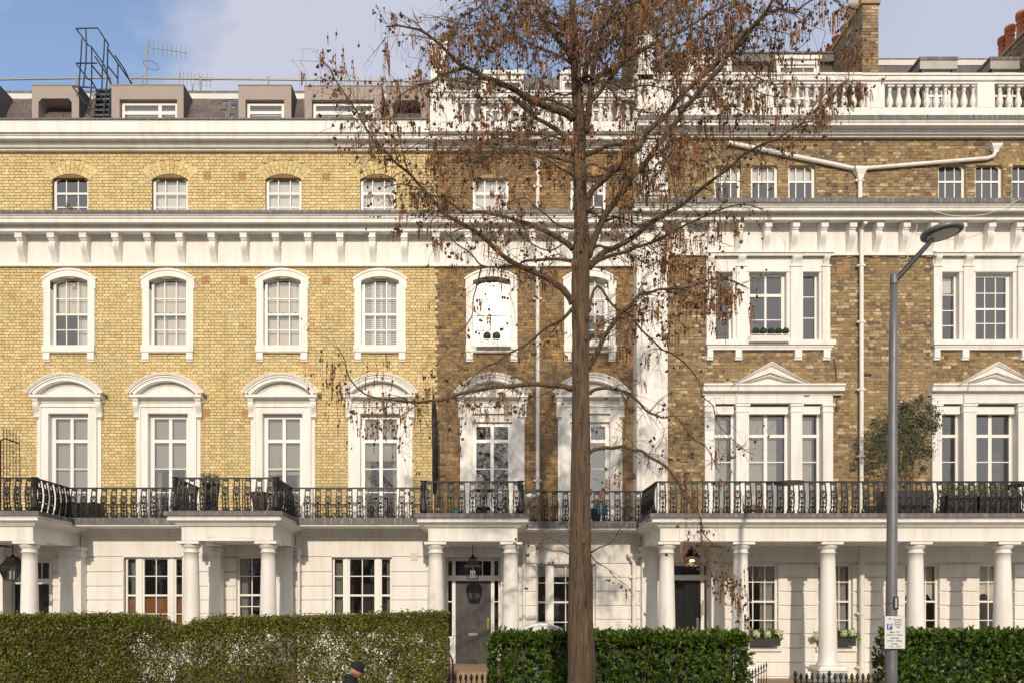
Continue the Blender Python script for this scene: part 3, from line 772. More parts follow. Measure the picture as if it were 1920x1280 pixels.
def chimney_stack(par, x0, x1, y0, y1, z0, z1, m, mm, course=.0815, cap=True, label=None):
    mb = MB(); mb.box(x0+.012, x1-.012, y0+.012, y1-.012, z0, z1-.01)
    st = build(mb, 'chimney_stack', mm, par, label=label)
    b = MB(); S, H = .225, .112; k = 0; z = z0
    while z + course <= z1 + 1e-6:
        for side in range(3):
            L0, L1 = (x0, x1) if side == 0 else (y0, y1)
            q = L0 - (0 if k % 2 == 0 else (.112 if side == 0 else .056)); i = 0
            while q < L1:
                w = S if (side == 0 or i % 2 == 0) else H
                a, c = max(q, L0)+.005, min(q+w, L1)-.005
                if c-a > .03:
                    if side == 0: b.box(a, c, y0+random.uniform(-.003,.003), y0+.02, z+.006, z+course-.006)
                    elif side == 1: b.box(x0+random.uniform(-.003,.003), x0+.02, a, c, z+.006, z+course-.006)
                    else: b.box(x1-.02, x1+random.uniform(-.003,.003), a, c, z+.006, z+course-.006)
                q += w; i += 1
        z += course; k += 1
    build(b, 'brickwork', m, st, kind='stuff')
    if cap:
        c = MB(); c.box(x0-.04, x1+.04, y0-.04, y1+.04, z1, z1+.08); build(c, 'chimney_cap', M['stone'], st)
    return st
def pot(st, x, y, z, h, r, m, label=None, cowl=False):
    mb = MB(); P = [(r*1.0,0),(r*.95,h*.2),(r*.88,h*.6),(r*.86,h*.68),(r*.98,h*.70),(r*.98,h*.73),(r*.88,h*.75),(r*.9,h*.82),(r*1.08,h*.84),(r*1.10,h*.88),(r*1.02,h*.89),(r*1.12,h*.92),(r*1.12,h*.97),(r*1.06,h),(r*.85,h),(r*.8,h*.8)]
    mb.lathe(x, y, [(a, z+b) for a, b in P], 18)
    return build(mb, 'chimney_pot', m, st, smooth=False, label=label)
# ------------------------------------------------------------------ ground
def ground():
    mb = MB(); mb.box(-400, 400, -400, 400, -0.5, -0.02); mb.build('ground', M['soil'], kind='structure')
    mb = MB(); mb.box(-120, 120, 1.0, 9.4, -.3, 0.0 - .12); mb.build('road', M['asphalt'], kind='structure')
    k = MB(); k.box(-120, 120, 9.4, 9.55, -.3, 0.004); k.build('kerb', M['paving'], kind='structure')
    mb = MB(); mb.box(-120, 120, 9.55, 13.5, -.3, 0.0); mb.build('pavement', M['paving'], kind='structure')
    mb = MB(); mb.box(-120, 120, -6, 1.0, -.3, 0.0); mb.build('pavement', M['paving'], kind='structure')
    mb = MB(); mb.box(-20, 30, 14.9, 20.2, -.3, 0.02); mb.build('forecourt', M['paving'], kind='structure')
ground()

ZB_L = 4.77; ZB_R = 4.685; FLOOR = 1.08
house_a = thing('terrace_house', 'yellow brick terrace house at the far left with a blue steel roof ladder', 'house', (X(200,20),20,0))
house_b = thing('terrace_house', 'yellow brick terrace house adjoining the brown one, a louvred shutter in one window', 'house', (X(620,20),20,0))
house_c = thing('terrace_house', 'soot-browned brick terrace house behind the tree with a grey front door under its porch', 'house', (X(1000,20),20,0))
house_d = thing('terrace_house', 'brown stock brick house with pointed pediment, black front door and white downpipe at its right', 'house', (X(1400,20),20,0))
house_e = thing('terrace_house', 'brown stock brick house at the far right behind the lamp post with terracotta chimney pots', 'house', (X(1800,20),20,0))

MIDL = [(.60,394.6),(.60,399.4),(.585,400),(.55,404.5),(.53,405),(.53,408),(.50,411),(.50,417),(.30,422.3),(.30,428.8),(.34,429.4),(.34,433.8),(.10,440.5),(.10,443),(.06,444),(.06,447),(.02,448),(.02,493.5),(.06,494.3),(.06,496),(.09,496.6),(.09,499),(.04,500.6)]
TOPL = [(.46,222.3),(.46,224.6),(.44,225),(.44,248),(.40,249.5),(.40,251),(.38,252),(.38,254),(.36,254.3),(.36,260),(.22,266.1),(.22,270),(.20,270.9),(.17,276.3),(.12,278.2),(.11,282.2),(.02,285.8)]
MIDR = [(.66,372),(.66,379.4),(.645,380),(.60,385),(.58,385.4),(.58,388),(.55,391),(.55,395),(.34,400),(.34,407.5),(.38,408.2),(.38,412.4),(.10,419),(.10,422),(.06,423),(.06,426),(.02,427),(.02,470),(.05,471),(.05,474),(.09,474.5),(.09,478.6),(.03,480.5)]
TOPR = [(.45,216.8),(.45,224.2),(.44,225),(.42,229),(.40,229.4),(.40,235),(.24,242.2),(.24,246.5),(.22,247),(.19,251.5),(.14,252.6),(.13,257),(.02,260.8)]
TOPC = [(.42,247),(.42,251.6),(.40,252),(.38,255),(.37,255.4),(.37,261.5),(.23,267.7),(.23,270.8),(.20,271.5),(.17,276.4),(.12,278.2),(.11,282.2),(.02,285.8)]
def lead_strip(par, pxa, pxb, p, pya, pyb, W, name='lead_flashing'):
    mb = MB(); Y = W-p; mb.box(X(pxa, W), X(pxb, W), Y-.008, Y+.30, Z(pyb, Y), Z(pya, Y)+.006)
    o = build(mb, name, M['lead'], par)
    j = MB(); x = X(pxa, W)+.3
    while x < X(pxb, W): j.box(x-.008, x+.008, Y-.022, Y-.008, Z(pyb, Y)-.01, Z(pya, Y)+.015); x += 1.15
    build(j, 'lead_joint', M['lead'], o)
def corbels(par, pxs, p, py, W, mesh=CORB):
    for q in pxs:
        Y = W - .02; x = X(q, W-p)
        o = link('corbel', mesh, par, loc=(x-par.location.x, Y-20, Z(py, W-p)))

# ---------------- left houses (A, B, C) share courses
S_, H_, CO = .203, .104, .0771
z1a, z1b = 4.6, Z(500, 20); z2a, z2b = Z(397, 20), Z(283, 20)
def left_house(par, pa, pb, bm, mm, fw, top, win2, zf, blinds2, blinds1, blinds3, glass2=None, tilt=(0,0), n=300, t0=False, t1=False):
    ops = []; holes = []
    for i, q in enumerate(win2):
        o, h = arch_window(par, q, blinds2[i], glass=glass2[i] if glass2 else None, tilt=tilt if (glass2 and glass2[i] is M['glassglare']) else (0,0)); ops.append(o); holes.append(h)
    for i, q in enumerate(fw):
        o, h = french_window(par, q, blinds1[i], zf, glass=M['glass1'] if par is house_c else None, blindbox=(par is house_c)); ops.append(o); holes.append(h)
    for i, q in enumerate(top):
        os_, h = brick_arch_window(par, q-33.3, q+33.3, 326.6, 336.8, 395.5, 301.5, blinds3[i], WL, bm, mm); ops += os_; holes.append(h)
    brickwork(par, X(pa,20), X(pb,20), [(z1a,z1b),(z2a,z2b)], 20.0, ops, bm, CO, S_, H_, nparts=n, tooth0=t0, tooth1=t1)
    mb = MB(); holed(mb, X(pa,20)-(.12 if t0 else 0), X(pb,20)-(.12 if t1 else 0), z1a, 15.0, 20.0, 20.16, holes); build(mb, 'mortar_bed', mm, par)
left_house(house_a, -75, 422, M['brick_y'], M['mort_y'], [131, 317], [132, 318.6], [131, 316], ZB_L, [in_net_open, in_net], [in_gauze(1.0), in_gauze(.5)], [in_dark, in_blind])
left_house(house_b, 422, 817, M['brick_y'], M['mort_y'], [531, 713.5], [531.6, 709], [529.6, 713], ZB_L, [in_net, in_shutter], [in_gauze(.55), in_gauze(.42)], [in_blind, in_blind], t1=True)
left_house(house_c, 817, 1197, M['brick_c'], M['mort_b'], [923, 1106], [920, 1103], [922, 1105.5], ZB_R, [in_dark, in_halfblind], [in_dark, in_dark], [in_blind, in_halfblind], glass2=[M['glassglare'], None], tilt=(-.0245, 0.002), t0=True)  # tilt turns the glare panes so the sun reflects to the camera
for par, pa, pb in ((house_a, -75, 422), (house_b, 422, 817), (house_c, 817, 1197)):
    cornice(par, 'cornice', pa, pb, MIDL, WL, M['paint']); lead_strip(par, pa, pb, .60, 394.6, 399.6, WL)
for par, pa, pb in ((house_a, -75, 422), (house_b, 422, 806)):
    cornice(par, 'parapet_cornice', pa, pb, TOPL, WL, M['paint'])
    mb = MB(); Y = WL-.46; mb.box(X(pa,WL), X(pb,WL), Y-.012, 20.32, Z(224.8,Y), Z(221.9,Y)); build(mb, 'gutter', M['lead'], par)
cornice(house_c, 'parapet_cornice', 806, 1197, TOPC, WL, M['paint']); lead_strip(house_c, 806, 1190, .42, 247, 251.8, WL)
for k in range(-1, 20):
    q = 33.6 + 60.3*k; par = house_a if q < 415 else house_b if q < 800 else house_c
    corbels(par, [q], .30, 434.2, WL)
for p_ in ((389,330.5),(455,331)): airbrick(house_a if p_[0] < 422 else house_b, *p_, WL, 13, 13)
airbrick(house_b, 611.5, 331.5, WL)
for p_ in ((385,525.6),(386.5,774.6)): airbrick(house_a, *p_, WL)
for p_ in ((457.5,526),(611.5,526.6),(460.5,775)): airbrick(house_b, *p_, WL)
airbrick(house_c, 1170, 711, WL, 13, 5, M['iron'])

# ---------------- right houses (D, E)
SR, HR, COR = .213, .110, .0808
zr1a, zr1b = 4.6, Z(480, WR); zr2a, zr2b = Z(374, WR), Z(258.5, WR)
def px_box(mb, pa, pb, pya, pyb, W, p, depth=.1, at=0):
    """box whose face is p in front of wall W, given picture measures taken on the wall plane"""
    mb.box(X(pa, W), X(pb, W), W-p, W+depth, Z(pyb, W), Z(pya, W))
def venetian(par, dx, sash):
    W = WR; ops = []; holes = []
    g = lambda q: q + dx
    # ---- second floor
    mb = MB()
    for a, b in ((1323,1338),(1379,1397),(1480,1501.5),(1539,1553.5)):
        px_box(mb, g(a), g(b), 503, 641, W, .10, .2); px_box(mb, g(a)-1.2, g(b)+1.2, 500.5, 503, W, .125, .2)
        px_box(mb, g(a)+1.5, g(b)-1.5, 479, 500.5, W, .07, .2)
        P = [(W-.07-q*.9, z) for q, z in scroll_prof(.13, Z(480.5, W), Z(501, W))]; mb.prism(P, X(g(a)+2, W), X(g(b)-2, W))
    px_box(mb, g(1323.5), g(1553), 479, 502, W, .05, .2); px_box(mb, g(1338), g(1539), 502, 511.5, W, .062, .2)
    for a, b in ((1338,1341),(1373,1379),(1397,1403.5),(1473.5,1480),(1501.5,1504.5),(1534.5,1539)): px_box(mb, g(a), g(b), 511, 641, W, .04, .2)
    build(mb, 'window_surround', M['paint'], par)
    mb = MB(); mb.prism(prof([(.22,470.5),(.22,473),(.18,475),(.17,479.5),(.02,481)], W)+[(W+.05, Z(481,W)),(W+.05, Z(470,W))], X(g(1321), W), X(g(1558), W)); build(mb, 'window_cornice', M['paint'], par)
    mb = MB(); px_box(mb, g(1321), g(1562), 640, 649.5, W, .16, .2); px_box(mb, g(1323.5), g(1559), 649.5, 653.5, W, .12, .1); px_box(mb, g(1325), g(1557), 653.5, 657.5, W, .10, .1)
    build(mb, 'window_sill', M['paint'], par)
    for a, b in ((1324.5,1335),(1377,1389),(1488,1501),(1541.5,1554)):
        mb = MB(); px_box(mb, g(a), g(b), 657.5, 672, W, .10); px_box(mb, g(a)-.7, g(b)+.7, 672, 676, W, .075); build(mb, 'sill_bracket', M['paint'], par)
    YG = W+.14; zz = lambda q: Z(q, YG); z0, z1 = Z(641, W), Z(511, W)
    lites = ((1341,1373),(1403.5,1473.5),(1504.5,1534.5))
    for i, (a, b) in enumerate(lites):
        xa, xb = X(g(a), W), X(g(b), W)
        if i == 1:
            if sash: w = grid_window(par, xa, xb, z0, z1, YG, xs=[xa+(xb-xa)*.355, xa+(xb-xa)*.645], zs=[zz(550.5), (zz(580.5), .05), zz(607)], fw=.085)
            else: w = grid_window(par, xa, xb, z0, z1, YG, xs=[((xa+xb)/2, .05)], zs=[(zz(555), .075), zz(600.5)], fw=.075)
            in_dark(w, xa, xb, z0, z1, YG+.14)
        else:
            w = grid_window(par, xa, xb, z0, z1, YG, zs=[zz(557.6), zz(597)] if not sash else [zz(554), zz(583), zz(611)], fw=.05)
            if sash: flat(w, xa, xb, z1-.45, z1, YG+.1, M['blind'])
        holes.append((xa-.02, xb+.02, z0-.02, z1+.02))
    ops.append(rect_op(X(g(1325), W), X(g(1552), W), Z(655, W), Z(481, W)))
    # ---- first floor
    zf = ZB_R; mb = MB()
    for a, b in ((1319.5,1337.5),(1378,1401.6),(1480,1501),(1540,1558.5)):
        mb.box(X(g(a), W), X(g(b), W), W-.11, W+.22, zf-.1, Z(774, W)); px_box(mb, g(a)-1.2, g(b)+1.2, 771.5, 773.8, W, .125, .2); px_box(mb, g(a)-1.8, g(b)+1.8, 758, 762.5, W, .14, .2); px_box(mb, g(a)-.3, g(b)+.3, 762.5, 771.5, W, .115, .2)
    px_box(mb, g(1319.5), g(1558.5), 735, 758, W, .10, .2); px_box(mb, g(1377), g(1502), 735, 757.8, W, .16, .2)
    build(mb, 'window_surround', M['paint'], par)
    mb = MB()
    def ent(pa, pb, e):
        mb.prism(prof([(.30+e,717.8),(.30+e,721),(.26+e,724),(.25+e,731.5),(.13+e,735),(.12+e,739),(.09+e,741)], W)+[(W+.05, Z(741,W)),(W+.05, Z(717,W))], X(g(pa), W), X(g(pb), W))
    ent(1314, 1576, 0); ent(1378, 1514, .055)
    Yp = W-.30; ax, az = X(g(1446), Yp), Z(678.5, Yp); bx, bz = X(g(1374.5), Yp), Z(721, Yp); cx2 = X(g(1518.5), Yp)
    bx = ax - 1.0; cx2 = ax + 1.0
    def rake(t0, t1, p, q):
        n = Vector((az-bz, -(ax-bx))).normalized()  # inward normal for left rake
        k = math.hypot(ax-bx, az-bz); nv = k/(ax-bx)
        A = [(bx, bz-t0*nv),(ax, az-t0*nv),(cx2, bz-t0*nv),(cx2, bz-t1*nv),(ax, az-t1*nv),(bx, bz-t1*nv)]
        for tri in ((A[0],A[1],A[4],A[5]),(A[1],A[2],A[3],A[4])):
            tri = [(x, max(z, bz-.004)) for x, z in tri]; mb.prismy(tri, W-p, W+q)
    rake(0, .028, .36, .02); rake(.028, .07, .33, .02); rake(.07, .22, .29, .02); rake(.22, .27, .21, .02)
    mb.prismy([(bx+.15, bz-.003),(cx2-.15, bz-.003),(ax, az-.12)], W-.09, W+.02)
    build(mb, 'pediment', M['paint'], par)
    YG = W+.17; zz = lambda q: Z(q, YG); z1 = Z(760, W)
    for i, (a, b) in enumerate(((1337.5,1378),(1401.6,1480),(1501,1540))):
        xa, xb = X(g(a), W), X(g(b), W)
        bb = MB(); bb.box(xa, xb-(.03), W-.0, W+.12, Z(775.6, W), Z(761, W)); build(bb, 'blind_box', M['paint2'], par)
        if i == 1: w = grid_window(par, xa, xb, zf, z1, YG, xs=[((xa+xb)/2-.02, .09)], zs=[(zz(817.5), .08), zz(866)], fw=.07, name='french_window')
        else: w = grid_window(par, xa, xb, zf, z1, YG, zs=[(zz(817.5), .08), zz(866)], fw=.06)
        (in_sheer if not sash else in_dark)(w, xa+.06, xb-.06, zf, z1, YG+.12)
        holes.append((xa-.02, xb+.02, zf-.5, z1+.02))
    ops.append(rect_op(X(g(1321), W), X(g(1557), W), 0, Z(737, W)))
    return ops, holes
def right_house(par, pa, pb, dx, sash, tops, sheer=False):
    ops, holes = venetian(par, dx, sash)
    for (a, b) in tops:
        os_, h = brick_arch_window(par, a, b, 301.5, 313.5, 372, 280, in_halfblind if not sash else in_dark, WR, M['brick_b'], M['mort_b'], zs_extra=(), zmeet=342.5); ops += os_; holes.append(h)
    brickwork(par, X(pa,WR), X(pb,WR), [(zr1a,zr1b),(zr2a,zr2b)], WR, ops, M['brick_b'], COR, SR, HR, gap=.013, rough=.005, depthvar=.006)
    mb = MB(); holed(mb, X(pa,WR), X(pb,WR), zr1a, 15.08, WR, WR+.16, holes); build(mb, 'mortar_bed', M['mort_b'], par)
    cornice(par, 'cornice', pa if dx else 1180, pb, MIDR, WR, M['paint']); lead_strip(par, pa if dx else 1180, pb, .66, 372, 379.6, WR)
    cornice(par, 'parapet_cornice', pa if dx else 1190, pb, TOPR, WR, M['paint']); lead_strip(par, pa if dx else 1190, pb, .45, 216.8, 224.4, WR)
right_house(house_d, 1190, 1615, 0, False, [(1339,1389),(1408,1459),(1478,1529)])
right_house(house_e, 1615, 2010, 424, True, [(1759,1811),(1828,1880.5),(1897,1949)])
corbels(house_d, [1238, 1285, 1338, 1390, 1443, 1495, 1548.7, 1602.5], .34, 412.6, WR)
corbels(house_e, [1653, 1703, 1755, 1809, 1864, 1916, 1968], .34, 412.6, WR)
airbrick(house_d, 1576, 507.5, WR, 14, 14); airbrick(house_e, 1626, 703, WR, 13, 5, M['iron']); airbrick(house_e, 1670, 703, WR, 8, 5, M['iron'])
# giant pilaster at the junction of C and D
mb = MB(); zt = Z(480, WR)
for z0, z1 in ((ZB_R, Z(480,19.5)), (Z(377,19.5), Z(258,19.5))):
    mb.box(X(1194,19.5), X(1252,19.5), 19.5, 20.1, z0, z1); mb.box(X(1202.5,19.44), X(1246,19.44), 19.44, 19.5, z0+.12, z1-.25)
    mb.box(X(1197,19.47), X(1252.5,19.47), 19.47, 19.5, z1-.12, z1)
build(mb, 'giant_pilaster', M['paint'], house_d)
for py0, py1, p in ((478.5, 494, .12), (425, 470, .06)):
    pass

# ---------------- floors and dark rooms behind the windows
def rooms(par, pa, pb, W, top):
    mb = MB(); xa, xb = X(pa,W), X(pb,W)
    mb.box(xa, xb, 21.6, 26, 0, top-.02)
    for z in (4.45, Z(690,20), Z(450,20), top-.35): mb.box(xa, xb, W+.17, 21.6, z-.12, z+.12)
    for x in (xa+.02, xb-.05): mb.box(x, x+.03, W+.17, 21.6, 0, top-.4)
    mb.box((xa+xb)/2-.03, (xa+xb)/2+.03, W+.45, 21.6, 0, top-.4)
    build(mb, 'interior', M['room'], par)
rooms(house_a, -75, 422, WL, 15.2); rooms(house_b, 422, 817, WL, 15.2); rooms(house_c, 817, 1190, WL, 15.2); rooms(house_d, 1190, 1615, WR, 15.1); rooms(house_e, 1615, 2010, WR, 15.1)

# ---------------- roofs
def slope_z(y, y0, z0, y1, z1): return z0 + (z1-z0)*(y-y0)/(y1-y0)
def mansard(par, pxa, pxb, y0, z0, y1, z1, gauge, sw, skip=(), mat_=None, back=27, label=None):
    """individual slates on a steep front slope, lead flat behind"""
    xa, xb = X(pxa, 20.3), X(pxb, 20.3)
    mb = MB(); mb.v = [(xa,y0,z0),(xb,y0,z0),(xb,y1,z1),(xa,y1,z1),(xb,back,z1),(xa,back,z1),(xa,back,z0),(xb,back,z0)]
    mb.face((0,1,2,3)); mb.face((3,2,4,5)); mb.face((0,3,5,6)); mb.face((1,7,4,2)); mb.face((5,4,7,6))
    roof = build(mb, 'roof', M['lead'], par, label=label)
    L = math.hypot(y1-y0, z1-z0); dy, dz = (y1-y0)/L, (z1-z0)/L; ny, nz = -dz, dy
    rows = int(L/gauge); cnt = 0; cache = {}
    sm = MB(); sm.box(-sw/2+.004, sw/2-.004, -.012, 0, 0, gauge+.03); me = bpy.data.meshes.new('slate'); me.from_pydata(sm.v, [], sm.f); me.materials.append(M['slate'])
    rest = MB(); ang = math.atan2(dy, dz)
    for r in range(rows):
        x = xa - (sw/2 if r % 2 else 0)
        while x < xb:
            xc = x+sw/2; s = r*gauge
            if xa < xc-sw/2+.001 and xc+sw/2-.001 < xb and not any(a < xc < b for a, b in skip):
                if cnt < 300:
                    link('slate', me, roof, loc=(xc-world_loc(roof)[0], y0+dy*s+ny*.012-20, z0+dz*s+nz*.012), rot=(-ang+random.uniform(-.012,.02), random.uniform(-.012,.012), 0)); cnt += 1
            x += sw
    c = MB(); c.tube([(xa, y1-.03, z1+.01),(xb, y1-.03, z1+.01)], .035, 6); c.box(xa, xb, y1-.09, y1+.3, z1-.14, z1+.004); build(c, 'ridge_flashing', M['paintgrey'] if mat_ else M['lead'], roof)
    return roof
y0, z0, y1, z1 = 20.33, 15.1, 21.0, Z(180.5, 21.0)
ra = mansard(house_a, -75, 422, y0, z0, y1, z1, .19, .27, mat_=1); rb = mansard(house_b, 422, 806, y0, z0, y1, z1, .19, .27, mat_=1)
def upstand(roof, pa, pb):
    mb = MB(); mb.box(X(pa,21.1), X(pb,21.1), 21.35, 27, z1-.02, Z(170.5, 21.35)); build(mb, 'roof_upstand', M['lead'], roof)
upstand(ra, -75, 422); upstand(rb, 422, 806)
def dormer_box(par, pa, pb, pytop, oa, ob, pyo, kind):
    Y = 20.3; xa, xb = X(pa,Y), X(pb,Y); zt = Z(pytop, Y); zb_ = 15.1; ia, ib = X(oa,Y), X(ob,Y); zo = Z(pyo, Y)
    mb = MB(); mb.box(xa, ia, Y, 21.2, zb_, zt); mb.box(ib, xb, Y, 21.2, zb_, zt); mb.box(ia, ib, Y, 21.2, zo, zt)
    mb.box(xa-.015, xb+.015, Y-.015, 21.2, zt, zt+.02)
    if kind == 'void':
        mb.box(ia, ib, 20.95, 21.2, zb_, zo)
        P = [(ia, zo),(ia+.09, zo),(ia, zo-.09)]; mb.prismy(P, Y+.002, 20.95)
        P = [(ib, zo),(ib, zo-.09),(ib-.09, zo)]; mb.prismy(P, Y+.002, 20.95)
    d = build(mb, 'dormer', M['render'], par)
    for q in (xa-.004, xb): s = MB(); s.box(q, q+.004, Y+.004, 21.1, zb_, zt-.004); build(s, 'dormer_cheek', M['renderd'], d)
    if kind != 'void':
        YG = Y+.14; zz = lambda q: Z(q, YG)
        def sash(a, b, zs, xs=()):
            w = grid_window(d, a, b, zb_, zo-.02, YG, xs=xs, zs=zs, fw=.07)
            flat(w, a+.05, b-.05, zb_+.2, zo-.1, YG+.12, M['blind'])
        if kind == 'wide': sash(ia+.02, ib-.02, [(zz(213.5), .085)], [(ia+(ib-ia)*.67, .09)])
        else: sash(ia+.02, ib-.02, [(zz(213), .075)])
    return d
dormer_box(house_a, -110, -2, 160.6, -95, -16, 185, 'void')
dormer_box(house_a, 60, 148, 160.6, 72, 134.5, 185, 'void')
dormer_box(house_a, 209, 344, 160.3, 224, 332, 186.5, 'wide')
dormer_box(house_b, 447, 546, 160.8, 460, 532.5, 187.2, 'narrow')
dormer_box(house_b, 571, 716, 162, 584.5, 702, 187.5, 'wide')
dormer_box(house_b, 724, 804, 162.5, 737.5, 789, 188, 'void')

# C, D, E roofs behind balustrades
rc = mansard(house_c, 838, 1190, 20.9, 15.6, 21.5, Z(159, 21.5), .19, .27, mat_=None)
mb = MB(); mb.box(X(838,21.6), X(1190,21.6), 21.62, 27, Z(159,21.5)-.02, Z(149,21.7)); build(mb, 'roof_upstand', M['lead'], rc)
rd = mansard(house_d, 1222, 1617, 20.8, 15.1, 21.75, Z(116, 21.75), .22, .30, mat_=None)
re_ = mansard(house_e, 1647, 2030, 20.8, 15.1, 21.75, Z(117.5, 21.75), .22, .30, mat_=1)
mb = MB(); Y = 21.55; mb.box(X(1248,Y), X(1589,Y), Y, 27, Z(115.5,Y), Z(101,Y)); mb.box(X(1246,Y), X(1591,Y), Y-.03, 27, Z(101,Y), Z(98.5,Y)); build(mb, 'roof_fascia', M['lead'], rd)
mb = MB(); Y = 21.75; mb.box(X(1647,Y), X(2030,Y), Y-.0, 27, Z(114.5,Y), Z(109.5,Y)); build(mb, 'roof_edge', M['lead'], re_)
def white_dormer(par, pa, pb, pyt, pyb, Y, cols, yb=22.0):
    xa, xb = X(pa,Y), X(pb,Y); zt, zb_ = Z(pyt,Y), 15.9
    mb = MB(); w = .07; mb.box(xa, xa+w, Y, yb, zb_, zt); mb.box(xb-w, xb, Y, yb, zb_, zt); mb.box(xa+w, xb-w, Y, yb, zt-.12, zt); mb.box(xa-.05, xb+.05, Y-.05, yb, zt, zt+.10)
    mb.box(xa+w, xb-w, Y+.4, yb, zb_, zt-.12)
    d = build(mb, 'dormer', M['paint'], par)
    YG = Y+.07; n = cols
    w_ = grid_window(d, xa+w, xb-w, Z(pyb,Y), zt-.12, YG, xs=[xa+w+(xb-xa-2*w)*k/n for k in range(1, n)], zs=[(Z((pyt+pyb)/2+22, YG), .05)], fw=.06)
    flat(w_, xa+w, xb-w, Z(pyb,Y), zt-.12, YG+.1, M['gauze'])
white_dormer(house_c, 902, 982, 141, 230, 20.85, 2); white_dormer(house_c, 1050, 1142, 141, 230, 20.85, 3)
white_dormer(house_d, 1292, 1372, 113, 215, 21.2, 3); white_dormer(house_d, 1456, 1536, 113, 215, 21.2, 3)
def flat_dormer(par, pa, pb, Y=20.95):
    xa, xb = X(pa,Y), X(pb,Y); zt = Z(110, Y); mb = MB()
    mb.box(xa, xb, Y, 22.2, Z(129.5,Y), Z(113.5,Y)); build_ = build(mb, 'dormer', M['galv'], par)
    t = MB(); t.box(xa-.02, xb+.02, Y-.02, 22.2, Z(113.5,Y), Z(107.5,Y)); build(t, 'dormer_top', M['lead'], build_)
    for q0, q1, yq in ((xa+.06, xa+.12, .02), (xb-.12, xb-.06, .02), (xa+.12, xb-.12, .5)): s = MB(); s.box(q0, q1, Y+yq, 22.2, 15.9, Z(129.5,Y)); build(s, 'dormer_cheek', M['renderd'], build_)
    w_ = grid_window(build_, xa+.12, xb-.12, 16.0, Z(130,Y), Y+.12, xs=[xa+(xb-xa)*.36, xa+(xb-xa)*.64], zs=[(Z(176,Y), .06)], fw=.07)
flat_dormer(house_e, 1725, 1795); flat_dormer(house_e, 1857, 1930)

def balustrade(par, Yc, pxs, py, zb, peds, pa, pb, Wf):
    """py = (coping top, coping underside, plinth top, plinth bottom) measured on plane Wf"""
    zt, zu, zp, zq = [Z(q, Wf) for q in py]
    mb = MB(); xa, xb = X(pa,Wf), X(pb,Wf); Y0 = Wf; Y1 = Wf+.34
    mb.box(xa, xb, Y0-.03, Y1+.03, zt-.05, zt); mb.box(xa, xb, Y0+.0, Y1, zu+.06, zt-.05); mb.box(xa, xb, Y0+.05, Y1-.05, zu, zu+.06)
    mb.box(xa, xb, Y0+.01, Y1, zq-.1, zp)
    for a, b in peds: mb.box(X(a,Wf), X(b,Wf), Y0+.005, Y1, zp, zu); 
    o = build(mb, 'balustrade', M['paint'], par)
    sc_ = (zu-zp)/.62; ow = world_loc(o)
    for q in pxs:
        b = link('baluster', BAL, o, loc=(X(q, Wf+.17)-ow[0], Wf+.17-ow[1], zp-ow[2])); b.scale = (1,1,sc_)
    return o
Wf = 19.55
def fill(a, b, sp=17.35):
    n = int(round((b-a)/sp)); return [a + (b-a)*(i+.5)/n for i in range(n)]
balustrade(house_d, 0, fill(1262,1419)+fill(1451,1626), (137.5,154.5,201.5,219), 0, [(1196,1262),(1419,1451)], 1190, 1617, Wf)
balustrade(house_e, 0, fill(1659,1833)+fill(1865,2040), (138.5,154.5,201.5,219), 0, [(1626,1659),(1833,1865)], 1617, 2040, Wf)
balustrade(house_c, 0, fill(859,1000)+fill(1033,1185), (170.5,186,228,249), 0, [(806,859),(1000,1033)], 806, 1190, 19.64)

# chimneys and party-wall piers
mb = MB(); Y = 19.75; mb.box(X(808,Y), X(838,Y), Y, 20.9, 15, Z(84,Y)); mb.box(X(806,Y), X(840,Y), Y-.04, 20.95, Z(84,Y), Z(78,Y)); build(mb, 'party_wall_pier', M['paint'], house_c)
mb = MB(); mb.box(X(1196,19.6), X(1224,19.6), 19.55, 20.2, 15, Z(62,19.6)); build(mb, 'party_wall_pier', M['paint'], house_d)
s1 = chimney_stack(house_d, X(1190,19.75), X(1190,19.75)+.42, 19.75, 21.6, 15.5, 18.3, M['brick_c'], M['mort_b'])
for i, y in enumerate((20.0, 20.45, 20.9, 21.3)): pot(s1, X(1190,19.75)+.21, y, 18.38, .55, .13, M['terra'])
xs_ = X(1617, 20.0); s2 = chimney_stack(house_d, xs_, xs_+.42, 20.0, 22.6, 15.5, 18.25, M['brick_b'], M['mort_b'])
for i, (y, m_, h, r) in enumerate(((20.35,M['terra'],.62,.13),(20.95,M['cream'],.62,.15),(21.35,M['galv'],.35,.13),(21.85,M['terra'],.42,.13),(22.25,M['terra'],.42,.13))): pot(s2, xs_+.2, y, 18.33, h, r, m_, label={1:'tall buff clay pot',2:'short galvanised flue cowl'}.get(i))
xe_ = 14.72; s3 = chimney_stack(house_e, xe_, xe_+.8, 19.7, 22.3, 15.5, 18.05, M['brick_b'], M['mort_b'])
for i, (y, h) in enumerate(((20.6,1.05),(21.0,1.05),(21.4,1.05),(21.85,1.0),(22.15,.9))): pot(s3, xe_+.36, y, 18.05, h, .125, M['terra'])
mb = MB(); mb.tube([(X(1854,23), 23, 16.2), (X(1854,23), 23, 18.75)], .03, 6); mb.lathe(X(1857,23), 23, [(.03,18.72),(.2,18.68),(.19,18.78),(.05,18.93)], 14); build(mb, 'flue_cowl', M['renderd'], house_e)
pp = MB(); P = [(.12,0),(.105,.3),(.13,.36),(.10,.4)]; pp.lathe(X(835,20.4), 20.4, [(r, Z(84,20.4)+z-.15) for r, z in P], 12); build(pp, 'chimney_pot', M['terra'], house_c)

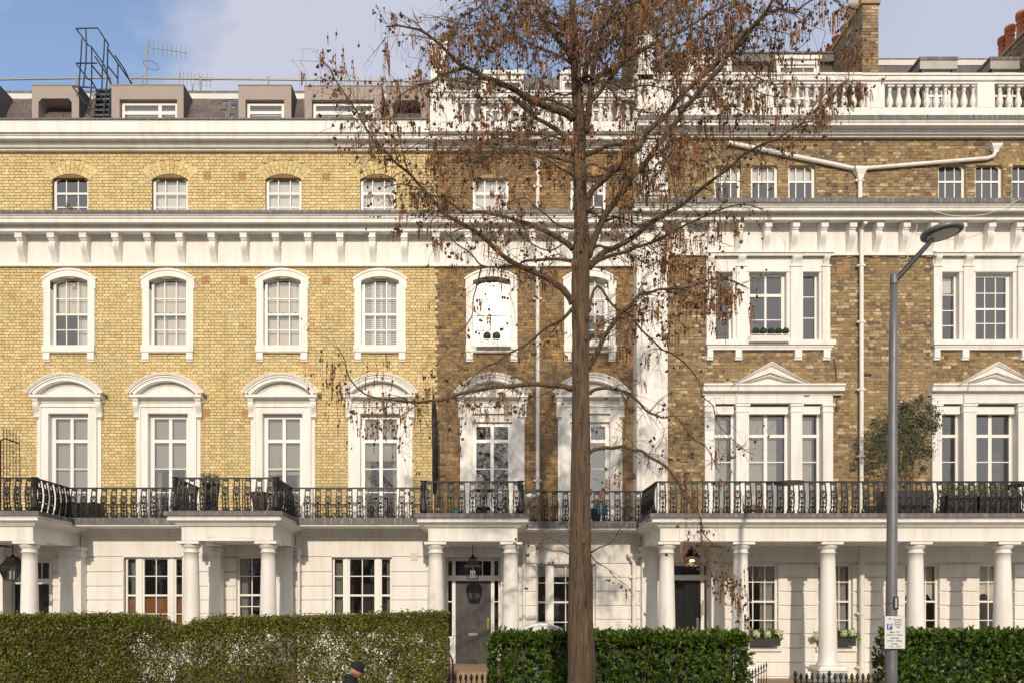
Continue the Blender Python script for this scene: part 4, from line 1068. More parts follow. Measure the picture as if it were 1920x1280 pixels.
# ---------------- ground floor
GL = [1043.5, 1071.7, 1098.6, 1124.6, 1150.2]
GRR = [1055.8, 1081.8, 1108.3, 1134.8, 1160.8, 1187.5]
LEDGE_L = [(.30,958.5),(.30,965),(.27,965.6),(.22,969.6),(.245,970),(.245,974.4),(.10,980),(.10,981.8),(.06,982.2),(.06,984.6),(0,985.6),(0,1012.8)]
LEDGE_R = [(.30,962.5),(.30,969),(.27,969.6),(.22,973.4),(.245,973.8),(.245,977.8),(.10,983),(.10,984.6),(.06,985),(.06,987.2),(0,988),(0,1013.8)]
YE = 17.8
def lpf(pts): return [(p, Z(py, YE-p)) for p, py in pts]
def entab(par, path, pts, zin, label=None):
    """mitred cornice and frieze around a porch, plus its soffit"""
    mb = MB(); P = lpf(pts); zb_ = P[-1][1]; mb.sweep(path, P + [(-.42, zb_), (-.42, zb_+.08)])
    return build(mb, 'entablature', M['paint'], par, label=label)
def slab(par, x0, x1, y0, y1, z, zceil):
    mb = MB(); mb.box(x0-.28, x1+.28, y0-.28, y1, z-.03, z); build(mb, 'balcony_slab', M['lead'], par)
    c = MB(); c.box(x0+.02, x1-.02, y0+.02, y1, zceil, z-.05); build(c, 'porch_ceiling', M['paint'], par)
def leadpath(par, path, pts):
    mb = MB(); p0, z0_ = pts[0][0], Z(pts[0][1], YE-pts[0][0]); z1_ = Z(pts[1][1], YE-pts[1][0])
    mb.sweep(path, [(p0-.3, z0_+.008),(p0+.008, z0_+.006),(p0+.008, z1_),(p0-.02, z1_-.004)]); build(mb, 'lead_flashing', M['lead'], par)
def recess_ledge(par, xa, xb, zt, low):
    """balcony edge between porches, carried on the wall"""
    d = low; W = 19.9; pts = [(.85,972.6+d),(.85,981.5+d),(.83,982),(.81,982.5+d),(.81,985.4+d),(.12,991+d),(.12,993+d),(.08,996+d),(.08,998+d),(.05,1000+d),(.05,1003+d),(0,1005+d),(0,1021.5)]
    mb = MB(); P = prof(pts, W)+[(W+.05, Z(1021.5, W)),(W+.05, P_z := Z(972.6+d, W-.85))]
    mb.prism(P, xa, xb); build(mb, 'balcony_ledge', M['paint'], par)
    t = MB(); t.box(xa, xb, W-.86, W+.1, P_z, P_z+.035); t.box(xa, xb, W-.862, W-.84, Z(981.5+d, W-.86), P_z+.036); build(t, 'lead_flashing', M['lead'], par)
    k = MB(); k.box(xa, xb, 19.12, 19.28, P_z+.03, zt+.0); build(k, 'railing_kerb', M['kerb'], par)
YR = 19.2; YF = 17.7
# porch extents (entablature faces at YE)
p1 = (X(-150,YE), X(62,YE)); p2 = (X(340.5,YE), X(512,YE)); p3 = (X(803,YE), X(970,YE)); p4 = (X(1238,YE), X(2060,YE))
# porch 1
for par, (a, b), L_, zt, zc in ((house_a, p1, LEDGE_L, ZB_L, 4.16), (house_b, p2, LEDGE_L, ZB_L, 4.16), (house_c, p3, LEDGE_R, ZB_R, 4.13), (house_d, p4, LEDGE_R, ZB_R, 4.13)):
    path = [(a, 19.95),(a, YE),(b, YE),(b, 19.95)]
    entab(par, path, L_, 0); leadpath(par, path, L_); slab(par, a, b, YE, 20.0, Z(L_[0][1], YE-.3)+.02, zc)
    k = MB(); zk = Z(L_[0][1], YE-.3)+.02; k.box(a-.18, b+.18, YF-.07, YF+.09, zk-.03, zt); k.box(a-.18, a-.02, YF+.09, YR, zk-.03, zt); k.box(b+.02, b+.18, YF+.09, YR, zk-.03, zt)
    build(k, 'railing_kerb', M['kerb'] if L_ is LEDGE_L else M['lead'], par)
xr = [(p1[1]+.02, p2[0]-.02), (p2[1]+.02, p3[0]-.02), (p3[1]+.02, p4[0]-.02)]
xm = X(422, 19.9)
recess_ledge(house_a, xr[0][0], xr[0][1], ZB_L, 0)
recess_ledge(house_b, xr[1][0], xr[1][1], ZB_L, 0)
recess_ledge(house_c, xr[2][0], xr[2][1], ZB_R, 6.5)
# railings
o_ = .10
railing(house_a, [(p1[0], YF),(p1[1]+o_, YF),(p1[1]+o_, YR),(p2[0]-o_, YR)], ZB_L, posts=[(p1[1]+o_, YF, 'fat'),(X(180,YR), YR, ''),(X(282,YR), YR, '')])
railing(house_b, [(p2[0]-o_, YR),(p2[0]-o_, YF),(p2[1]+o_, YF),(p2[1]+o_, YR),(p3[0]-o_, YR)], ZB_L, posts=[(p2[0]-o_, YF, 'fat'),(p2[1]+o_, YF, 'fat'),(X(455,YF), YF, ''),(X(587,YR), YR, '')])
railing(house_c, [(p3[0]-o_, YR),(p3[0]-o_, YF),(p3[1]+o_, YF),(p3[1]+o_, YR),(p4[0]-o_, YR)], ZB_R, posts=[(p3[0]-o_, YF, 'fat'),(p3[1]+o_-.03, YF, 'fat')])
railing(house_d, [(p4[0]-o_, YR),(p4[0]-o_, YF),(X(1612,YF), YF)], ZB_R, spacing=.243, posts=[(p4[0]-o_, YF, ''),(p4[0]-o_-.02, YR, '')])
railing(house_e, [(X(1612,YF), YF),(X(2010,YF), YF)], ZB_R, spacing=.243)
# columns
for par, qs in ((house_a, [55.5, -120]), (house_b, [359, 503])):
    for q in qs: column(par, q)
for par, qs in ((house_c, [817, 957.5]), (house_d, [1250, 1388.5, 1552]), (house_e, [1716.5, 1880, 2050])):
    for q in qs: column(par, q, py_top=1014.6, py_ab=1019.3)
# pilasters against the wall
def wall_pilaster(par, pa, pb, W=19.62, back=20.0):
    mb = MB(); xa, xb = X(pa,W), X(pb,W); mb.box(xa, xb, W, back, 1.0, 3.86); mb.box(xa-.03, xb+.03, W-.03, back, 3.86, 3.90); mb.box(xa-.015, xb+.015, W-.015, back, 3.90, 4.02); mb.box(xa-.05, xb+.05, W-.05, back, 4.02, 4.10)
    build(mb, 'pilaster', M['paint'], par)
wall_pilaster(house_a, 110, 152); wall_pilaster(house_a, -20, 5); wall_pilaster(house_b, 391, 413); wall_pilaster(house_b, 518, 545); wall_pilaster(house_c, 1204, 1233); wall_pilaster(house_d, 1334, 1352)
def tripartite(par, parts, pytop, pybot, W, rows, inner=None, lower=None, bl=None):
    YG = W+.16; zt, zb_ = Z(pytop, W), Z(pybot, W); xa, xb = X(parts[0], W), X(parts[-1], W)
    for i in range(0, len(parts)-1, 2):
        a, b = X(parts[i], W), X(parts[i+1], W); n = 2 if (parts[i+1]-parts[i]) > 38 else 1
        w = grid_window(par, a, b, zb_, zt, YG, xs=[a+(b-a)*k/n for k in range(1, n)], zs=[(Z(q, YG), .05 if j == 1 else .024) for j, q in enumerate(rows)], fw=.05)
        if lower: lower(w, a+.04, b-.04, zb_, Z(rows[1]+3, YG), YG+.12)
        if bl: flat(w, a+.04, b-.04, zt-bl, zt, YG+.08, M['blind'])
        if inner and (i == 0 or i == 4):
            curtain(w, a+.03 if i == 0 else (a+b)/2, (a+b)/2+.05 if i == 0 else b-.03, zb_, zt, YG+.2, inner, 3, .03)
    mb = MB()
    for i in range(1, len(parts)-2, 2): mb.box(X(parts[i], W), X(parts[i+1], W), W+.10, W+.22, zb_, zt)
    mb.box(xa, xb, W+.0, W+.2, zt, zt+.02)
    build(mb, 'window_mullion', M['paint2'], par)
    s = MB(); s.box(xa-.08, xb+.08, W-.07, W+.2, zb_-.11, zb_); build(s, 'window_sill', M['paint'], par)
    return (xa, xb, zb_, zt)
def wood_shutters(w, xa, xb, z0, z1, Y):
    mb = MB(); n = 2 if xb-xa > .5 else 1
    for k in range(n):
        a = xa+(xb-xa)*k/n+.006; b = xa+(xb-xa)*(k+1)/n-.006
        mb.box(a, a+.035, Y-.05, Y-.02, z0, z1); mb.box(b-.035, b, Y-.05, Y-.02, z0, z1); mb.box(a, b, Y-.05, Y-.02, z1-.04, z1); mb.box(a, b, Y-.05, Y-.02, (z0+z1)/2-.03, (z0+z1)/2+.03)
        z = z0
        while z < z1-.06: mb.poly([(a+.035,Y-.05,z),(b-.035,Y-.05,z),(b-.035,Y-.025,z+.04),(a+.035,Y-.025,z+.04)]); z += .045
    build(mb, 'louvre_shutter', M['shutterw'], w)
W0 = 19.9
hA = tripartite(house_a, [231.5,254,263,314,323,341.5], 1043.5, 1187, W0, [1079.3,1115.3,1150], inner=M['drapeg'], lower=wood_shutters)
hB = tripartite(house_b, [622,645,651,704.5,711,734], 1043.5, 1187, W0, [1079.3,1115.3,1150], inner=M['drapeg'])
hC = tripartite(house_c, [1006,1027,1035.5,1088,1096,1117], 1056.5, 1187, W0, [1092,1128,1165.5], bl=.32)
def sash(par, pa, pb, pyt, pyb, W, cols, rows, inner=None, sill=True, tops=None, YO=.13):
    YG = W+YO; a, b = X(pa, W), X(pb, W); zt, zb_ = Z(pyt, W), Z(pyb, W)
    w = grid_window(par, a, b, zb_, zt, YG, xs=[a+(b-a)*k/cols for k in range(1, cols)], zs=[(Z(q, YG), .05 if j == 1 else .022) for j, q in enumerate(rows)], fw=.06)
    if inner: inner(w, a+.05, b-.05, zb_, zt, YG+.16)
    if sill: s = MB(); s.box(a-.07, b+.07, W-.09, W+.1, zb_-.12, zb_); build(s, 'window_sill', M['paint'], par)
    return (a, b, zb_, zt)
hB2 = sash(house_b, 443, 497, 1041, 1185, W0, 2, [1079.5,1114.8,1136], in_drapes(M['drapeg']))
def lace(w, a, b, z0, z1, Y): curtain(w, a, b, (z0+z1)/2+.1, z1, Y-.06, M['curtain'], 4, .02, scallop=.2, name='lace_curtain')
def halfdrape(w, a, b, z0, z1, Y):
    flat(w, a, b, z1-.45, z1, Y-.05, M['gauze']); curtain(w, b-.32, b, z0, z1, Y, M['gauze'], 4, .03)
hD1 = sash(house_d, 1392, 1459.7, 1056, 1211, WR, 3, [1090.3,1127,1162], halfdrape); hD2 = sash(house_d, 1533.6, 1599, 1056, 1211, WR, 3, [1090.3,1127,1162], halfdrape)
hE1 = sash(house_e, 1696.5, 1762, 1056, 1211, WR, 3, [1090.3,1127,1162], lace); hE2 = sash(house_e, 1836.5, 1903, 1056, 1211, WR, 3, [1090.3,1127,1162], lace)
# doors
def door_case(par, pc, Yd, m_, zb_, pyt, outer, side, transom, panels, fan_h, black=False, pyw=None):
    """pc centre px; outer/side/door half widths in metres"""
    x = X(pc, Yd); dw = side[0]; zt = Z(pyt, Yd)
    mb = MB()
    ow = outer; zf = zt+.14
    mb.box(x-ow, x-ow+.06, Yd-.05, Yd+.08, zb_, zf+fan_h); mb.box(x+ow-.06, x+ow, Yd-.05, Yd+.08, zb_, zf+fan_h)
    mb.box(x-ow, x+ow, Yd-.06, Yd+.08, zt+.0, zf); mb.box(x-ow, x+ow, Yd-.04, Yd+.08, zf+fan_h, zf+fan_h+.08)
    for s in (-1, 1):
        a, b = sorted((x+s*dw, x+s*(dw+.09))); mb.box(a, b, Yd-.05, Yd+.08, zb_, zf+fan_h)
        if ow-dw > .25:
            a, b = sorted((x+s*(dw+.09), x+s*(ow-.06))); mb.box(a, b, Yd-.03, Yd+.06, zb_, zb_+.72); mb.box(a, b, Yd-.03, Yd+.06, Z(1128, Yd), Z(1126, Yd))
    fr = build(mb, 'door_frame', M['paint2'], par)
    g = MB()
    for s in (-1, 1):
        if ow-dw > .25:
            a, b = sorted((x+s*(dw+.09), x+s*(ow-.06))); g.poly([(a,Yd+.03,zb_+.72),(b,Yd+.03,zb_+.72),(b,Yd+.03,zt),(a,Yd+.03,zt)]); g.poly([(a,Yd+.03,zf),(b,Yd+.03,zf),(b,Yd+.03,zf+fan_h),(a,Yd+.03,zf+fan_h)])
    g.poly([(x-dw,Yd+.03,zf),(x+dw,Yd+.03,zf),(x+dw,Yd+.03,zf+fan_h),(x-dw,Yd+.03,zf+fan_h)])
    build(g, 'fanlight', M['glassd'], fr)
    if fan_h > .3:
        b_ = MB(); b_.box(x-.012, x+.012, Yd, Yd+.04, zf, zf+fan_h); b_.box(x-dw*.02-.012+dw*.55, x+dw*.55, Yd, Yd+.04, zf, zf+fan_h); build(b_, 'glazing_bar', M['paint2'], fr)
    d = MB(); d.box(x-dw, x+dw, Yd+.02, Yd+.07, zb_, zt)
    H = zt-zb_
    if panels == 'tall':
        for s in (-1, 1):
            a, b = sorted((x+s*.05, x+s*dw)); st = .0
            d.box(a, b, Yd+.0, Yd+.021, zb_, zb_+.22); d.box(a, b, Yd, Yd+.021, zt-.12, zt); d.box(*sorted((x+s*.012, x+s*.12)), Yd-.001, Yd+.021, zb_, zt); d.box(*sorted((x+s*(dw-.12), x+s*dw)), Yd-.001, Yd+.021, zb_, zt)
            d.box(*sorted((x+s*.14, x+s*(dw-.14))), Yd+.008, Yd+.021, zb_+.25, zt-.15)
    else:
        for s in (-1, 1):
            d.box(*sorted((x+s*.0, x+s*.06)), Yd, Yd+.021, zb_, zt); d.box(*sorted((x+s*(dw-.10), x+s*dw)), Yd, Yd+.021, zb_, zt)
        for q in (0, .36, .5, .93): d.box(x-dw, x+dw, Yd+.001, Yd+.021, zb_+H*q, zb_+H*q+.12)
    dr = build(d, 'door', m_, par)
    h = MB(); zl = zb_ + H*.355
    h.box(x-.12, x+.12, Yd-.014, Yd+.0, zl-.035, zl+.035); build(h, 'letterbox', M['chrome'], dr)
    h = MB(); h.box(x-.08, x+.08, Yd-.02, Yd-.013, zl-.012, zl+.012); build(h, 'letter_flap', M['brass'], dr)
    h = MB(); h.ball((x, Yd-.05, zl+.17), .035); h.tube([(x,Yd-.05,zl+.17),(x,Yd,zl+.17)], .012, 8); build(h, 'door_knob', M['chrome'], dr)
    h = MB(); h.box(x+dw-.10, x+dw-.05, Yd-.012, Yd, zl+.15, zl+.42); h.tube([(x+dw-.075,Yd-.05,zl+.17),(x+dw-.075,Yd-.05,zl+.40)], .012, 6); build(h, 'pull_handle', M['brass'] if panels == 'tall' else M['chrome'], dr)
    return (x-ow, x+ow, 0, zf+fan_h+.08)
YD = 20.2
hA1 = door_case(house_a, 61, YD, M['doorb'], FLOOR, 1094, .70, (.46,0), 0, 'six', .42)
hC1 = door_case(house_c, 887.3, YD, M['doorg'], FLOOR, 1088, .72, (.465,0), 0, 'tall', .38)
hD0 = door_case(house_d, 1288, YD, M['doorb'], FLOOR, 1087, .56, (.35,0), 0, 'six', .24)
mb = MB(); xx = X(1318,19.9); mb.box(xx-.03, xx+.03, 19.86, 19.9, 2.35, 2.75); build(mb, 'entry_phone', M['galv'], house_d)
def doorhole(h): return (h[0]-.0, h[1]+.0, -1, h[3])
def reveal(par, h, W):
    mb = MB(); mb.box(h[0]-.05, h[0], W+.03, YD+.1, 0, h[3]+.02); mb.box(h[1], h[1]+.05, W+.03, YD+.1, 0, h[3]+.02); mb.box(h[0]-.05, h[1]+.05, W+.03, YD+.1, h[3], h[3]+.05); build(mb, 'door_reveal', M['paint'], par)
for par, h in ((house_a, hA1), (house_c, hC1), (house_d, hD0)): reveal(par, h, W0)
stucco(house_a, -75, 422, GL, Z(1021.5, W0), 0, W0, [hA, doorhole(hA1)]); stucco(house_b, 422, 817, GL, Z(1021.5, W0), 0, W0, [hB, hB2])
stucco(house_c, 817, 1197, GRR, Z(1021.5, W0), 0, W0, [hC, doorhole(hC1)])
stucco(house_d, 1190, 1615, GRR, 4.14, 0, WR, [hD1, hD2, doorhole(hD0)]); stucco(house_e, 1615, 2010, GRR, 4.14, 0, WR, [hE1, hE2])
# plain band under the portico ceiling
mb = MB(); mb.box(X(1350,WR), X(2010,WR), WR-.10, WR, Z(1052,WR), 4.14); mb.box(X(1350,WR), X(2010,WR), WR-.16, WR, 4.05, 4.14); build(mb, 'portico_frieze', M['paint'], house_d)
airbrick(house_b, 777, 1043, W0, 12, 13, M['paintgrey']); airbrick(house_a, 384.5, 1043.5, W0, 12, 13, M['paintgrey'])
# porch floors, steps, pedestals
def porch_floor(par, a, b, top=True, y0=17.55):
    mb = MB(); mb.box(a-.05, b+.05, y0, 20.3, -.1, FLOOR); build(mb, 'porch_floor', M['stone'], par)
for par, (a, b) in ((house_a, p1), (house_b, p2), (house_c, p3)): porch_floor(par, a, b)
mb = MB(); mb.box(p4[0], p4[1], 17.75, 20.3, -.1, FLOOR-.35); mb.box(X(1262,17.8), X(1345,17.8), 17.5, 20.3, FLOOR-.36, FLOOR); build(mb, 'portico_floor', M['stone'], house_d)
for k in range(5):
    mb = MB(); mb.box(X(826,17.4), X(936,17.4), 17.55-.3*(k+1), 17.55-.3*k, -.1, FLOOR-.175*(k+1)); build(mb, 'step', M['stone'], house_c)
for par, q in ((house_d, 1250), (house_d, 1388.5), (house_d, 1552), (house_e, 1716.5), (house_e, 1880)):
    x = X(q, 18.05); mb = MB(); mb.box(x-.28, x+.28, 17.77, 18.33, -.1, 1.04); mb.box(x-.33, x+.33, 17.72, 18.38, 1.04, 1.10); mb.box(x-.37, x+.37, 17.68, 18.42, 1.10, 1.15); mb.box(x-.30, x+.30, 17.75, 18.35, 1.15, 1.2); build(mb, 'pedestal', M['paint'], par)
# downpipes
def pipe(par, pts, r, m_=None, collars=(), name='downpipe'):
    mb = MB(); mb.tube(pts, r, 10)
    for x, y, z in collars: mb.tube([(x,y,z-.035),(x,y,z+.035)], r*1.3, 10); mb.box(x-r*2.1, x+r*2.1, y, y+.06, z-.02, z+.02)
    return build(mb, name, m_ or M['paint'], par, smooth=False)
def hopper(par, x, y, z, w=.16, h=.2):
    mb = MB(); n = len(mb.v); P = [(w*.45, 0),(w*.55, h*.35),(w, h*.75),(w*1.05, h)]
    for (a, b) in P:
        for sx, sy in ((-1,-1),(1,-1),(1,1),(-1,1)): mb.v.append((x+sx*a, y+sy*a*.7, z+b))
    for i in range(3):
        for k in range(4): mb.face((n+4*i+k, n+4*i+(k+1)%4, n+4*i+4+(k+1)%4, n+4*i+4+k))
    mb.face((n,n+3,n+2,n+1)); mb.face((n+12,n+13,n+14,n+15)); build(mb, 'rain_hopper', M['paint'], par)
xp = X(1612.5, 19.76); yp = 19.76
pipe(house_d, [(xp,yp,Z(372,yp)),(xp,yp,Z(330,yp))], .054, collars=[(xp,yp,Z(338,yp))]); hopper(house_d, xp, yp, Z(336,yp), .15, .28)
pipe(house_d, [(X(1366,yp),yp,Z(268,yp)),(X(1600,yp),yp,Z(316,yp))], .052, name='waste_pipe'); 
pipe(house_e, [(X(1621,yp),yp,Z(316,yp)),(X(1852,yp),yp,Z(297,yp)),(X(1863,yp),yp,Z(293,yp)),(X(1866,yp),yp,Z(284,yp))], .046, name='waste_pipe'); hopper(house_e, X(1866,yp), yp, Z(287,yp), .13, .2)
pipe(house_d, [(xp+.02,yp-.25,Z(415,yp-.3)),(xp+.02,yp-.04,Z(430,yp)),(xp+.02,yp-.04,ZB_R)], .052, collars=[(xp+.02,yp-.04,Z(q,yp)) for q in (499,604,730,855)])
pipe(house_d, [(X(1616,19.7),19.7,4.1),(X(1616,19.7),19.7,.1)], .062, collars=[(X(1616,19.7),19.7,Z(q,19.7)) for q in (1060,1149,1250)])
xp = X(1008, 19.9)
pipe(house_c, [(xp,19.88,Z(394,19.9)),(xp,19.88,Z(310,19.9))], .05, collars=[(xp,19.88,Z(350,19.9))]); hopper(house_c, xp, 19.88, Z(312,19.9), .11, .22)
pipe(house_c, [(xp,19.88,Z(500,19.9)),(xp,19.88,Z(917,19.9))], .05, collars=[(xp,19.88,Z(q,19.9)) for q in (560,640,900)])
pipe(house_c, [(xp,19.75,Z(925,19.8)),(X(985,19.3),19.5,Z(932,19.5))], .07, name='waste_pipe')
pipe(house_c, [(X(975,19.8)+.1,19.8,4.1),(X(975,19.8)+.1,19.8,.2)], .05); 
xq = X(1189, 19.75); pipe(house_c, [(xq,19.75,Z(1050,19.75)),(xq,19.75,.2)], .055, collars=[(xq,19.75,Z(q,19.75)) for q in (1080,1170)]); hopper(house_c, xq, 19.75, Z(1052,19.75), .17, .2)
xq = X(560, 19.78); pipe(house_b, [(xq-.2,19.78,Z(1022,19.78)),(xq,19.78,Z(1027,19.78)),(xq,19.78,.2)], .045, collars=[(xq,19.78,Z(1036,19.78))])
# giant brick seam and thin cables on D
def cable(par, pts, r, m_, name='cable'):
    mb = MB(); mb.tube(pts, r, 4); return build(mb, name, m_, par)
cable(house_d, [(X(a,19.8), 19.8, Z(b,19.8)) for a, b in ((1564,672),(1567,690),(1569,712))], .012, M['iron'])
cable(house_d, [(X(a,19.8), 19.8, Z(b,19.8)) for a, b in ((1571,735),(1569,755),(1574,765),(1570,771),(1568,760))], .008, M['iron'])
cable(house_e, [(X(a,19.15), 19.15, Z(b,19.15)) for a, b in ((1730,388),(1750,396),(1780,404),(1810,406),(1850,402),(1885,388),(1915,372))], .007, M['curtain'])
cable(house_e, [(X(a,19.6), 19.6, Z(b,19.6)) for a, b in ((1728,388),(1722,410),(1718,430),(1706,470),(1700,487),(1690,490),(1683,484))], .006, M['curtain'])

def crack(par, pts, Y):
    mb = MB(); mb.tube([(X(a,Y), Y, Z(b,Y)) for a, b in pts], .0055, 3); build(mb, 'plaster_crack', M['kerb'], par)
crack(house_b, [(387,1006),(394,1006.5),(400,1005),(404,1007)], YE-.001); crack(house_b, [(432,1005),(438,1007.5),(445,1008.5),(452,1007),(457,1005.5),(462,1008),(468,1009),(474,1006)], YE-.001)
mb = MB(); x, z = X(137.5,20.18), Z(536.5,20.18); mb.tube([(x,20.17,z),(x,20.18,z)], .062, 14); mb.tube([(x,20.165,z),(x,20.17,z)], .04, 12); mb.tube([(x,20.175,z-.06),(x,20.175,z-.5)], .004, 4)
build(mb, 'window_ornament', M['brass'], house_a)
# ------------------------------------------------------------------ roof furniture
def tb(par, name, pts, r, m, sides=6, label=None):
    mb = MB(); mb.tube(pts, r, sides); return build(mb, name, m, par, label=label)
def P3(px, py, Y): return (X(px, Y), Y, Z(py, Y))
lad = thing('roof_ladder', 'blue grey steel access ladder with hooped handrails climbing the slates between two dormers', 'ladder', (X(190,20.5), 20.5, 15.4))
bs = M['bluesteel']
for a, b in ((0,0),):
    tb(lad, 'stringer', [P3(178,222,20.25), P3(182,172,20.95), P3(181,168,21.0)], .03, bs); tb(lad, 'stringer', [P3(204.5,222,20.25), P3(208,168,20.95)], .03, bs)
for i in range(6):
    y = 218 - i*9.6; Y = 20.27 + i*.125
    mb = MB(); mb.box(X(177+i*.6,Y), X(205.5+i*.5,Y), Y-.04, Y+.08, Z(y,Y)-.025, Z(y,Y)+.02); build(mb, 'rung', bs, lad)
r_ = .019
for nm, pts in (('handrail', [(142.5,54,20.1),(183,53,20.1),(204,85,20.6),(202,88,20.6),(202,92,20.6),(247,157,21.4)]),
                ('handrail', [(142.5,54,20.1),(166,86,20.3),(171,88,20.5),(195,122,20.9),(212,166,21.2)]),
                ('handrail', [(215,104,20.6),(233,130,20.9),(246,158,21.3)]), ('handrail', [(178,106,20.5),(200,140,20.8),(210,162,21.0)]),
                ('guard_rail', [(142.5,119,20.1),(182,119,20.4)]), ('guard_rail', [(142.5,119,20.1),(165,149,20.3),(171,151,20.4),(185,175,20.7)]),
                ('guard_rail', [(136,163,20.1),(179,165,20.3)]), ('guard_rail', [(136,163,20.1),(159,192,20.2),(166,198,20.2)]), ('guard_rail', [(179,165,20.3),(197,194,20.4)]),
                ('guard_rail', [(202,124,20.6),(221,148,20.9)]), ('guard_rail', [(171,122,20.4),(192,147,20.7)]),
                ('upright', [(161,54,20.1),(162,86,20.1),(161,120,20.1),(156,164,20.1)]), ('upright', [(153.5,74,20.2),(151,120,20.2),(148,163,20.2),(148,175,20.2)]),
                ('upright', [(172,90,20.5),(172,150,20.5),(171,170,20.3),(168,200,20.2)]), ('upright', [(196,75,20.4),(195,100,20.4),(192,130,20.4),(191,172,20.5)]),
                ('upright', [(202,90,20.6),(201,150,20.6),(197,194,20.4)]), ('upright', [(221,120,20.9),(221,158,20.9)]), ('upright', [(194,222,20.2),(196,194,20.35)])):
    tb(lad, nm, [P3(*p) for p in pts], r_, bs)
gr = thing('roof_guard_rail', 'galvanised pipe guard rail running along the roof above the grey dormers', 'railing', (X(400,21.6), 21.6, 16.6))
Y = 21.6
tb(gr, 'rail', [P3(-60,150.5,Y), P3(208,146,Y)], .028, M['galv']); tb(gr, 'rail', [P3(245,147,Y), P3(806,152.5,Y)], .028, M['galv'])
for q, t in ((143,147),(205,146),(246,147),(267,147),(376,148),(503,149),(640,150),(760,151.5)): tb(gr, 'post', [(X(q,Y),Y,16.5), P3(q,t-4,Y)], .03, M['galv'])
def aerial(label, mastx, top, bot, bx, by, ex, ey, n, up, Y=22.0, loop=False):
    a = thing('tv_aerial', label, 'aerial', (X(mastx,Y), Y, Z(bot,Y)), group='television aerials on the roof')
    tb(a, 'mast', [P3(mastx,bot,Y), P3(mastx,top,Y)], .028, M['galv']); tb(a, 'boom', [P3(bx,by,Y), P3(ex,ey,Y)], .013, M['galv'])
    mb = MB()
    for i in range(n):
        t = (i+.6)/n; x = bx+(ex-bx)*t; y = by+(ey-by)*t
        A = Vector(P3(x,y,Y)); d = Vector((.05,-.12,.10)); mb.tube([A-d*1.1, A+d*(.9+.2*(i%2))], .006, 4)
    for d in ((-.03,.1,.22),(.03,-.1,.22),(.06,.0,-.22),(.02,.1,-.2)): A = Vector(P3(bx+6,by+1,Y)); mb.tube([A, A+Vector(d)], .006, 4)
    build(mb, 'element', M['galv'], a)
    if loop:
        mb = MB(); c = Vector(P3(mastx+9,bot-35,Y)); mb.tube([c+Vector((.22*math.cos(t)+.05*math.sin(t), 0, .1*math.sin(t)-.1*math.cos(t))) for t in np.linspace(0, 6.28, 14)], .007, 4); build(mb, 'cable_loop', M['iron'], a)
aerial('tall rooftop aerial on a pole with its boom pointing right', 274.5, 86, 158, 274, 88, 351, 100, 9, True, loop=True)
aerial('low rooftop aerial just behind the guard rail pipe', 361, 158, 170, 332, 147, 398, 152, 9, False)

# ------------------------------------------------------------------ lanterns
def lantern(px, pyt, s, Y, label, lit=False, ztop=4.1, scale=1.0):
    """four-sided tapered hanging lantern; pyt = picture height of its roof top"""
    x, z = X(px, Y), Z(pyt, Y); t = thing('hanging_lantern', label, 'lantern', (x, Y, z), group='lanterns hanging in the porches'); S = scale
    def frus(mb, w0, z0, w1, z1):
        n = len(mb.v)
        for w, zz in ((w0,z0),(w1,z1)):
            for sx, sy in ((-1,-1),(1,-1),(1,1),(-1,1)): mb.v.append((x+sx*w*S, Y+sy*w*S, z+zz*S))
        for k in range(4): mb.face((n+k, n+(k+1)%4, n+4+(k+1)%4, n+4+k))
        mb.face((n,n+3,n+2,n+1)); mb.face((n+4,n+5,n+6,n+7))
    mb = MB(); mb.tube([(x,Y,z),(x,Y,ztop)], .012, 6); mb.lathe(x, Y, [(.03,z),(.045,z+.03),(.02,z+.06)], 8); build(mb, 'hanging_rod', M['iron'], t)
    mb = MB(); frus(mb, .10, -.02, .12, 0.0); frus(mb, .13, -.10, .09, -.02); frus(mb, .22, -.23, .12, -.10); frus(mb, .23, -.25, .23, -.23); build(mb, 'lantern_roof', M['iron'], t)
    mb = MB()
    for sx in (-1,1):
        for sy in (-1,1): mb.tube([(x+sx*.215*S, Y+sy*.215*S, z-.25*S),(x+sx*.135*S, Y+sy*.135*S, z-.56*S)], .013*S, 4)
    frus(mb, .15, -.58, .15, -.56); build(mb, 'lantern_frame', M['iron'], t)
    g = MB(); a, b = .21*S, .13*S
    for k, (sx, sy, ex, ey) in enumerate(((-1,-1,1,-1),(1,-1,1,1),(1,1,-1,1),(-1,1,-1,-1))):
        g.poly([(x+sx*b,Y+sy*b,z-.555*S),(x+ex*b,Y+ey*b,z-.555*S),(x+ex*a,Y+ey*a,z-.25*S),(x+sx*a,Y+sy*a,z-.25*S)])
    build(g, 'lantern_glass', M['glassd'], t)
    for dx, dy in ((-.05,-.03),(.05,-.03),(0,.05),(-.01,-.06)):
        c = MB(); c.tube([(x+dx*S,Y+dy*S,z-.55*S),(x+dx*S,Y+dy*S,z-.40*S)], .014*S, 6); build(c, 'candle_tube', M['candle'], t)
        c = MB(); c.ball((x+dx*S,Y+dy*S,z-.375*S), .022*S, sq=(1,1,1.6), seg=6, rings=4); build(c, 'candle_bulb', M['flame'] if lit else M['candle'], t)
lantern(24, 1043, 1, 18.7, 'unlit black lantern hanging left of the first round column at the far left')
lantern(886.5, 1044, 1, 18.8, 'unlit black lantern hanging in front of the grey door', scale=.93)
lantern(1297, 1029, 1, 19.0, 'glowing black lantern hanging above the black front door', lit=True, scale=.75)

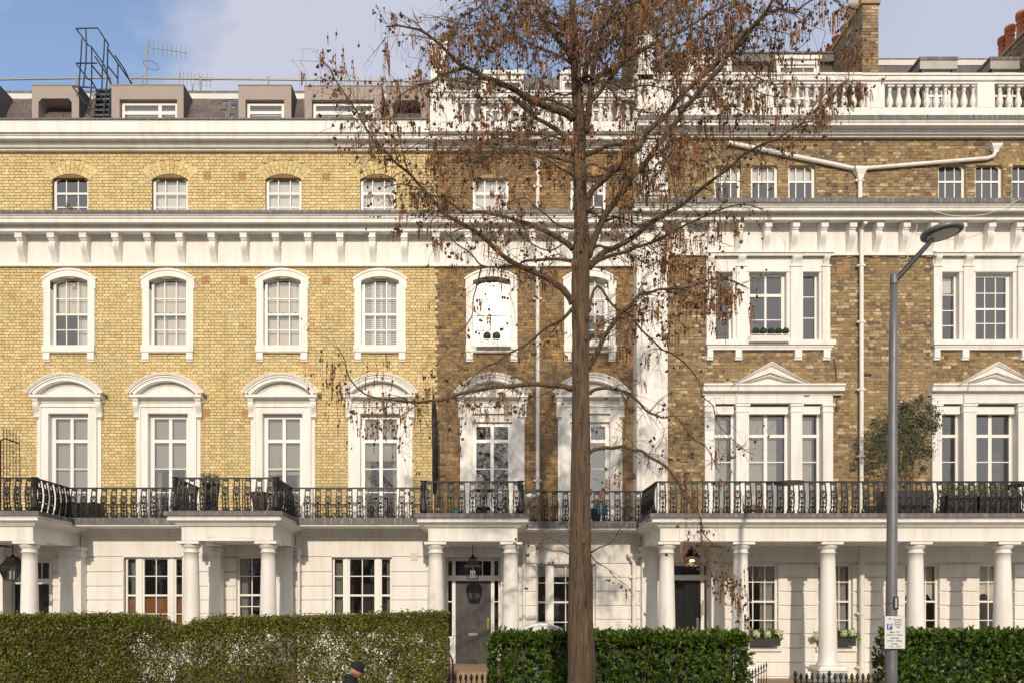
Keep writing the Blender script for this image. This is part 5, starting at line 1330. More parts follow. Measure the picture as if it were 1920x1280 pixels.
# ------------------------------------------------------------------ balcony dividers, folded parasol
def divider(px, Yw, Yf, zb, label):
    t = thing('balcony_divider', label, 'iron screen', (X(px,19.9), Yw, zb)); x = X(px, 19.5)
    tb(t, 'frame', [(x,Yw,zb+2.05),(x,Yf+.18,zb+2.05),(x,Yf,zb+1.95),(x,Yf,zb)], .022, M['iron'])
    y = Yf+.13
    while y < Yw: tb(t, 'bar', [(x,y,zb),(x,y,zb+2.05+.28)], .009, M['iron'], 4); y += .13
    mb = MB(); z = zb+.1
    while z < zb+2: mb.tube([(x,Yf,z),(x,Yw,z)], .004, 3); z += .12
    build(mb, 'wire', M['iron'], t)
divider(14.5, 19.95, 19.2, ZB_L, 'black iron screen with spikes dividing the balcony at the left edge')
t = thing('folded_parasol', 'tall folded black canvas parasol standing on the balcony where yellow brick meets brown', 'parasol', (X(815.5,19.35), 19.35, ZB_R))
x, y = X(815.5,19.35), 19.35
mb = MB(); hz = [Z(q, y)-ZB_R for q in (728, 752, 775, 800, 850, 905, 955)]
mb.tube([(x-.05,y,Z(724,y)),(x-.05,y,Z(745,y))], .018, 6); build(mb, 'pole_tip', M['wood'], t)
mb = MB()
for k in range(7):
    a = 2*math.pi*k/7; r1 = .045
    pr = [(.012,Z(738,y)),(.03,Z(752,y)),(.055,Z(772,y)),(.065,Z(800,y)),(.062,Z(850,y)),(.065,Z(890,y)),(.05,Z(925,y))]
    mb.tube([(x-.04+.035*(745-730)/15*0+.5*r*math.cos(a+z*.2)+.045*min(1,(Z(738,y)-z)), y+.5*r*math.sin(a+z*.2), z) for r, z in pr], [r*.75 for r, z in pr], 6)
build(mb, 'canopy', M['parasol'], t); tb(t, 'pole', [(x,y,Z(925,y)),(x,y,ZB_R)], .022, M['wood'])

# ------------------------------------------------------------------ leaves helper
def leaf_cloud(n, pos, size, ratio=.5, normal=None, spread=1.0, fold=.12, jitter=.35):
    """pos: (n,3); returns folded four-vertex-pair leaves as quads"""
    d = rng.normal(size=(n,3)); d /= np.linalg.norm(d, axis=1)[:,None]
    if normal is not None: d = d*spread + np.asarray(normal); d /= np.linalg.norm(d, axis=1)[:,None]
    a = rng.normal(size=(n,3)); a -= d*(a*d).sum(1)[:,None]; a /= np.linalg.norm(a, axis=1)[:,None]
    b = np.cross(d, a); s = size*(1+rng.uniform(-jitter, jitter, n))[:,None]
    V = np.empty((n,6,3)); w = s*ratio*.5
    base = pos; tip = pos + a*s
    mid1 = pos + a*s*.30; mid2 = pos + a*s*.72
    V[:,0] = base; V[:,1] = mid1 + b*w + d*s*fold; V[:,2] = mid2 + b*w*.8 + d*s*fold; V[:,3] = tip; V[:,4] = mid2 - b*w*.8 + d*s*fold; V[:,5] = mid1 - b*w + d*s*fold
    idx = np.arange(n)[:,None]*6
    Fq = np.concatenate([idx+np.array([[0,1,2,3]]), idx+np.array([[0,3,4,5]])])
    return V.reshape(-1,3), Fq
def leaves(name, n, pos, size, m, par, ratio=.5, normal=None, spread=1.0, kind='stuff', label=None, fold=.12):
    ow = np.array(world_loc(par)) if par is not None else np.zeros(3)
    V, Fq = leaf_cloud(n, pos - ow, size, ratio, normal, spread, fold)
    me = np_mesh(name, V, Fq, m); o = link(name, me, par, label, kind=kind); return o
def ball_pts(n, c, r, sq=(1,1,1), shell=.75):
    d = rng.normal(size=(n,3)); d /= np.linalg.norm(d, axis=1)[:,None]; q = rng.uniform(shell**3, 1, n)**(1/3)
    return np.array(c) + d*q[:,None]*r*np.array(sq)

# balcony furniture (right)
def round_table(px, pyt, Y, r, zb, label, m=M['iron'], leg=True):
    x, zt = X(px,Y), Z(pyt,Y); t = thing('balcony_table', label, 'table', (x,Y,zb))
    mb = MB(); mb.lathe(x, Y, [(r*.9,zt-.03),(r,zt-.02),(r,zt),(r*.98,zt+.008)], 24); build(mb, 'table_top', m, t)
    mb = MB(); mb.tube([(x,Y,zb+.03),(x,Y,zt-.03)], .025, 8); mb.lathe(x, Y, [(r*.55,zb),(r*.5,zb+.025),(.03,zb+.05)], 16); build(mb, 'table_leg', m, t)
round_table(1480, 904, 18.5, .36, ZB_R, 'round bistro table with a tilted dark top on the balcony of the brown house')
round_table(907, 918, 18.4, .27, ZB_R, 'small dark round table on the balcony over the grey door', M['wood'])
def planter(px, pyt, pyb, Y, w, d, label, m, zb=ZB_R, leafm=None, n=700, lh=.28, size=.045, cat='planter', rnd=False):
    x, zt = X(px,Y), Z(pyt,Y); t = thing('planter', label, cat, (x,Y,zb))
    mb = MB()
    if rnd: mb.lathe(x, Y, [(w*.36,zb),(w*.40,zb+(zt-zb)*.5),(w*.5,zt-.03),(w*.54,zt-.02),(w*.54,zt),(w*.45,zt),(w*.44,zt-.05)], 18)
    else:
        mb.box(x-w/2, x+w/2, Y-d/2, Y+d/2, zb, zt-.03); mb.box(x-w/2-.015, x+w/2+.015, Y-d/2-.015, Y+d/2+.015, zt-.03, zt)
    build(mb, 'pot', m, t)
    if leafm:
        p = np.array([x,Y,zt+lh*.35]) + rng.uniform(-.5,.5,(n,3))*np.array([w*1.05, d*1.1, lh*1.1]); p[:,2] += rng.uniform(0,1,n)**3*lh*.4
        leaves('foliage', n, p, size, leafm, t)
    return t
planter(1797, 929, 0, 18.6, .70, .3, 'bright green leafy shrub in a box on the balcony behind the railing, left of two', M['plastic'], leafm=M['boxleaf'], n=900)
planter(1868, 931, 0, 18.6, 1.0, .3, 'bright green leafy hedge in a long planter at the right end of the balcony', M['plastic'], leafm=M['boxleaf'], n=1200)
planter(1693, 921, 0, 19.0, 1.12, .42, 'wide grey trough under the olive tree on the balcony', M['plastic'], leafm=None)
planter(396, 906, 0, 18.2, .40, .4, 'dark round pot at the left inside the second porch balcony', M['iron'], zb=ZB_L, leafm=M['darkleaf'], n=500, lh=.2, rnd=True)
planter(487, 923, 0, 18.4, .42, .4, 'weathered round pot with a wide rim on the second porch balcony', M['wood'], zb=ZB_L, rnd=True)
planter(152, 943, 0, 19.7, .95, .3, 'long black trough on the floor of the balcony outside the left french window', M['iron'], zb=ZB_L)
Y = 19.6; x = X(1128,Y); t = thing('balcony_box', 'small blue plastic box on a stand on the balcony beside the tree trunk', 'box', (x, Y, ZB_R)); zq_ = Z(963,Y)
mb = MB(); mb.box(x-.12, x+.12, Y-.1, Y+.1, zq_, Z(945,Y)); mb.box(x-.13, x+.13, Y-.11, Y+.11, Z(945,Y), Z(943,Y)); build(mb, 'box', M['blue'], t)
for s in (-1,1): tb(t, 'leg', [(x+s*.09,Y,zq_),(x+s*.1,Y,ZB_R)], .012, M['iron'])
mb = MB(); Y = 18.1; x = X(851,Y); P = [(.03,ZB_R),(.10,ZB_R+.01),(.11,ZB_R+.12),(.07,ZB_R+.17),(.02,ZB_R+.18)]; mb.lathe(x, Y, P, 12); mb.tube([(x+.1,Y,ZB_R+.1),(x+.2,Y,ZB_R+.17),(x+.22,Y,ZB_R+.2)], .02, 6); mb.tube([(x-.1,Y,ZB_R+.05),(x-.15,Y,ZB_R+.12),(x-.09,Y,ZB_R+.17)], .012, 6)
mb.build('watering_can', M['teal'], None, label='small turquoise watering can on the balcony over the grey door', cat='watering can')
# wooden bench at right end
t = thing('balcony_bench', 'weathered slatted table end with crossed legs at the right edge of the balcony', 'table', (X(1915,18.3),18.3,ZB_R)); Y = 18.3
for k in range(4): mb = MB(); mb.box(X(1897,Y), X(1960,Y), Y-.25+.13*k, Y-.15+.13*k, Z(909,Y), Z(906,Y)); build(mb, 'slat', M['wood'], t)
tb(t, 'leg', [P3(1903,910,Y), P3(1930,958,Y)], .022, M['wood']); tb(t, 'leg', [P3(1930,910,Y), P3(1903,958,Y)], .022, M['wood'])
# covered chairs with pink cushion
t = thing('balcony_chair', 'folding balcony chair with a faded pink cushion behind the railing', 'chair', (X(1413,18.6),18.6,ZB_R)); Y = 18.6; x = X(1413,Y)
mb = MB(); mb.box(x-.2, x+.2, Y-.2, Y+.2, ZB_R+.22, ZB_R+.30); build(mb, 'cushion', M['pink'], t); mb = MB(); mb.box(x-.2, x+.2, Y+.18, Y+.21, ZB_R+.3, ZB_R+.62); build(mb, 'backrest', M['galv'], t)
for s in (-1,1): tb(t, 'leg', [(x+s*.19,Y-.18,ZB_R),(x+s*.19,Y+.18,ZB_R+.45)], .012, M['galv']); tb(t, 'leg', [(x+s*.19,Y+.18,ZB_R),(x+s*.19,Y-.18,ZB_R+.3)], .012, M['galv'])
# olive tree
t = thing('olive_tree', 'small grey green olive tree in the trough on the balcony, partly behind the lamp post', 'tree', (X(1712,19.0),19.0,ZB_R))
Y = 19.0; tr = [P3(1712,925,Y),P3(1711,900,Y),P3(1712,870,Y),P3(1706,845,Y)]
tb(t, 'trunk', tr, [.022,.02,.018,.012], M['twig'])
for q in range(14):
    a = P3(1710,random.uniform(840,880),Y); ex, ey = random.uniform(1640,1752), random.uniform(750,860); tb(t, 'branch', [a, P3((1710+ex)/2+4,(860+ey)/2,Y-.1), (X(ex,Y), Y+random.uniform(-.3,.2), Z(ey,Y))], [.011,.008,.004], M['twig'], 4)
pp_ = []
for c, r, n in (((1672,800),.42,1200),((1700,790),.42,1300),((1733,792),.30,800),((1665,835),.33,700),((1716,835),.40,1000),((1698,765),.25,400),((1742,765),.18,250),((1645,820),.22,300),((1688,762),.14,160),((1722,752),.12,140),((1750,800),.14,200),((1640,795),.12,140),((1695,866),.2,260),((1735,850),.16,220),((1655,862),.14,160),((1755,778),.08,90),((1728,878),.1,110),((1632,838),.1,100)):
    cc = np.array([X(c[0],Y), Y-.05, Z(c[1],Y)]); pp_.append(cc + rng.normal(size=(int(n*.62),3))*r*.50*np.array([1.05,.7,.95]))
pp_ = np.concatenate(pp_); leaves('crown', len(pp_), pp_, .075, M['olive'], t, ratio=.3)
# topiary window boxes
def ball_box(xs, py, Y, zbp, r, wx, label, m, leafm, n=450):
    zb_ = Z(zbp, Y); t = thing('window_box', label, 'window box', (X(sum(xs)/len(xs),Y),Y,zb_)); xa, xb = X(wx[0],Y), X(wx[1],Y)
    mb = MB(); mb.box(xa, xb, Y-.09, Y+.09, zb_-.03, zb_+.13); build(mb, 'box', m, t)
    mb = MB(); mb.tube([(xa-.03,Y-.13,zb_+.14),(xb+.03,Y-.13,zb_+.14)], .008, 4); mb.tube([(xa-.03,Y-.13,zb_-.02),(xb+.03,Y-.13,zb_-.02)], .008, 4)
    k = xa
    while k < xb:
        mb.tube([(k+.05*math.cos(a), Y-.13, zb_+.06+.05*math.sin(a)) for a in np.linspace(0, 6.28, 9)], .006, 4); k += .13
    build(mb, 'rail', M['paint2'], t)
    for q in xs:
        x, z = X(q,Y), Z(py,Y); c = MB(); c.ball((x,Y,z), r*.9, seg=12, rings=8); o = build(c, 'topiary_ball', leafm, t, smooth=True)
        leaves('foliage', n, ball_pts(n, (x,Y,z), r, shell=.9), .022, leafm, o)
ball_box([913.5, 931], 630, 19.84, 649, .105, (893,958), 'white rail window box with two round clipped balls in the sun-dazzled window', M['paint2'], M['darkleaf'])
ball_box([1417,1431,1446,1460,1473], 621, 19.70, 640, .085, (1404,1478), 'white window box holding a row of small dark green clipped balls', M['paint2'], M['darkleaf'])
ball_box([1112,1128], 632, 19.84, 649, .095, (1085,1140), 'white rail window box with dark clipped balls right behind the tree trunk', M['paint2'], M['darkleaf'])
t = thing('pot_plant', 'tiny green plant on the sill of the top floor window at far left', 'plant', (X(129,19.8),19.8,Z(394,19.8))); Yp_ = 19.8
leaves('foliage', 160, np.array([X(129,Yp_),Yp_,Z(389,Yp_)])+rng.normal(size=(160,3))*.05, .035, M['boxleaf'], t); mb = MB(); mb.lathe(X(129,Yp_), Yp_, [(.03,Z(395,Yp_)),(.05,Z(391,Yp_))], 10); build(mb, 'pot', M['terra'], t)
def flower_box(pa, pb, label, heads):
    Y = 19.66; xa, xb = X(pa,Y), X(pb,Y); z0, z1 = Z(1209.5,Y), Z(1195,Y); t = thing('flower_box', label, 'window box', ((xa+xb)/2,Y,z0), group='flower boxes on the white window sills')
    mb = MB(); mb.box(xa, xb, Y-.12, Y+.12, z0, z1); mb.box(xa-.01, xb+.01, Y-.13, Y+.13, z1-.02, z1); build(mb, 'box', M['plastic'], t)
    n = 700; p = np.array([(xa+xb)/2, Y, z1+.07])+rng.uniform(-.5,.5,(n,3))*np.array([xb-xa+.1,.3,.26]); leaves('foliage', n, p, .07, M['laurel'], t, ratio=.55)
    for q, w in heads:
        c = (X(q,Y-.1), Y-.12, Z(w,Y)); mb = MB(); mb.ball(c, .07, seg=8, rings=6); o = build(mb, 'flower_head', M['flower'], t)
        leaves('petal', 140, ball_pts(140, c, .082, shell=.9), .035, M['flower'], o, ratio=.9)
flower_box(1400, 1460, 'black flower box with three cream hydrangea heads on the sill right of the laurel hedge', [(1417,1187),(1438,1187),(1459,1184)])
flower_box(1537, 1601, 'black flower box with cream hydrangea heads partly behind the round column', [(1530,1191),(1582,1186),(1597,1184)])

# ------------------------------------------------------------------ white dome-topped cover behind the laurel hedge
t = thing('white_canopy', 'white curved canopy top rising behind the laurel hedge left of the tree', 'canopy', (X(1016,15.6),15.6,0))
mb = MB(); Y = 15.6; xa, xb = X(972,Y), X(1062,Y); n = 14
for i in range(n):
    a0, a1 = math.pi*i/n, math.pi*(i+1)/n; cx, hw, h = (xa+xb)/2, (xb-xa)/2, .24; zb_ = Z(1190,Y)
    A = (cx-hw*math.cos(a0), zb_+h*math.sin(a0)); B = (cx-hw*math.cos(a1), zb_+h*math.sin(a1))
    mb.poly([(A[0],Y,A[1]),(B[0],Y,B[1]),(B[0],Y+.9,B[1]),(A[0],Y+.9,A[1])]); mb.poly([(A[0],Y,zb_-.1),(B[0],Y,zb_-.1),(B[0],Y,B[1]),(A[0],Y,A[1])])
mb.box(xa+.05, xb-.05, Y+.03, Y+.85, .0, zb_); build(mb, 'cover', M['paint2'], t); tb(t, 'seam', [( (xa+xb)/2-.9*(xb-xa)/2*math.cos(a), Y-.01, Z(1190,Y)+.21*math.sin(a)) for a in np.linspace(0,math.pi,12)], .012, M['paint2'])

# ------------------------------------------------------------------ iron railings at the pavement
def spear(kind='spear'):
    mb = MB()
    if kind == 'spear':
        mb.lathe(0,0,[(.010,-1.2),(.010,-.17),(.020,-.165),(.020,-.155),(.010,-.15),(.014,-.125),(.03,-.09),(.031,-.07),(.022,-.03),(.004,0)], 8)
    elif kind == 'finial':
        mb.lathe(0,0,[(.028,-1.2),(.028,-.17),(.035,-.16),(.022,-.14),(.022,-.09),(.03,-.085),(.022,-.07),(.045,-.04),(.028,-.005),(.008,.03)], 8)
    else: mb.lathe(0,0,[(.008,-1.1),(.008,-.14),(.018,-.10),(.018,-.07),(.003,0)], 6)
    me = bpy.data.meshes.new('bar'); me.from_pydata(mb.v, [], mb.f); me.materials.append(M['iron']); me.update(); return me
SP, FN, TH = spear(), spear('finial'), spear('thin')
def fence(label, pts, Y, finials=(), mesh=SP, rail_z=None):
    t = thing('iron_railings', label, 'railings', (X(pts[0][0],Y), Y, .2)); xs = []
    for px, py in pts: link('railing_bar', mesh, t, loc=(X(px,Y)-t.location.x, 0, Z(py,Y)-.2))
    for px, py in finials: link('finial_post', FN, t, loc=(X(px,Y)-t.location.x, 0, Z(py,Y)-.2))
    allx = [X(p[0],Y) for p in list(pts)+list(finials)]; zt = Z(pts[0][1],Y)
    mb = MB(); mb.box(min(allx)-.02, max(allx)+.04, Y-.02, Y+.02, zt-.20, zt-.175); mb.box(min(allx)-.02, max(allx)+.04, Y-.02, Y+.02, .35, .37); build(mb, 'rail', M['iron'], t)
    mb = MB(); mb.box(min(allx)-.05, max(allx)+.08, Y-.12, Y+.12, 0, .3); build(mb, 'plinth', M['stone'], t)
YFN = 14.1
fence('black spear-topped railings between the laurel hedge and the lamp post', [(1502+10.5*i,1260.5) for i in range(5)]+[(1566+10.4*i,1260.5) for i in range(10)], YFN, [(1491.5,1259),(1555,1259)])
fence('black spear-topped gate railings in front of the grey door steps', [(843+10.2*i,1262) for i in range(8)], YFN, [(838,1264)])
t = thing('iron_railings', 'thin black railings running back towards the house right of the laurel hedge', 'railings', (X(1420,15), 15, 0))
for i in range(7):
    Y = 14.3+.36*i; px = 1405+ 5.4*i; xq_, zq_ = X(1437,16.4)-.0, 1.36
    link('railing_bar', TH, t, loc=(X(1405,14.4)+(X(1437,16.6)-X(1405,14.4))*i/6-t.location.x, 14.4+2.2*i/6-15, 1.40))
tb(t, 'rail', [(X(1405,14.4),14.4,1.22),(X(1437,16.6),16.6,1.22)], .012, M['iron'])
# handrails at the steps
for a, b, lab in ((842,852,'black iron handrail curving down the left side of the steps'),(923,921,'black iron handrail on the right side of the steps')):
    t = thing('step_handrail', lab, 'handrail', (X(a,16.8),16.8,0.2)); sgn = 1 if a < 880 else -1
    xh = X(a,17.4)+ (0 if sgn > 0 else .02)
    tb(t, 'rail', [(xh,17.5,Z(1196,17.5)),(xh,17.4,Z(1200,17.4)),(xh+.0,17.2,Z(1222,17.2)),(xh+sgn*.10,16.6,Z(1236,16.6)),(xh+sgn*.12,16.5,Z(1244,16.5)),(xh+sgn*.12,16.4,.3)], .02, M['iron'])
    tb(t, 'post', [(xh,17.5,Z(1196,17.5)),(xh,17.5,FLOOR-.1)], .016, M['iron'])

# ------------------------------------------------------------------ hedges
def interp(pts, x):
    for (a, va), (b, vb) in zip(pts[:-1], pts[1:]):
        if a <= x <= b: return va+(vb-va)*(x-a)/(b-a)
    return pts[0][1] if x < pts[0][0] else pts[-1][1]
def noise1(seed, n=6, amp=1.0):
    r = random.Random(seed); c = [(r.uniform(.5,9), r.uniform(0,6.28), r.uniform(.3,1)) for _ in range(n)]
    return lambda x, y=0: amp*sum(w*math.sin(f*x+p+y*f*.7*(1 if i % 2 else -1)) for i, (f, p, w) in enumerate(c))/n
def hedge_privet():
    Y0, Y1 = 14.0, 14.75; xa, xb = X(-110,Y0), X(838,Y0)
    t = thing('privet_hedge', 'tall clipped privet hedge with small yellow green leaves and thin gaps showing white wall', 'hedge', ((xa+xb)/2,14.35,0))
    prof_ = [(-200,1156),(230,1156),(285,1161),(305,1180),(330,1186),(352,1172),(400,1162),(560,1159),(720,1154),(800,1152),(838,1150)]
    dens_ = [(-200,1.5),(215,1.45),(250,.9),(275,.46),(330,.34),(360,.68),(420,.56),(540,.52),(620,.55),(700,.72),(760,.9),(838,1.0)]
    nz = noise1(3); N = 330000
    x = rng.uniform(xa, xb, N); zf = rng.uniform(0,1,N); px = 900+x*F/Y0
    top = np.interp(px, [p[0] for p in prof_], [p[1] for p in prof_]); ztop = 2.6+(1135-top)*Y0/F
    z = .1+(ztop-.1)*(1-zf**1.15)
    y = np.where(rng.uniform(size=N) < .62, Y0+np.abs(rng.normal(0,.06,N)), rng.uniform(Y0, Y1, N))
    # the top is clipped dense
    topm = rng.uniform(size=N) < .13; z = np.where(topm, ztop-np.abs(rng.normal(0,.05,N)), z); y = np.where(topm, rng.uniform(Y0,Y1,N), y)
    dn = np.interp(px, [p[0] for p in dens_], [p[1] for p in dens_])
    cl = np.sin(x*7.1+z*3)*.5+np.sin(x*13.7-z*9.3+1)*.5+np.sin(x*3.1+z*17.1)*.4+np.sin(x*23+z*21)*.35
    near = np.clip((z-(ztop-.35))/.3, 0, 1)
    pr = np.clip(dn*(.62+.28*cl)+near*.55, .06, 1); keep = rng.uniform(size=N) < pr*np.where(y > Y0+.35, .45, 1)
    low = z < .75; keep &= ~(low & (rng.uniform(size=N) < .6))
    z = z + rng.normal(0,.012,N) + np.where(topm, rng.exponential(.018,N), 0)
    P = np.stack([x,y,z],1)[keep]
    leaves('foliage', len(P), P, .047, M['privet'], t, ratio=.55, normal=(0,-.5,.55), spread=1.0)
    mb = MB()
    for i in range(1900):
        x0 = random.uniform(xa, xb); y0 = random.uniform(Y0+.05, Y1-.05); z0 = random.uniform(.1,1.7); q = 900+x0*F/Y0; zt = 2.6+(1135-interp(prof_, q))*Y0/F
        L = random.uniform(.25,.7); dx = random.gauss(0,.18)
        z1 = min(z0+L, zt-.04); mb.tube([(x0,y0,z0),(x0+dx*.5+random.gauss(0,.03),y0+random.gauss(0,.04),(z0+z1)/2),(x0+dx,y0+random.gauss(0,.06),z1)], [.006,.005,.003], 3, cap=False)
    for i in range(70):
        x0 = random.uniform(xa, xb); mb.tube([(x0,14.35,0),(x0+random.gauss(0,.06),14.35,.7),(x0+random.gauss(0,.12),14.35,1.5)], [.018,.014,.008], 5, cap=False)
    build(mb, 'stems', M['hedgetwig'], t, kind='stuff')
    # sprigs breaking the clipped line
    sp = []
    for i in range(340):
        x0 = random.uniform(xa, xb); q = 900+x0*F/Y0
        if i < 120: q = random.uniform(285, 430); x0 = X(q, Y0)
        zt = 2.6+(1135-interp(prof_, q))*Y0/F; h = random.uniform(.03,.09)*(1.9 if 290 < q < 420 else 1); y0 = random.uniform(Y0,Y1)
        for k in range(9): sp.append((x0+random.gauss(0,.02)+k*.002, y0+random.gauss(0,.02), zt-.03+h*k/8+random.gauss(0,.01)))
    leaves('sprig_leaves', len(sp), np.array(sp), .04, M['privet'], t, ratio=.5)
hedge_privet()
def laurel_leaf_mesh():
    mb = MB(); L, w = .108, .021
    mb.v = [(0,0,0),(-w*.8,L*.25,.006),(-w,L*.5,.009),(-w*.7,L*.78,.004),(0,L,-.006),(w*.7,L*.78,.004),(w,L*.5,.009),(w*.8,L*.25,.006),(0,L*.5,-.004)]
    mb.f = [(0,8,2,1),(8,4,3,2),(0,7,6,8),(8,6,5,4)]; me = bpy.data.meshes.new('leaf'); me.from_pydata(mb.v, [], mb.f); me.materials.append(M['laurel']); me.update(); return me, np.array(mb.v), mb.f
LME, LV, LF = laurel_leaf_mesh()
def hedge_laurel(pa, pb, pyt, label, seed, endtaper=True):
    r = random.Random(seed); Y0, Y1 = 14.0, 14.8; xa, xb = X(pa,Y0), X(pb,Y0); zt = Z(pyt,Y0)
    t = thing('laurel_hedge', label, 'hedge', ((xa+xb)/2,14.4,0)); nz = noise1(seed); V = []; Fq = []; cnt = 0
    A = (xb-xa); clusters = []
    def spawn(p, axis, n, up):
        nonlocal cnt
        ax = Vector(axis).normalized(); side = ax.orthogonal().normalized(); up_ = ax.cross(side)
        for k in range(n):
            a = k*2.4+r.uniform(-.7,.7); el = r.uniform(.25,1.05)-(k/n)*.2
            d = (ax*math.cos(el)+(side*math.cos(a)+up_*math.sin(a))*math.sin(el)).normalized()
            nrm = (ax - d*ax.dot(d)); nrm = nrm.normalized() if nrm.length > .05 else d.orthogonal().normalized()
            xx = d.cross(nrm).normalized(); s = r.uniform(.55,1.2)*(1.0 if not up else 1.05)
            mtx = Matrix((( xx.x*s, d.x*s, nrm.x*s),(xx.y*s, d.y*s, nrm.y*s),(xx.z*s, d.z*s, nrm.z*s)))
            pos = Vector(p)+ax*(.05*k/n); clusters.append((pos, mtx))
    n1 = int(A*1.75*230)
    for i in range(n1):   # front face
        x = r.uniform(xa, xb); z = r.uniform(.15, zt-.02)
        if z < .9 and r.random() < .4: continue
        y = Y0+.09*nz(x*1.5, z*3)+r.uniform(0,.14); spawn((x,y,z), (r.gauss(0,.6), -1, r.uniform(.0,1.5)), 5, False)
    for i in range(int(A*.8*230)):
        x = r.uniform(xa, xb); y = r.uniform(Y0+.02, Y1); z = zt-.07+.05*nz(x*2, y*5)+r.uniform(-.03,.05)+(.06 if r.random() < .08 else 0); spawn((x,y,z), (r.gauss(0,.35), r.gauss(-.1,.35), 1), 6, True)
    for i in range(int(A*260)): spawn((r.uniform(xa, xb), Y0+r.uniform(0,.25), zt-r.uniform(.02,.2)), (r.gauss(0,.5), -.8, r.uniform(.3,1.5)), 5, False)
    for e, sx in ((xa,-1),(xb,1)):
        for i in range(330): spawn((e+sx*r.uniform(-.1,.03), r.uniform(Y0,Y1), r.uniform(.2,zt-.05)), (sx, -.4, r.uniform(.2,1)), 5, False)
    clusters_s = sorted(range(len(clusters)), key=lambda i: (clusters[i][0].y*2 + abs(clusters[i][0].x-2.0)*.15 - clusters[i][0].z*.5))
    front = set(clusters_s[:300]); L = Vector(world_loc(t)); off = np.array(L)
    for i, (p, m) in enumerate(clusters):
        if i in front:
            o = link('leaf', LME, t); o.matrix_local = Matrix.Translation(p-L) @ m.to_4x4()
        else:
            mm = np.array(m); vv = LV @ mm.T + np.array(p) - off; V.append(vv); Fq.append(np.array(LF)+9*(len(V)-1))
    me = np_mesh('foliage', np.concatenate(V), np.concatenate(Fq), M['laurel']); link('foliage', me, t, kind='stuff')
    mb = MB()
    for i in range(int(A*30)):
        x0 = r.uniform(xa+.05, xb-.05); mb.tube([(x0,14.4+r.gauss(0,.12),0),(x0+r.gauss(0,.08),14.4+r.gauss(0,.12),.9),(x0+r.gauss(0,.15),14.35+r.gauss(0,.2),zt-.15)], [.014,.011,.006], 4, cap=False)
    build(mb, 'stems', M['hedgetwig'], t, kind='stuff')
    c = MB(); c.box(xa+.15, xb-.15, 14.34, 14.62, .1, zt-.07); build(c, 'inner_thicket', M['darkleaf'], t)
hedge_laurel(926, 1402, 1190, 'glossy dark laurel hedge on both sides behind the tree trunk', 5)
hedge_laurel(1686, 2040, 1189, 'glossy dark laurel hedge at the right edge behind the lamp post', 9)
# low garden wall behind the hedges
for a, b, lab in ((-120,836,'low white garden wall behind the privet hedge'),(930,1400,'low white garden wall behind the laurel hedge at the tree'),(1690,2050,'low white garden wall behind the right laurel hedge')):
    mb = MB(); mb.box(X(a,14.9), X(b,14.9), 14.9, 15.05, 0, .75); mb.build('garden_wall', M['paint'], None, label=lab, cat='wall')

# ------------------------------------------------------------------ lamp post with sign
t = thing('lamp_post', 'tall grey tapering street lamp post with a flat round head, right of the tree', 'street lamp', (X(1670,11),11,0))
Y = 11.0; xb_ = X(1670,Y); mb = MB(); xt = X(1675.7,Y)
mb.lathe(xb_, Y, [(.095,0),(.095,.9),(.088,1.0)], 24); n0 = len(mb.v)
pts = [(xb_,Y,.95)]+[(xb_+(xt-xb_)*k/8, Y, .95+(Z(535,Y)-.95)*k/8) for k in range(1,9)]; mb.tube(pts, [.086-.036*k/8 for k in range(9)], 24); build(mb, 'pole', M['post'], t, smooth=True)
mb = MB(); mb.lathe(xt, Y, [(.052,Z(534,Y)),(.053,Z(532,Y)),(.053,Z(517,Y)),(.045,Z(514,Y)),(.02,Z(511.5,Y))], 20); build(mb, 'pole_cap', M['post'], t, smooth=True)
tb(t, 'arm', [P3(1680,525,Y), P3(1735,464,Y), P3(1748,449,Y)], [.041,.035,.032], M['postd'], 12)
cx, cz = X(1766,Y), Z(437,Y); mb = MB(); r = .275
mb.lathe(cx, Y, [(r*.86,cz-.022),(r*.97,cz-.018),(r*1.0,cz+.01),(r*.97,cz+.04),(r*.7,cz+.065),(r*.2,cz+.075)], 40); build(mb, 'lamp_head', M['post'], t, smooth=True)
mb = MB(); mb.lathe(cx, Y, [(r*.87,cz-.024),(r*.88,cz-.020)], 40); build(mb, 'lamp_rim', M['postd'], t)
mb = MB(); mb.lathe(cx+.01, Y, [(r*.72,cz-.030),(r*.72,cz-.023)], 40); build(mb, 'lamp_lens', M['lens'], t)
for o_ in [c for c in t.children if c.name.split('.')[0] in ('lamp_head','lamp_rim','lamp_lens')]:
    pv = Vector((cx-t.location.x, 0, cz)); o_.data.transform(Matrix.Translation(pv) @ Matrix.Rotation(R(-5.5), 4, 'Y') @ Matrix.Translation(-pv))
mb = MB(); x = X(1673.5,Y); mb.box(x-.036, x+.036, Y-.095, Y-.080, Z(1141.5,Y), Z(1118,Y)); o = build(mb, 'post_plate', M['ink'], t)
mb = MB()
for k in range(3): zc = Z(1125+5.4*k,Y); mb.box(x-.013, x+.013, Y-.0975, Y-.095, zc-.016, zc+.016); mb.box(x-.007, x+.007, Y-.099, Y-.0975, zc-.009, zc+.009)
mb.box(x-.02, x+.02, Y-.0975, Y-.095, Z(1121,Y)-.004, Z(1121,Y)+.004); build(mb, 'plate_marking', M['lens'], o)
for z in (Z(1130,Y),): tb(t, 'strap', [(xb_+.0868*math.cos(a)+.006, Y+.0868*math.sin(a), z) for a in np.linspace(0,6.28,18)], .003, M['postd'], 4)
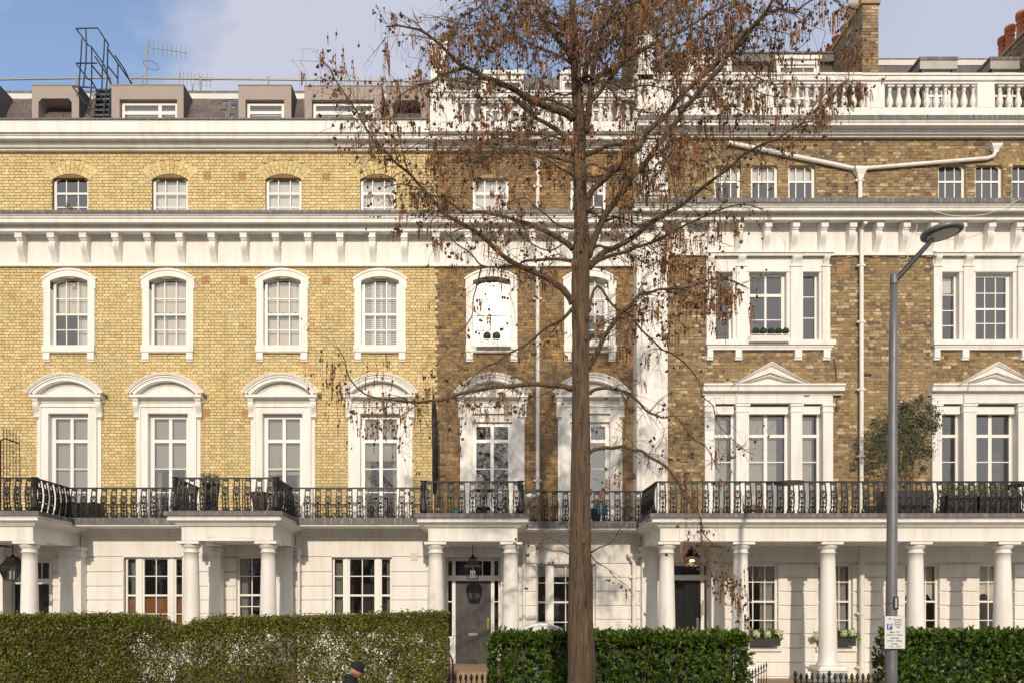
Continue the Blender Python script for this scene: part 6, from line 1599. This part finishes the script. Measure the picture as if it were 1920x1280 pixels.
# parking sign
Ys = 10.86; xa, xb = X(1658,Ys), X(1697.5,Ys); za, zt = Z(1215.5,Ys), Z(1153.5,Ys)
sg = thing('parking_sign', 'white resident permit parking sign with blue P fixed to the lamp post', 'sign', ((xa+xb)/2,Ys,za))
mb = MB(); mb.box(xa, xb, Ys, Ys+.012, za, zt); build(mb, 'sign_plate', M['signw'], sg)
mb = MB(); e = .004
for a, b, c, d in ((xa,xb,za,za+e),(xa,xb,zt-e,zt),(xa,xa+e,za+e,zt-e),(xb-e,xb,za+e,zt-e)): mb.box(a,b,Ys-.001,Ys+.0135,c,d)
build(mb, 'sign_border', M['postd'], sg)
pxa, pxb = X(1663,Ys), X(1673.2,Ys); mb = MB(); mb.box(pxa, pxb, Ys-.002, Ys, Z(1179.5,Ys), Z(1168.3,Ys)); build(mb, 'blue_panel', M['signb'], sg)
def text(s, cxp, cyp, hpx, m, par, Ytxt, wfac=1.0, bold=0.0):
    cu = bpy.data.curves.new('lettering', 'FONT'); cu.body = s; cu.align_x = 'CENTER'; cu.align_y = 'CENTER'; cu.size = 1.0; cu.extrude = .02; cu.offset = bold; cu.resolution_u = 2
    tmp = bpy.data.objects.new('tmp', cu); C.objects.link(tmp); dg = bpy.context.evaluated_depsgraph_get(); me = bpy.data.meshes.new_from_object(tmp.evaluated_get(dg)); bpy.data.objects.remove(tmp)
    me.name = 'lettering'; me.materials.clear(); me.materials.append(m); s_ = hpx*Ytxt/F/.70
    o = link('lettering', me, par); ow = world_loc(par); o.rotation_euler = (R(90),0,0); o.scale = (s_*wfac, s_, .03)
    o.location = (X(cxp,Ytxt)-ow[0], Ytxt-.0008-ow[1], Z(cyp,Ytxt)-ow[2]); return o
for s, q, w, h in (('Resident',1683.5,1160.8,3.2),('permit',1683.5,1165.4,3.2),('holders',1683.5,1170,3.2),('only',1683.5,1174.6,3.2),('Mon - Fri',1677.7,1184,3.3),('8.30 am - 10 pm',1677.7,1189.2,3.3),('Saturday',1677.7,1195,3.3),('8.30 am - 6.30 pm',1677.7,1200.3,3.3),('Sunday',1677.7,1206,3.3),('9 am - 5 pm',1677.7,1211,3.3)):
    text(s, q, w, h, M['ink'], sg, Ys-.0005, wfac=.98 if len(s) < 12 else .80 if len(s) > 15 else .92, bold=.012)
text('P', 1668.2, 1174, 8.0, M['signw'], sg, Ys-.0022, bold=.03)
mb = MB(); cx_, cz_ = X(1668.3,Ys), Z(1158.8,Ys)
for dx, h in ((-.012,.010),(-.004,.014),(.005,.012),(.012,.015)): mb.box(cx_+dx-.003, cx_+dx+.003, Ys-.0015, Ys, cz_-.009, cz_-.009+h)
mb.box(cx_-.014, cx_+.015, Ys-.0015, Ys, cz_-.013, cz_-.010); build(mb, 'council_mark', M['ink'], sg)
# ------------------------------------------------------------------ the big tree
TY = 11.0
tree = thing('conifer_tree', 'tall bare tree hung with brown cones and dry catkins standing in front of the terrace', 'tree', (X(1090,TY), TY, 0))
trr = random.Random(42)
def smooth(pts, n=3):
    """Catmull-Rom through px points (px,py,Y)"""
    out = []; P = [pts[0]]+list(pts)+[pts[-1]]
    for i in range(1, len(P)-2):
        p0, p1, p2, p3 = [np.array(q, float) for q in P[i-1:i+3]]
        for k in range(n):
            t = k/n; out.append(tuple(.5*((2*p1)+(-p0+p2)*t+(2*p0-5*p1+4*p2-p3)*t*t+(-p0+3*p1-3*p2+p3)*t**3)))
    out.append(tuple(pts[-1])); return out
def bark_tube(name, pts, rad, par, sides=10, rough=.04, seed=0):
    """pts world; irregular tube"""
    r = random.Random(seed); mb = MB(); mb.tube(pts, rad, sides)
    ctr = [Vector(p) for p in pts]
    for i in range(len(pts)):
        for a in range(sides):
            k = i*sides+a; v = Vector(mb.v[k]); c = ctr[i]; mb.v[k] = tuple(c+(v-c)*(1+r.uniform(-rough, rough)))
    return build(mb, name, M['bark'], par, smooth=True)
# trunk with fluted, buttressed section
tk = [(1090,1400,.215),(1090,1310,.195),(1090.5,1230,.184),(1089,1150,.171),(1088.5,1075,.163),(1088,1000,.150),(1088.5,925,.139),(1089,850,.131),(1089,775,.122),(1089,700,.118),(1089,630,.122),(1088.5,560,.126),(1089,500,.124),(1090,455,.112),(1088.5,400,.094),(1086.5,340,.090),(1086,290,.088),(1086.5,240,.090),(1083,190,.078),(1080,140,.068),(1078,90,.058),(1075,40,.050),(1073,-10,.043),(1070,-90,.032),(1068,-170,.02),(1067,-240,.008)]
tp = smooth([(a,b,r) for a,b,r in tk], 4); mb = MB(); n_s = 40
for i, (a, b, r) in enumerate(tp):
    cxx, czz = X(a,TY), Z(b,TY)
    for k in range(n_s):
        an = 2*math.pi*k/n_s; low = max(0, min(1, (b-900)/450))
        fl = 1+.045*math.sin(an*5+b*.005)+.030*math.sin(an*9-b*.011+1)+.022*math.sin(an*14+b*.03)+.02*math.sin(b*.031+an)*math.sin(b*.017+2*an)+low*.05*math.sin(an*4+.6)+trr.uniform(-.012,.012)
        if 430 < b < 620: fl += .05*math.sin(an*3+b*.01)
        mb.v.append((cxx+r*fl*math.cos(an), TY+r*fl*math.sin(an), czz))
for i in range(len(tp)-1):
    for k in range(n_s): q = (k+1)%n_s; mb.face((i*n_s+k,i*n_s+q,(i+1)*n_s+q,(i+1)*n_s+k))
trunk = build(mb, 'trunk', M['bark'], tree, smooth=True)
for (px, py, r) in ((1104,922,.045),(1092,948,.022),(1082,961,.026),(1091,1015,.052),(1085,1088,.036),(1084,1108,.02),(1086,795,.02),(1101,870,.02),(1083,718,.02),(1096,640,.025),(1104,1130,.02)):
    q = (px-1089)/ (F/TY) ; rr = .14; y = TY-math.sqrt(max(.001, rr*rr-q*q)); k = MB(); x, z = X(px,TY), Z(py,TY)
    k.ball((x,y+.005,z), r, sq=(1,.5,1.15), seg=12, rings=8); k.ball((x,y-.012,z), r*.55, sq=(1,.5,1.1), seg=10, rings=6, m=1)
    build(k, 'knot', [M['bark'], M['wood'] if r > .04 else M['twig']], trunk, smooth=True)
# limbs in picture measures: (points), start radius m, end radius m, depth drift m, twig density
LIMBS = [
 ([(1074,112),(1058,88),(1044,72),(1028,52),(1015,32),(1005,15),(998,-5),(985,-50),(975,-100)],.042,.018,-.6,1.0),
 ([(1080,78),(1069,60),(1058,43),(1045,30),(1027,15),(1012,0),(990,-25),(960,-60)],.036,.014,.7,1.0),
 ([(1074,222),(1055,210),(1030,203),(1008,194),(985,184),(968,172),(950,160),(930,152),(912,147),(885,133),(863,123),(847,108),(833,92),(813,75),(788,57),(772,52),(747,48),(726,52)],.055,.008,-1.3,1.15),
 ([(870,127),(850,137),(830,147),(810,158),(785,163),(760,170),(745,185)],.022,.006,-1.6,1.2),
 ([(1076,290),(1073,270),(1056,254),(1044,244),(1025,232),(1009,222),(992,212),(975,195),(955,180)],.040,.02,.4,.5),
 ([(1074,568),(1056,543),(1040,532),(1026,523),(1000,510),(976,500),(958,490),(942,480),(928,466),(915,453),(895,437),(872,423),(852,413),(834,402),(809,372),(787,347),(766,326),(740,305),(722,282),(700,263),(684,235),(673,216),(655,190),(630,152),(617,126),(600,112)],.048,.006,-.9,1.1),
 ([(1074,466),(1060,455),(1043,444),(1025,436),(1009,429),(990,420),(976,414),(942,406),(900,399),(873,398),(850,384),(826,371),(803,363),(780,350),(750,345),(720,352)],.042,.006,.6,1.0),
 ([(1074,490),(1043,487),(1009,488),(985,491),(969,494),(932,499),(905,497),(882,477),(855,454),(835,430)],.025,.006,-.3,.6),
 ([(903,500),(892,534),(889,565),(878,601),(858,628),(828,662),(810,690)],.013,.004,-.4,.8),
 ([(1073,579),(1053,598),(1036,606),(1020,615),(998,632),(976,649),(956,665),(932,677),(909,689),(880,710),(862,740)],.026,.005,.5,.8),
 ([(1072,728),(1050,723),(1026,720),(1000,720),(976,722),(950,723),(925,726),(900,730),(875,735),(850,743),(828,748),(808,751),(788,753),(765,753),(741,751),(720,747),(700,743),(685,738),(667,724),(653,703),(646,677),(636,654)],.040,.005,-1.2,.85),
 ([(1096,290),(1116,285),(1134,278),(1147,273),(1166,271),(1186,265),(1215,260),(1250,262),(1290,268)],.036,.008,.5,.8),
 ([(1100,398),(1102,372),(1116,354),(1134,335),(1156,313),(1175,291),(1197,275),(1216,247),(1236,230),(1250,216),(1273,185),(1300,160),(1327,133),(1350,113),(1367,103),(1383,87),(1400,70),(1412,52),(1430,33),(1442,13),(1455,-8),(1480,-40)],.050,.016,-1.0,1.1),
 ([(1102,482),(1115,445),(1131,411),(1144,390),(1166,365),(1184,335),(1200,316),(1213,300),(1231,275),(1250,252),(1267,230),(1283,205),(1300,183),(1323,157),(1347,133),(1362,114)],.050,.026,-.9,.9),
 ([(1104,500),(1127,477),(1144,468),(1161,460),(1194,440),(1213,424),(1234,408),(1252,397),(1278,385),(1302,366),(1325,347),(1348,329),(1369,313),(1388,297),(1416,279),(1434,271),(1462,258),(1481,244),(1500,233),(1515,215),(1535,190),(1560,170),(1590,150)],.046,.007,.9,1.0),
 ([(1106,503),(1120,488),(1144,480),(1170,473),(1191,467),(1220,457),(1245,447),(1280,428),(1320,405),(1355,392),(1395,385),(1430,390)],.032,.007,-.7,1.1),
 ([(1102,690),(1117,665),(1127,645),(1137,628),(1154,598),(1166,586),(1178,575),(1190,562),(1204,551),(1220,547),(1238,544),(1265,541),(1298,536),(1337,523),(1370,525),(1400,540)],.040,.008,-.8,1.4),
 ([(1104,585),(1110,550),(1120,534),(1130,548),(1144,565),(1161,581),(1178,592),(1193,606),(1210,625),(1226,641),(1245,655),(1258,664),(1285,683),(1308,716),(1317,743),(1337,762),(1347,790),(1370,820),(1400,845)],.022,.005,.3,.75),
 ([(1105,738),(1113,730),(1124,726),(1138,726),(1154,729),(1168,733),(1183,741),(1198,752),(1212,765),(1221,774),(1232,780),(1245,781),(1262,780),(1281,793),(1298,818),(1321,838),(1335,861),(1350,885)],.028,.005,-.5,.5),
 ([(1165,732),(1172,748),(1171,770),(1166,800),(1160,830),(1156,860),(1150,890)],.013,.004,-.7,.3),
 ([(1105,847),(1120,840),(1135,838),(1150,838),(1168,839),(1183,841),(1203,848),(1222,857),(1240,868),(1255,881),(1268,902),(1279,918),(1288,933),(1300,948),(1308,960),(1313,980),(1318,1000),(1319,1035),(1330,1065),(1342,1080),(1355,1092),(1380,1117),(1387,1150)],.030,.004,-.9,.75),
 ([(1312,978),(1322,1000),(1335,1030),(1345,1060),(1362,1085),(1385,1100),(1400,1112)],.010,.003,-1.0,1.2),
 ([(1105,158),(1120,147),(1133,137),(1157,125),(1170,115),(1192,98),(1213,88),(1232,77),(1250,68),(1278,58),(1303,45),(1325,28),(1350,17),(1390,-5),(1430,-30)],.040,.012,.8,1.2),
 ([(1105,193),(1122,177),(1138,160),(1152,138),(1167,122),(1185,104)],.036,.02,.6,.4),
 ([(1100,250),(1103,215),(1108,160),(1111,140),(1115,123),(1123,87),(1133,50),(1140,35),(1147,22),(1155,0),(1165,-40),(1175,-90)],.050,.02,-.4,.9),
 ([(1096,150),(1100,120),(1107,93),(1111,72),(1115,55),(1128,30),(1137,0),(1145,-50)],.044,.018,.4,.9),
 ([(1084,85),(1095,68),(1105,50),(1115,30),(1122,8),(1128,-30)],.026,.012,.8,.8),
 ([(1000,5),(985,8),(975,13),(955,35),(940,48),(920,63),(907,80),(900,105),(893,130)],.018,.005,-1.2,1.1),
 ([(1010,-40),(960,-20),(920,-8),(897,15),(863,33),(853,52),(847,67),(835,83),(825,110)],.018,.004,.9,1.2),
 ([(1366,103),(1390,70),(1415,45),(1437,27),(1467,18),(1492,22),(1517,5),(1545,-5),(1575,5)],.026,.006,-1.5,1.2),
 ([(1130,50),(1160,20),(1200,-5),(1240,-20),(1290,-25)],.022,.008,-.9,1.2),
 ([(1140,40),(1165,25),(1190,35),(1220,20),(1260,5),(1300,-10)],.018,.006,1.2,1.3),
 ([(1215,88),(1240,95),(1265,88),(1300,80),(1330,85)],.012,.004,.5,1.3),
 ([(1290,50),(1320,65),(1350,60),(1385,40),(1410,15)],.014,.005,1.1,1.3),
 ([(1367,105),(1385,112),(1405,135),(1425,150),(1450,158),(1480,150)],.014,.004,-1.2,.9),
 ([(1368,104),(1382,118),(1398,140),(1415,165),(1440,172),(1465,178)],.012,.004,-1.6,1.0),
 ([(1073,1040),(1055,1036),(1030,1030),(1005,1022),(980,1010)],.010,.003,-.4,.25),
 ([(1072,1030),(1050,1020),(1030,1008),(1012,995),(1000,978)],.009,.003,.4,.2),
 ([(1072,1005),(1062,985),(1052,965),(1047,945)],.009,.003,-.3,.1),
 ([(1108,1035),(1125,1028),(1142,1012),(1160,993),(1178,975),(1190,950)],.012,.003,-.4,.3),
 ([(1108,1040),(1120,1055),(1138,1062),(1155,1080),(1180,1100)],.009,.003,-.2,.2),
 ([(1060,455),(1030,470),(990,450),(960,430),(930,440)],.012,.004,-1.0,.7),
 ([(766,326),(757,290),(745,260),(738,230),(740,205)],.010,.003,-.9,.8),
 ([(757,285),(775,277),(800,262),(815,250)],.007,.003,-.9,.7),
 ([(1050,250),(1010,262),(975,275),(945,282),(920,295),(890,285)],.014,.004,-1.5,1.0),
 ([(1076,330),(1050,312),(1020,300),(980,290),(930,285),(880,262),(840,255)],.018,.004,.9,1.0),
 ([(1074,430),(1045,420),(1020,400),(1000,380),(985,365),(965,372),(940,390)],.014,.004,-1.2,.6),
 ([(1104,640),(1125,610),(1150,600),(1180,600),(1200,590),(1225,580),(1260,590)],.014,.004,.9,.9),
 ([(1500,233),(1525,228),(1545,200),(1570,165),(1600,160)],.012,.004,.8,1.0),
]
# generic fill branches through the crown, built from the trunk outwards
for i in range(15):
    side = -1 if i % 2 else 1; y0 = trr.uniform(20, 560); L = trr.uniform(120, 330)*(1 if side > 0 else .95)*(1.15-abs(y0-230)/900); up = trr.uniform(-.5,.75)
    if y0 > 400: up = trr.uniform(-.1,.5)
    if side < 0 and y0 > 380: L *= .7
    pts = []; n = 8
    for k in range(n+1):
        t = k/n; pts.append((1088+side*(10+L*t), y0-up*L*t+ .22*L*t*t + trr.uniform(-5,5)))
    LIMBS.append((pts, trr.uniform(.014,.024), .004, trr.uniform(-2.2,2.2), .95))
TW = MB(); CONE_P = []; CAT = []
def wpt(px, py, Y): return Vector((X(px,Y), Y, Z(py,Y)))
def density(px, py):
    """how heavily the photo's crown is hung at this place"""
    d = .62
    if px > 1200 and py < 130: d = 1.9
    elif py < 110 and 900 < px < 1200: d = 1.35
    elif px < 1000 and py < 260: d = 1.05
    elif px > 1230 and py < 330: d = 1.0
    elif 1240 < px < 1430 and 430 < py < 640: d = 2.0
    elif px < 850 and 200 < py < 480: d = 1.0
    elif py > 950: d = .45
    elif py > 620: d = .45
    return d
def twig(p, d, L, r0, gen, cat=1.0):
    """one drooping twig, adds cones and catkins"""
    n = 4; pts = [p]; q = p.copy(); d = d.normalized(); droop = trr.uniform(.08,.42)
    for k in range(n):
        d = (d+Vector((trr.gauss(0,.20), trr.gauss(0,.20), trr.gauss(0,.12)-droop*.55))).normalized(); q = q+d*L/n; pts.append(q.copy())
    TW.tube(pts, [r0*(1-.75*k/n) for k in range(n+1)], 3, cap=False)
    px = 900+q.x*F/q.y; py = 1135-(q.z-2.6)*F/q.y; cl_ = math.sin(5.3*q.x+1.7*q.y+1.3)*math.sin(4.9*q.z+.7+q.x)+.6*math.sin(11.7*q.x-6*q.z)*math.sin(9.1*q.z+3*q.y); dn = density(px, py)*cat*max(.25, min(2.2, .78+1.15*cl_))
    if gen > 0:
        for k in range(trr.choice((2,3,3,4))):
            t = trr.randint(1, n); dd = Vector((trr.gauss(0,.8), trr.gauss(0,.8), trr.gauss(-.35,.55))); twig(pts[t], dd, L*trr.uniform(.4,.9), max(r0*.6,.0026), gen-1, cat)
    else:
        if trr.random() < .66*dn:
            for k in range(trr.choice((1,2,3,4))): CONE_P.append(tuple(q+Vector((trr.gauss(0,.014), trr.gauss(0,.014), -trr.uniform(0,.022)))))
        if trr.random() < .36*dn:
            CONE_P.append(tuple(pts[2]+Vector((trr.gauss(0,.012), trr.gauss(0,.012), -.02))))
        if trr.random() < .20*dn:
            h = trr.uniform(.08,.26)
            for k in range(trr.randint(3,8)): CAT.append((q+Vector((trr.gauss(0,.030), trr.gauss(0,.030), trr.uniform(-.03,.02))), h*trr.uniform(.4,1.1)))
        if trr.random() < .8*dn:   # fine hanging threads
            a = pts[3]; TW.tube([a, a+Vector((trr.gauss(0,.02), trr.gauss(0,.02), -trr.uniform(.08,.30)))], [.0022,.0015], 3, cap=False)
for li, (pts, r0, r1, dy, dens) in enumerate(LIMBS):
    start = 0.0
    x0 = pts[0][0]; n = len(pts); base_y = TY - .02
    # limbs that spring from another limb start at that limb's drifted depth
    far0 = min(1, abs(x0-1090)/330); P = []
    wob = [(trr.uniform(-1,1)*3.2*min(1,k/2), trr.uniform(-1,1)*3.2*min(1,k/2)) for k in range(n)]
    if n < 8 or li > 48: wob = [(a*2.2, b*2.2) for a, b in wob]
    pts = [(a+w[0]*(.5 if r0 > .035 else 1), b+w[1]*(.5 if r0 > .035 else 1)) for (a, b), w in zip(pts, wob)]; r0 *= 1.02
    for k, (a, b) in enumerate(pts):
        t = k/(n-1); P.append((a, b, base_y+dy*(t if far0 < .12 else (.55+.45*t))))
    sp = smooth(P, 3); W_ = [wpt(*q) for q in sp]; m = len(W_)
    rad = [r0+(r1-r0)*(k/(m-1))**.75 for k in range(m)]; rad[0] *= 1.25
    if r0 > .02: rad = [q*1.0 for q in rad]
    bark_tube('branch', W_, rad, tree, 10 if r0 > .02 else 6, .06, li)
    acc = 0
    for k in range(1, m):
        seg = (W_[k]-W_[k-1]); acc += seg.length
        t = k/(m-1)
        step = .068/dens
        near_trunk = abs(sp[k][0]-1090) < 26
        while acc > step:
            acc -= step
            if near_trunk and trr.random() < .8: continue
            if t < .12 and trr.random() < .7: continue
            d = Vector((trr.gauss(0,1), trr.gauss(0,.8), trr.gauss(.1,.75)))+seg.normalized()*1.1
            L = trr.uniform(.25,.78)*(1-.35*t)
            if sp[k][1] > 950: L *= .6
            twig(W_[k]-seg*trr.random(), d, L, min(max(rad[k]*.5,.0045),.0085)*trr.uniform(.7,1), 1, 1.0)
        if trr.random() < .10*dens and rad[k] < .035 and not near_trunk:
            d = Vector((trr.gauss(0,1), trr.gauss(0,.6), trr.gauss(.1,.6)))+seg.normalized()*.8
            twig(W_[k], d, trr.uniform(.5,.95)*(.6 if sp[k][1] > 900 else 1), min(rad[k]*.6,.009), 2, 1.0)
# epicormic shoots hugging the upper trunk
for i in range(150):
    b = trr.uniform(0, 430); a = 1088+trr.choice((-1,1))*trr.uniform(6,14); twig(wpt(a, b, TY-.08+trr.uniform(-.05,.1)), Vector((trr.gauss(0,1), -abs(trr.gauss(0,.6)), trr.gauss(.2,.7))), trr.uniform(.15,.4), .004, 1, .55)
for cxy in ((1320,300,40),(1345,560,70),(1310,530,30),(1600,95,26),(1370,1090,20),(640,130,16),(825,290,14),(612,705,12),(640,745,16),(690,790,16),(725,790,14),(760,775,10),(705,700,8),(1430,200,16),(1545,200,22),(1240,120,16),(700,190,10)):
    for i in range(cxy[2]*2):
        p = wpt(cxy[0]+trr.gauss(0,17), cxy[1]+trr.gauss(0,22), TY-.9+trr.gauss(0,.25)); h = trr.uniform(.06,.16)
        TW.tube([p+Vector((0,0,.08)), p], [.002,.0015], 3, cap=False)
        if trr.random() < .7: CAT.append((p, h))
        if trr.random() < .7: CONE_P.append(tuple(p))
build(TW, 'twigs', M['twig'], tree, kind='stuff')
off = np.array(world_loc(tree))
# cones: lumpy octahedra-ish balls
def cones():
    t = MB(); t.ball((0,0,0), 1, seg=6, rings=4, sq=(.85,.85,1.1)); V0 = np.array(t.v); F0 = [f for f in t.f]; n = len(CONE_P)
    P = np.array(CONE_P)-off; s = rng.uniform(.011,.0205,n)
    V = V0[None]*s[:,None,None]*(1+rng.uniform(-.12,.12,(n,len(V0),1)))+P[:,None]
    Fq = (np.array(F0)[None]+(np.arange(n)*len(V0))[:,None,None]).reshape(-1,4)
    link('cones', np_mesh('cones', V.reshape(-1,3), Fq, M['cone']), tree, kind='stuff')
    print('cones', n, 'catkins', len(CAT), 'twig faces', len(TW.f))
cones()
def catkins():
    V = []; Fq = []; r = random.Random(5); mb = MB()
    for p, h in CAT:
        n = max(3, int(h/.022)); w = r.uniform(.0045,.009); k = len(mb.v); dx = r.gauss(0,.01)
        for i in range(n+1):
            rr = w*(.5+.9*(i % 2))*(1 if i < n else .3); z = p.z-h*i/n; a0 = r.uniform(0,2)
            for a in range(3): mb.v.append((p.x+dx*i/n+rr*math.cos(a0+a*2.09), p.y+rr*math.sin(a0+a*2.09), z))
        for i in range(n):
            for a in range(3): b = (a+1)%3; mb.face((k+3*i+a, k+3*i+b, k+3*i+3+b, k+3*i+3+a))
    build(mb, 'catkins', M['catkin'], tree, kind='stuff')
catkins()

# ------------------------------------------------------------------ passer-by
def person():
    Y = 12.6; x, ze = X(657,Y), 0
    t = thing('person', 'person in black hooded jacket and knitted hat walking past the hedge, head bowed', 'person', (x, Y, 0))
    H = Z(1240,Y)
    def V(dx, dy, z): return (dx, dy, z)
    hz = H-1.68
    J = {'pelvis':(-.06,0,.90+hz,.145),'belly':(-.05,0,1.05+hz,.14),'chest':(-.02,0,1.24+hz,.165),'upper':(.01,0,1.37+hz,.12),'neck':(.045,0,1.44+hz,.062),'skull0':(.085,0,1.50+hz,.06),
         'hipL':(-.05,-.1,.84+hz,.10),'kneeL':(.10,-.1,.48,.07),'ankL':(.02,-.1,.12,.05),'toeL':(.17,-.1,.045,.04),
         'hipR':(-.06,.1,.84+hz,.10),'kneeR':(.0,.1,.47,.07),'ankR':(-.30,.1,.17,.05),'toeR':(-.20,.1,.05,.04),
         'shL':(.0,-.17,1.36+hz,.085),'elL':(-.06,-.24,1.10+hz,.062),'wrL':(.12,-.2,.98+hz,.045),
         'shR':(.0,.17,1.36+hz,.085),'elR':(-.02,.24,1.10+hz,.062),'wrR':(.17,.17,1.02+hz,.045)}
    E = [('pelvis','belly'),('belly','chest'),('chest','upper'),('upper','neck'),('neck','skull0'),('pelvis','hipL'),('hipL','kneeL'),('kneeL','ankL'),('ankL','toeL'),('pelvis','hipR'),('hipR','kneeR'),('kneeR','ankR'),('ankR','toeR'),('upper','shL'),('shL','elL'),('elL','wrL'),('upper','shR'),('shR','elR'),('elR','wrR')]
    ks = list(J); me = bpy.data.meshes.new('body'); me.from_pydata([J[k][:3] for k in ks], [(ks.index(a), ks.index(b)) for a, b in E], [])
    o = bpy.data.objects.new('body_tmp', me); C.objects.link(o); md = o.modifiers.new('s','SKIN'); o.modifiers.new('u','SUBSURF').levels = 2
    for i, k in enumerate(ks): me.skin_vertices[0].data[i].radius = (J[k][3],)*2; me.skin_vertices[0].data[i].use_root = (k == 'pelvis')
    dg = bpy.context.evaluated_depsgraph_get(); m2 = bpy.data.meshes.new_from_object(o.evaluated_get(dg)); bpy.data.objects.remove(o); m2.name = 'body'; m2.materials.clear(); m2.materials.append(M['black'])
    m2.polygons.foreach_set('use_smooth', [True]*len(m2.polygons)); link('body', m2, t)
    # head in profile facing +x, tipped down
    c = Vector((.10,0,H-.135)); tilt = Matrix.Rotation(R(28), 4, 'Y')
    def hv(p): return tuple(c+(tilt @ Vector(p)))
    mb = MB(); mb.ball((0,0,0), 1, seg=20, rings=14, sq=(.098,.078,.118)); vs2 = []
    for vx, vy, vz in mb.v:
        # face shaping: brow, nose, mouth, chin
        if vx > .03:
            side = max(0, 1-abs(vy)/.03)
            vx += .026*side*math.exp(-((vz+.010)/.020)**2) - .012*math.exp(-((vz-.020)/.012)**2)*side + .010*math.exp(-((vz+.095)/.025)**2) - .006*math.exp(-((vz+.045)/.008)**2)*side
        if vz < -.05: vy *= .82
        vs2.append((vx, vy, vz))
    mb.v = [hv(p) for p in vs2]; h = mb.build('head', M['skin'], t, smooth=True)
    for s in (-1,1):
        e = MB(); e.ball((0,0,0), 1, seg=8, rings=6, sq=(.012,.006,.024)); e.v = [hv((p[0]-.005, p[1]+s*.079, p[2]-.005)) for p in e.v]; e.build('ear', M['skin'], h, smooth=True)
        e = MB(); e.ball((0,0,0), .009, seg=8, rings=6); e.v = [hv((p[0]+.083, p[1]+s*.032, p[2]+.012)) for p in e.v]; e.build('eye', M['ink'], h, smooth=True)
    b = MB(); b.ball((0,0,0), 1, seg=16, rings=10, sq=(.090,.074,.052), jit=.05); b.v = [hv((p[0]+.018, p[1], min(p[2],.028)-.075)) for p in b.v]; b.build('beard', M['beard'], h, smooth=True)
    k = MB(); k.ball((0,0,0), 1, seg=20, rings=12, sq=(.112,.092,.105)); k.v = [hv((p[0]-.006, p[1], max(p[2],-.028)+.050)) for p in k.v]; k.build('knitted_hat', M['black'], t, smooth=True)
    k = MB(); k.tube([hv((.118*math.cos(a)-.006, .098*math.sin(a), .028)) for a in np.linspace(0, 6.283, 21)], .017, 8); k.build('hat_band', M['black'], t, smooth=True)
    k = MB(); k.tube([(.07+.02*math.cos(a)-.09, .12*math.sin(a)*1.0, H-.26+.03*math.cos(a+2)) for a in np.linspace(0.6, 5.7, 14)], [.03+.022*math.sin(i/13*math.pi) for i in range(14)], 10)
    k.build('hood', M['black'], t, smooth=True)
    for s, w in ((-1,'wrL'),(1,'wrR')):
        j = Vector(J[w][:3]); k = MB(); k.ball(tuple(j+Vector((.055,0,-.01))), .04, sq=(1.1,.5,.8), seg=10, rings=7)
        for f in range(4): a = j+Vector((.085,s*0.0+(-.024+.016*f)*1.0,-.01)); k.tube([a, a+Vector((.03,0,-.004)), a+Vector((.045+.004*(f%2),0,-.02)), a+Vector((.038,0,-.036))], [.009,.0085,.008,.006], 6)
        a = j+Vector((.05,-s*.02,.005)); k.tube([a, a+Vector((.03,-s*.015,.008)), a+Vector((.05,-s*.008,-.004))], [.010,.009,.007], 6); k.build('hand', M['skin'], t, smooth=True)
person()

# ------------------------------------------------------------------ across the street (seen only in the window panes)
def far_side():
    t = thing('opposite_house', 'brick terrace house across the street with pale windows and a gabled slate roof', 'house', (0,-36,0))
    mb = MB(); mb.box(-60, 60, -46, -36, 0, 9.0); build(mb, 'wall', M['farbrick'], t)
    mb = MB()
    for k in range(15): x = -60+8*k; mb.prismy([(x,9),(x+8,9),(x+4,12)], -46, -36.05)
    build(mb, 'roof', M['slate'], t)
    mb = MB()
    for k in range(40):
        for z in (1.5,5.0): mb.box(-59+3*k, -57.9+3*k, -36, -35.95, z, z+2)
    build(mb, 'window', M['paintgrey'], t)
    r = random.Random(8)
    for ti, (bx, by, H) in enumerate(((-9,-14,17),(1.5,-17,18),(-19,-20,16),(12,-25,15))):
        tr = thing('street_tree', ['bare tree across the street, second from the left','tallest bare tree across the street','bare tree across the street at the far left','shortest bare tree across the street, at the right'][ti], 'tree', (bx,by,0), group='bare trees across the street'); mb = MB()
        def grow(p, d, L, rad, g):
            q = p.copy(); pts = [p]
            for k in range(4): d = (d+Vector((r.gauss(0,.13),r.gauss(0,.13),r.gauss(.02,.08)))).normalized(); q = q+d*L/4; pts.append(q.copy())
            mb.tube(pts, [rad*(1-.12*k) for k in range(5)], 5 if g > 2 else 3, cap=False)
            if g > 0:
                for k in range(3 if g > 1 else 4):
                    dd = (d+Vector((r.gauss(0,.55),r.gauss(0,.55),r.gauss(.1,.35)))).normalized(); grow(pts[r.choice((2,3,4,4))], dd, L*r.uniform(.6,.8), rad*.52, g-1)
        grow(Vector((bx,by,0)), Vector((0,0,1)), H*.33, .26, 6); build(mb, 'branches', M['twig'], tr)
far_side()
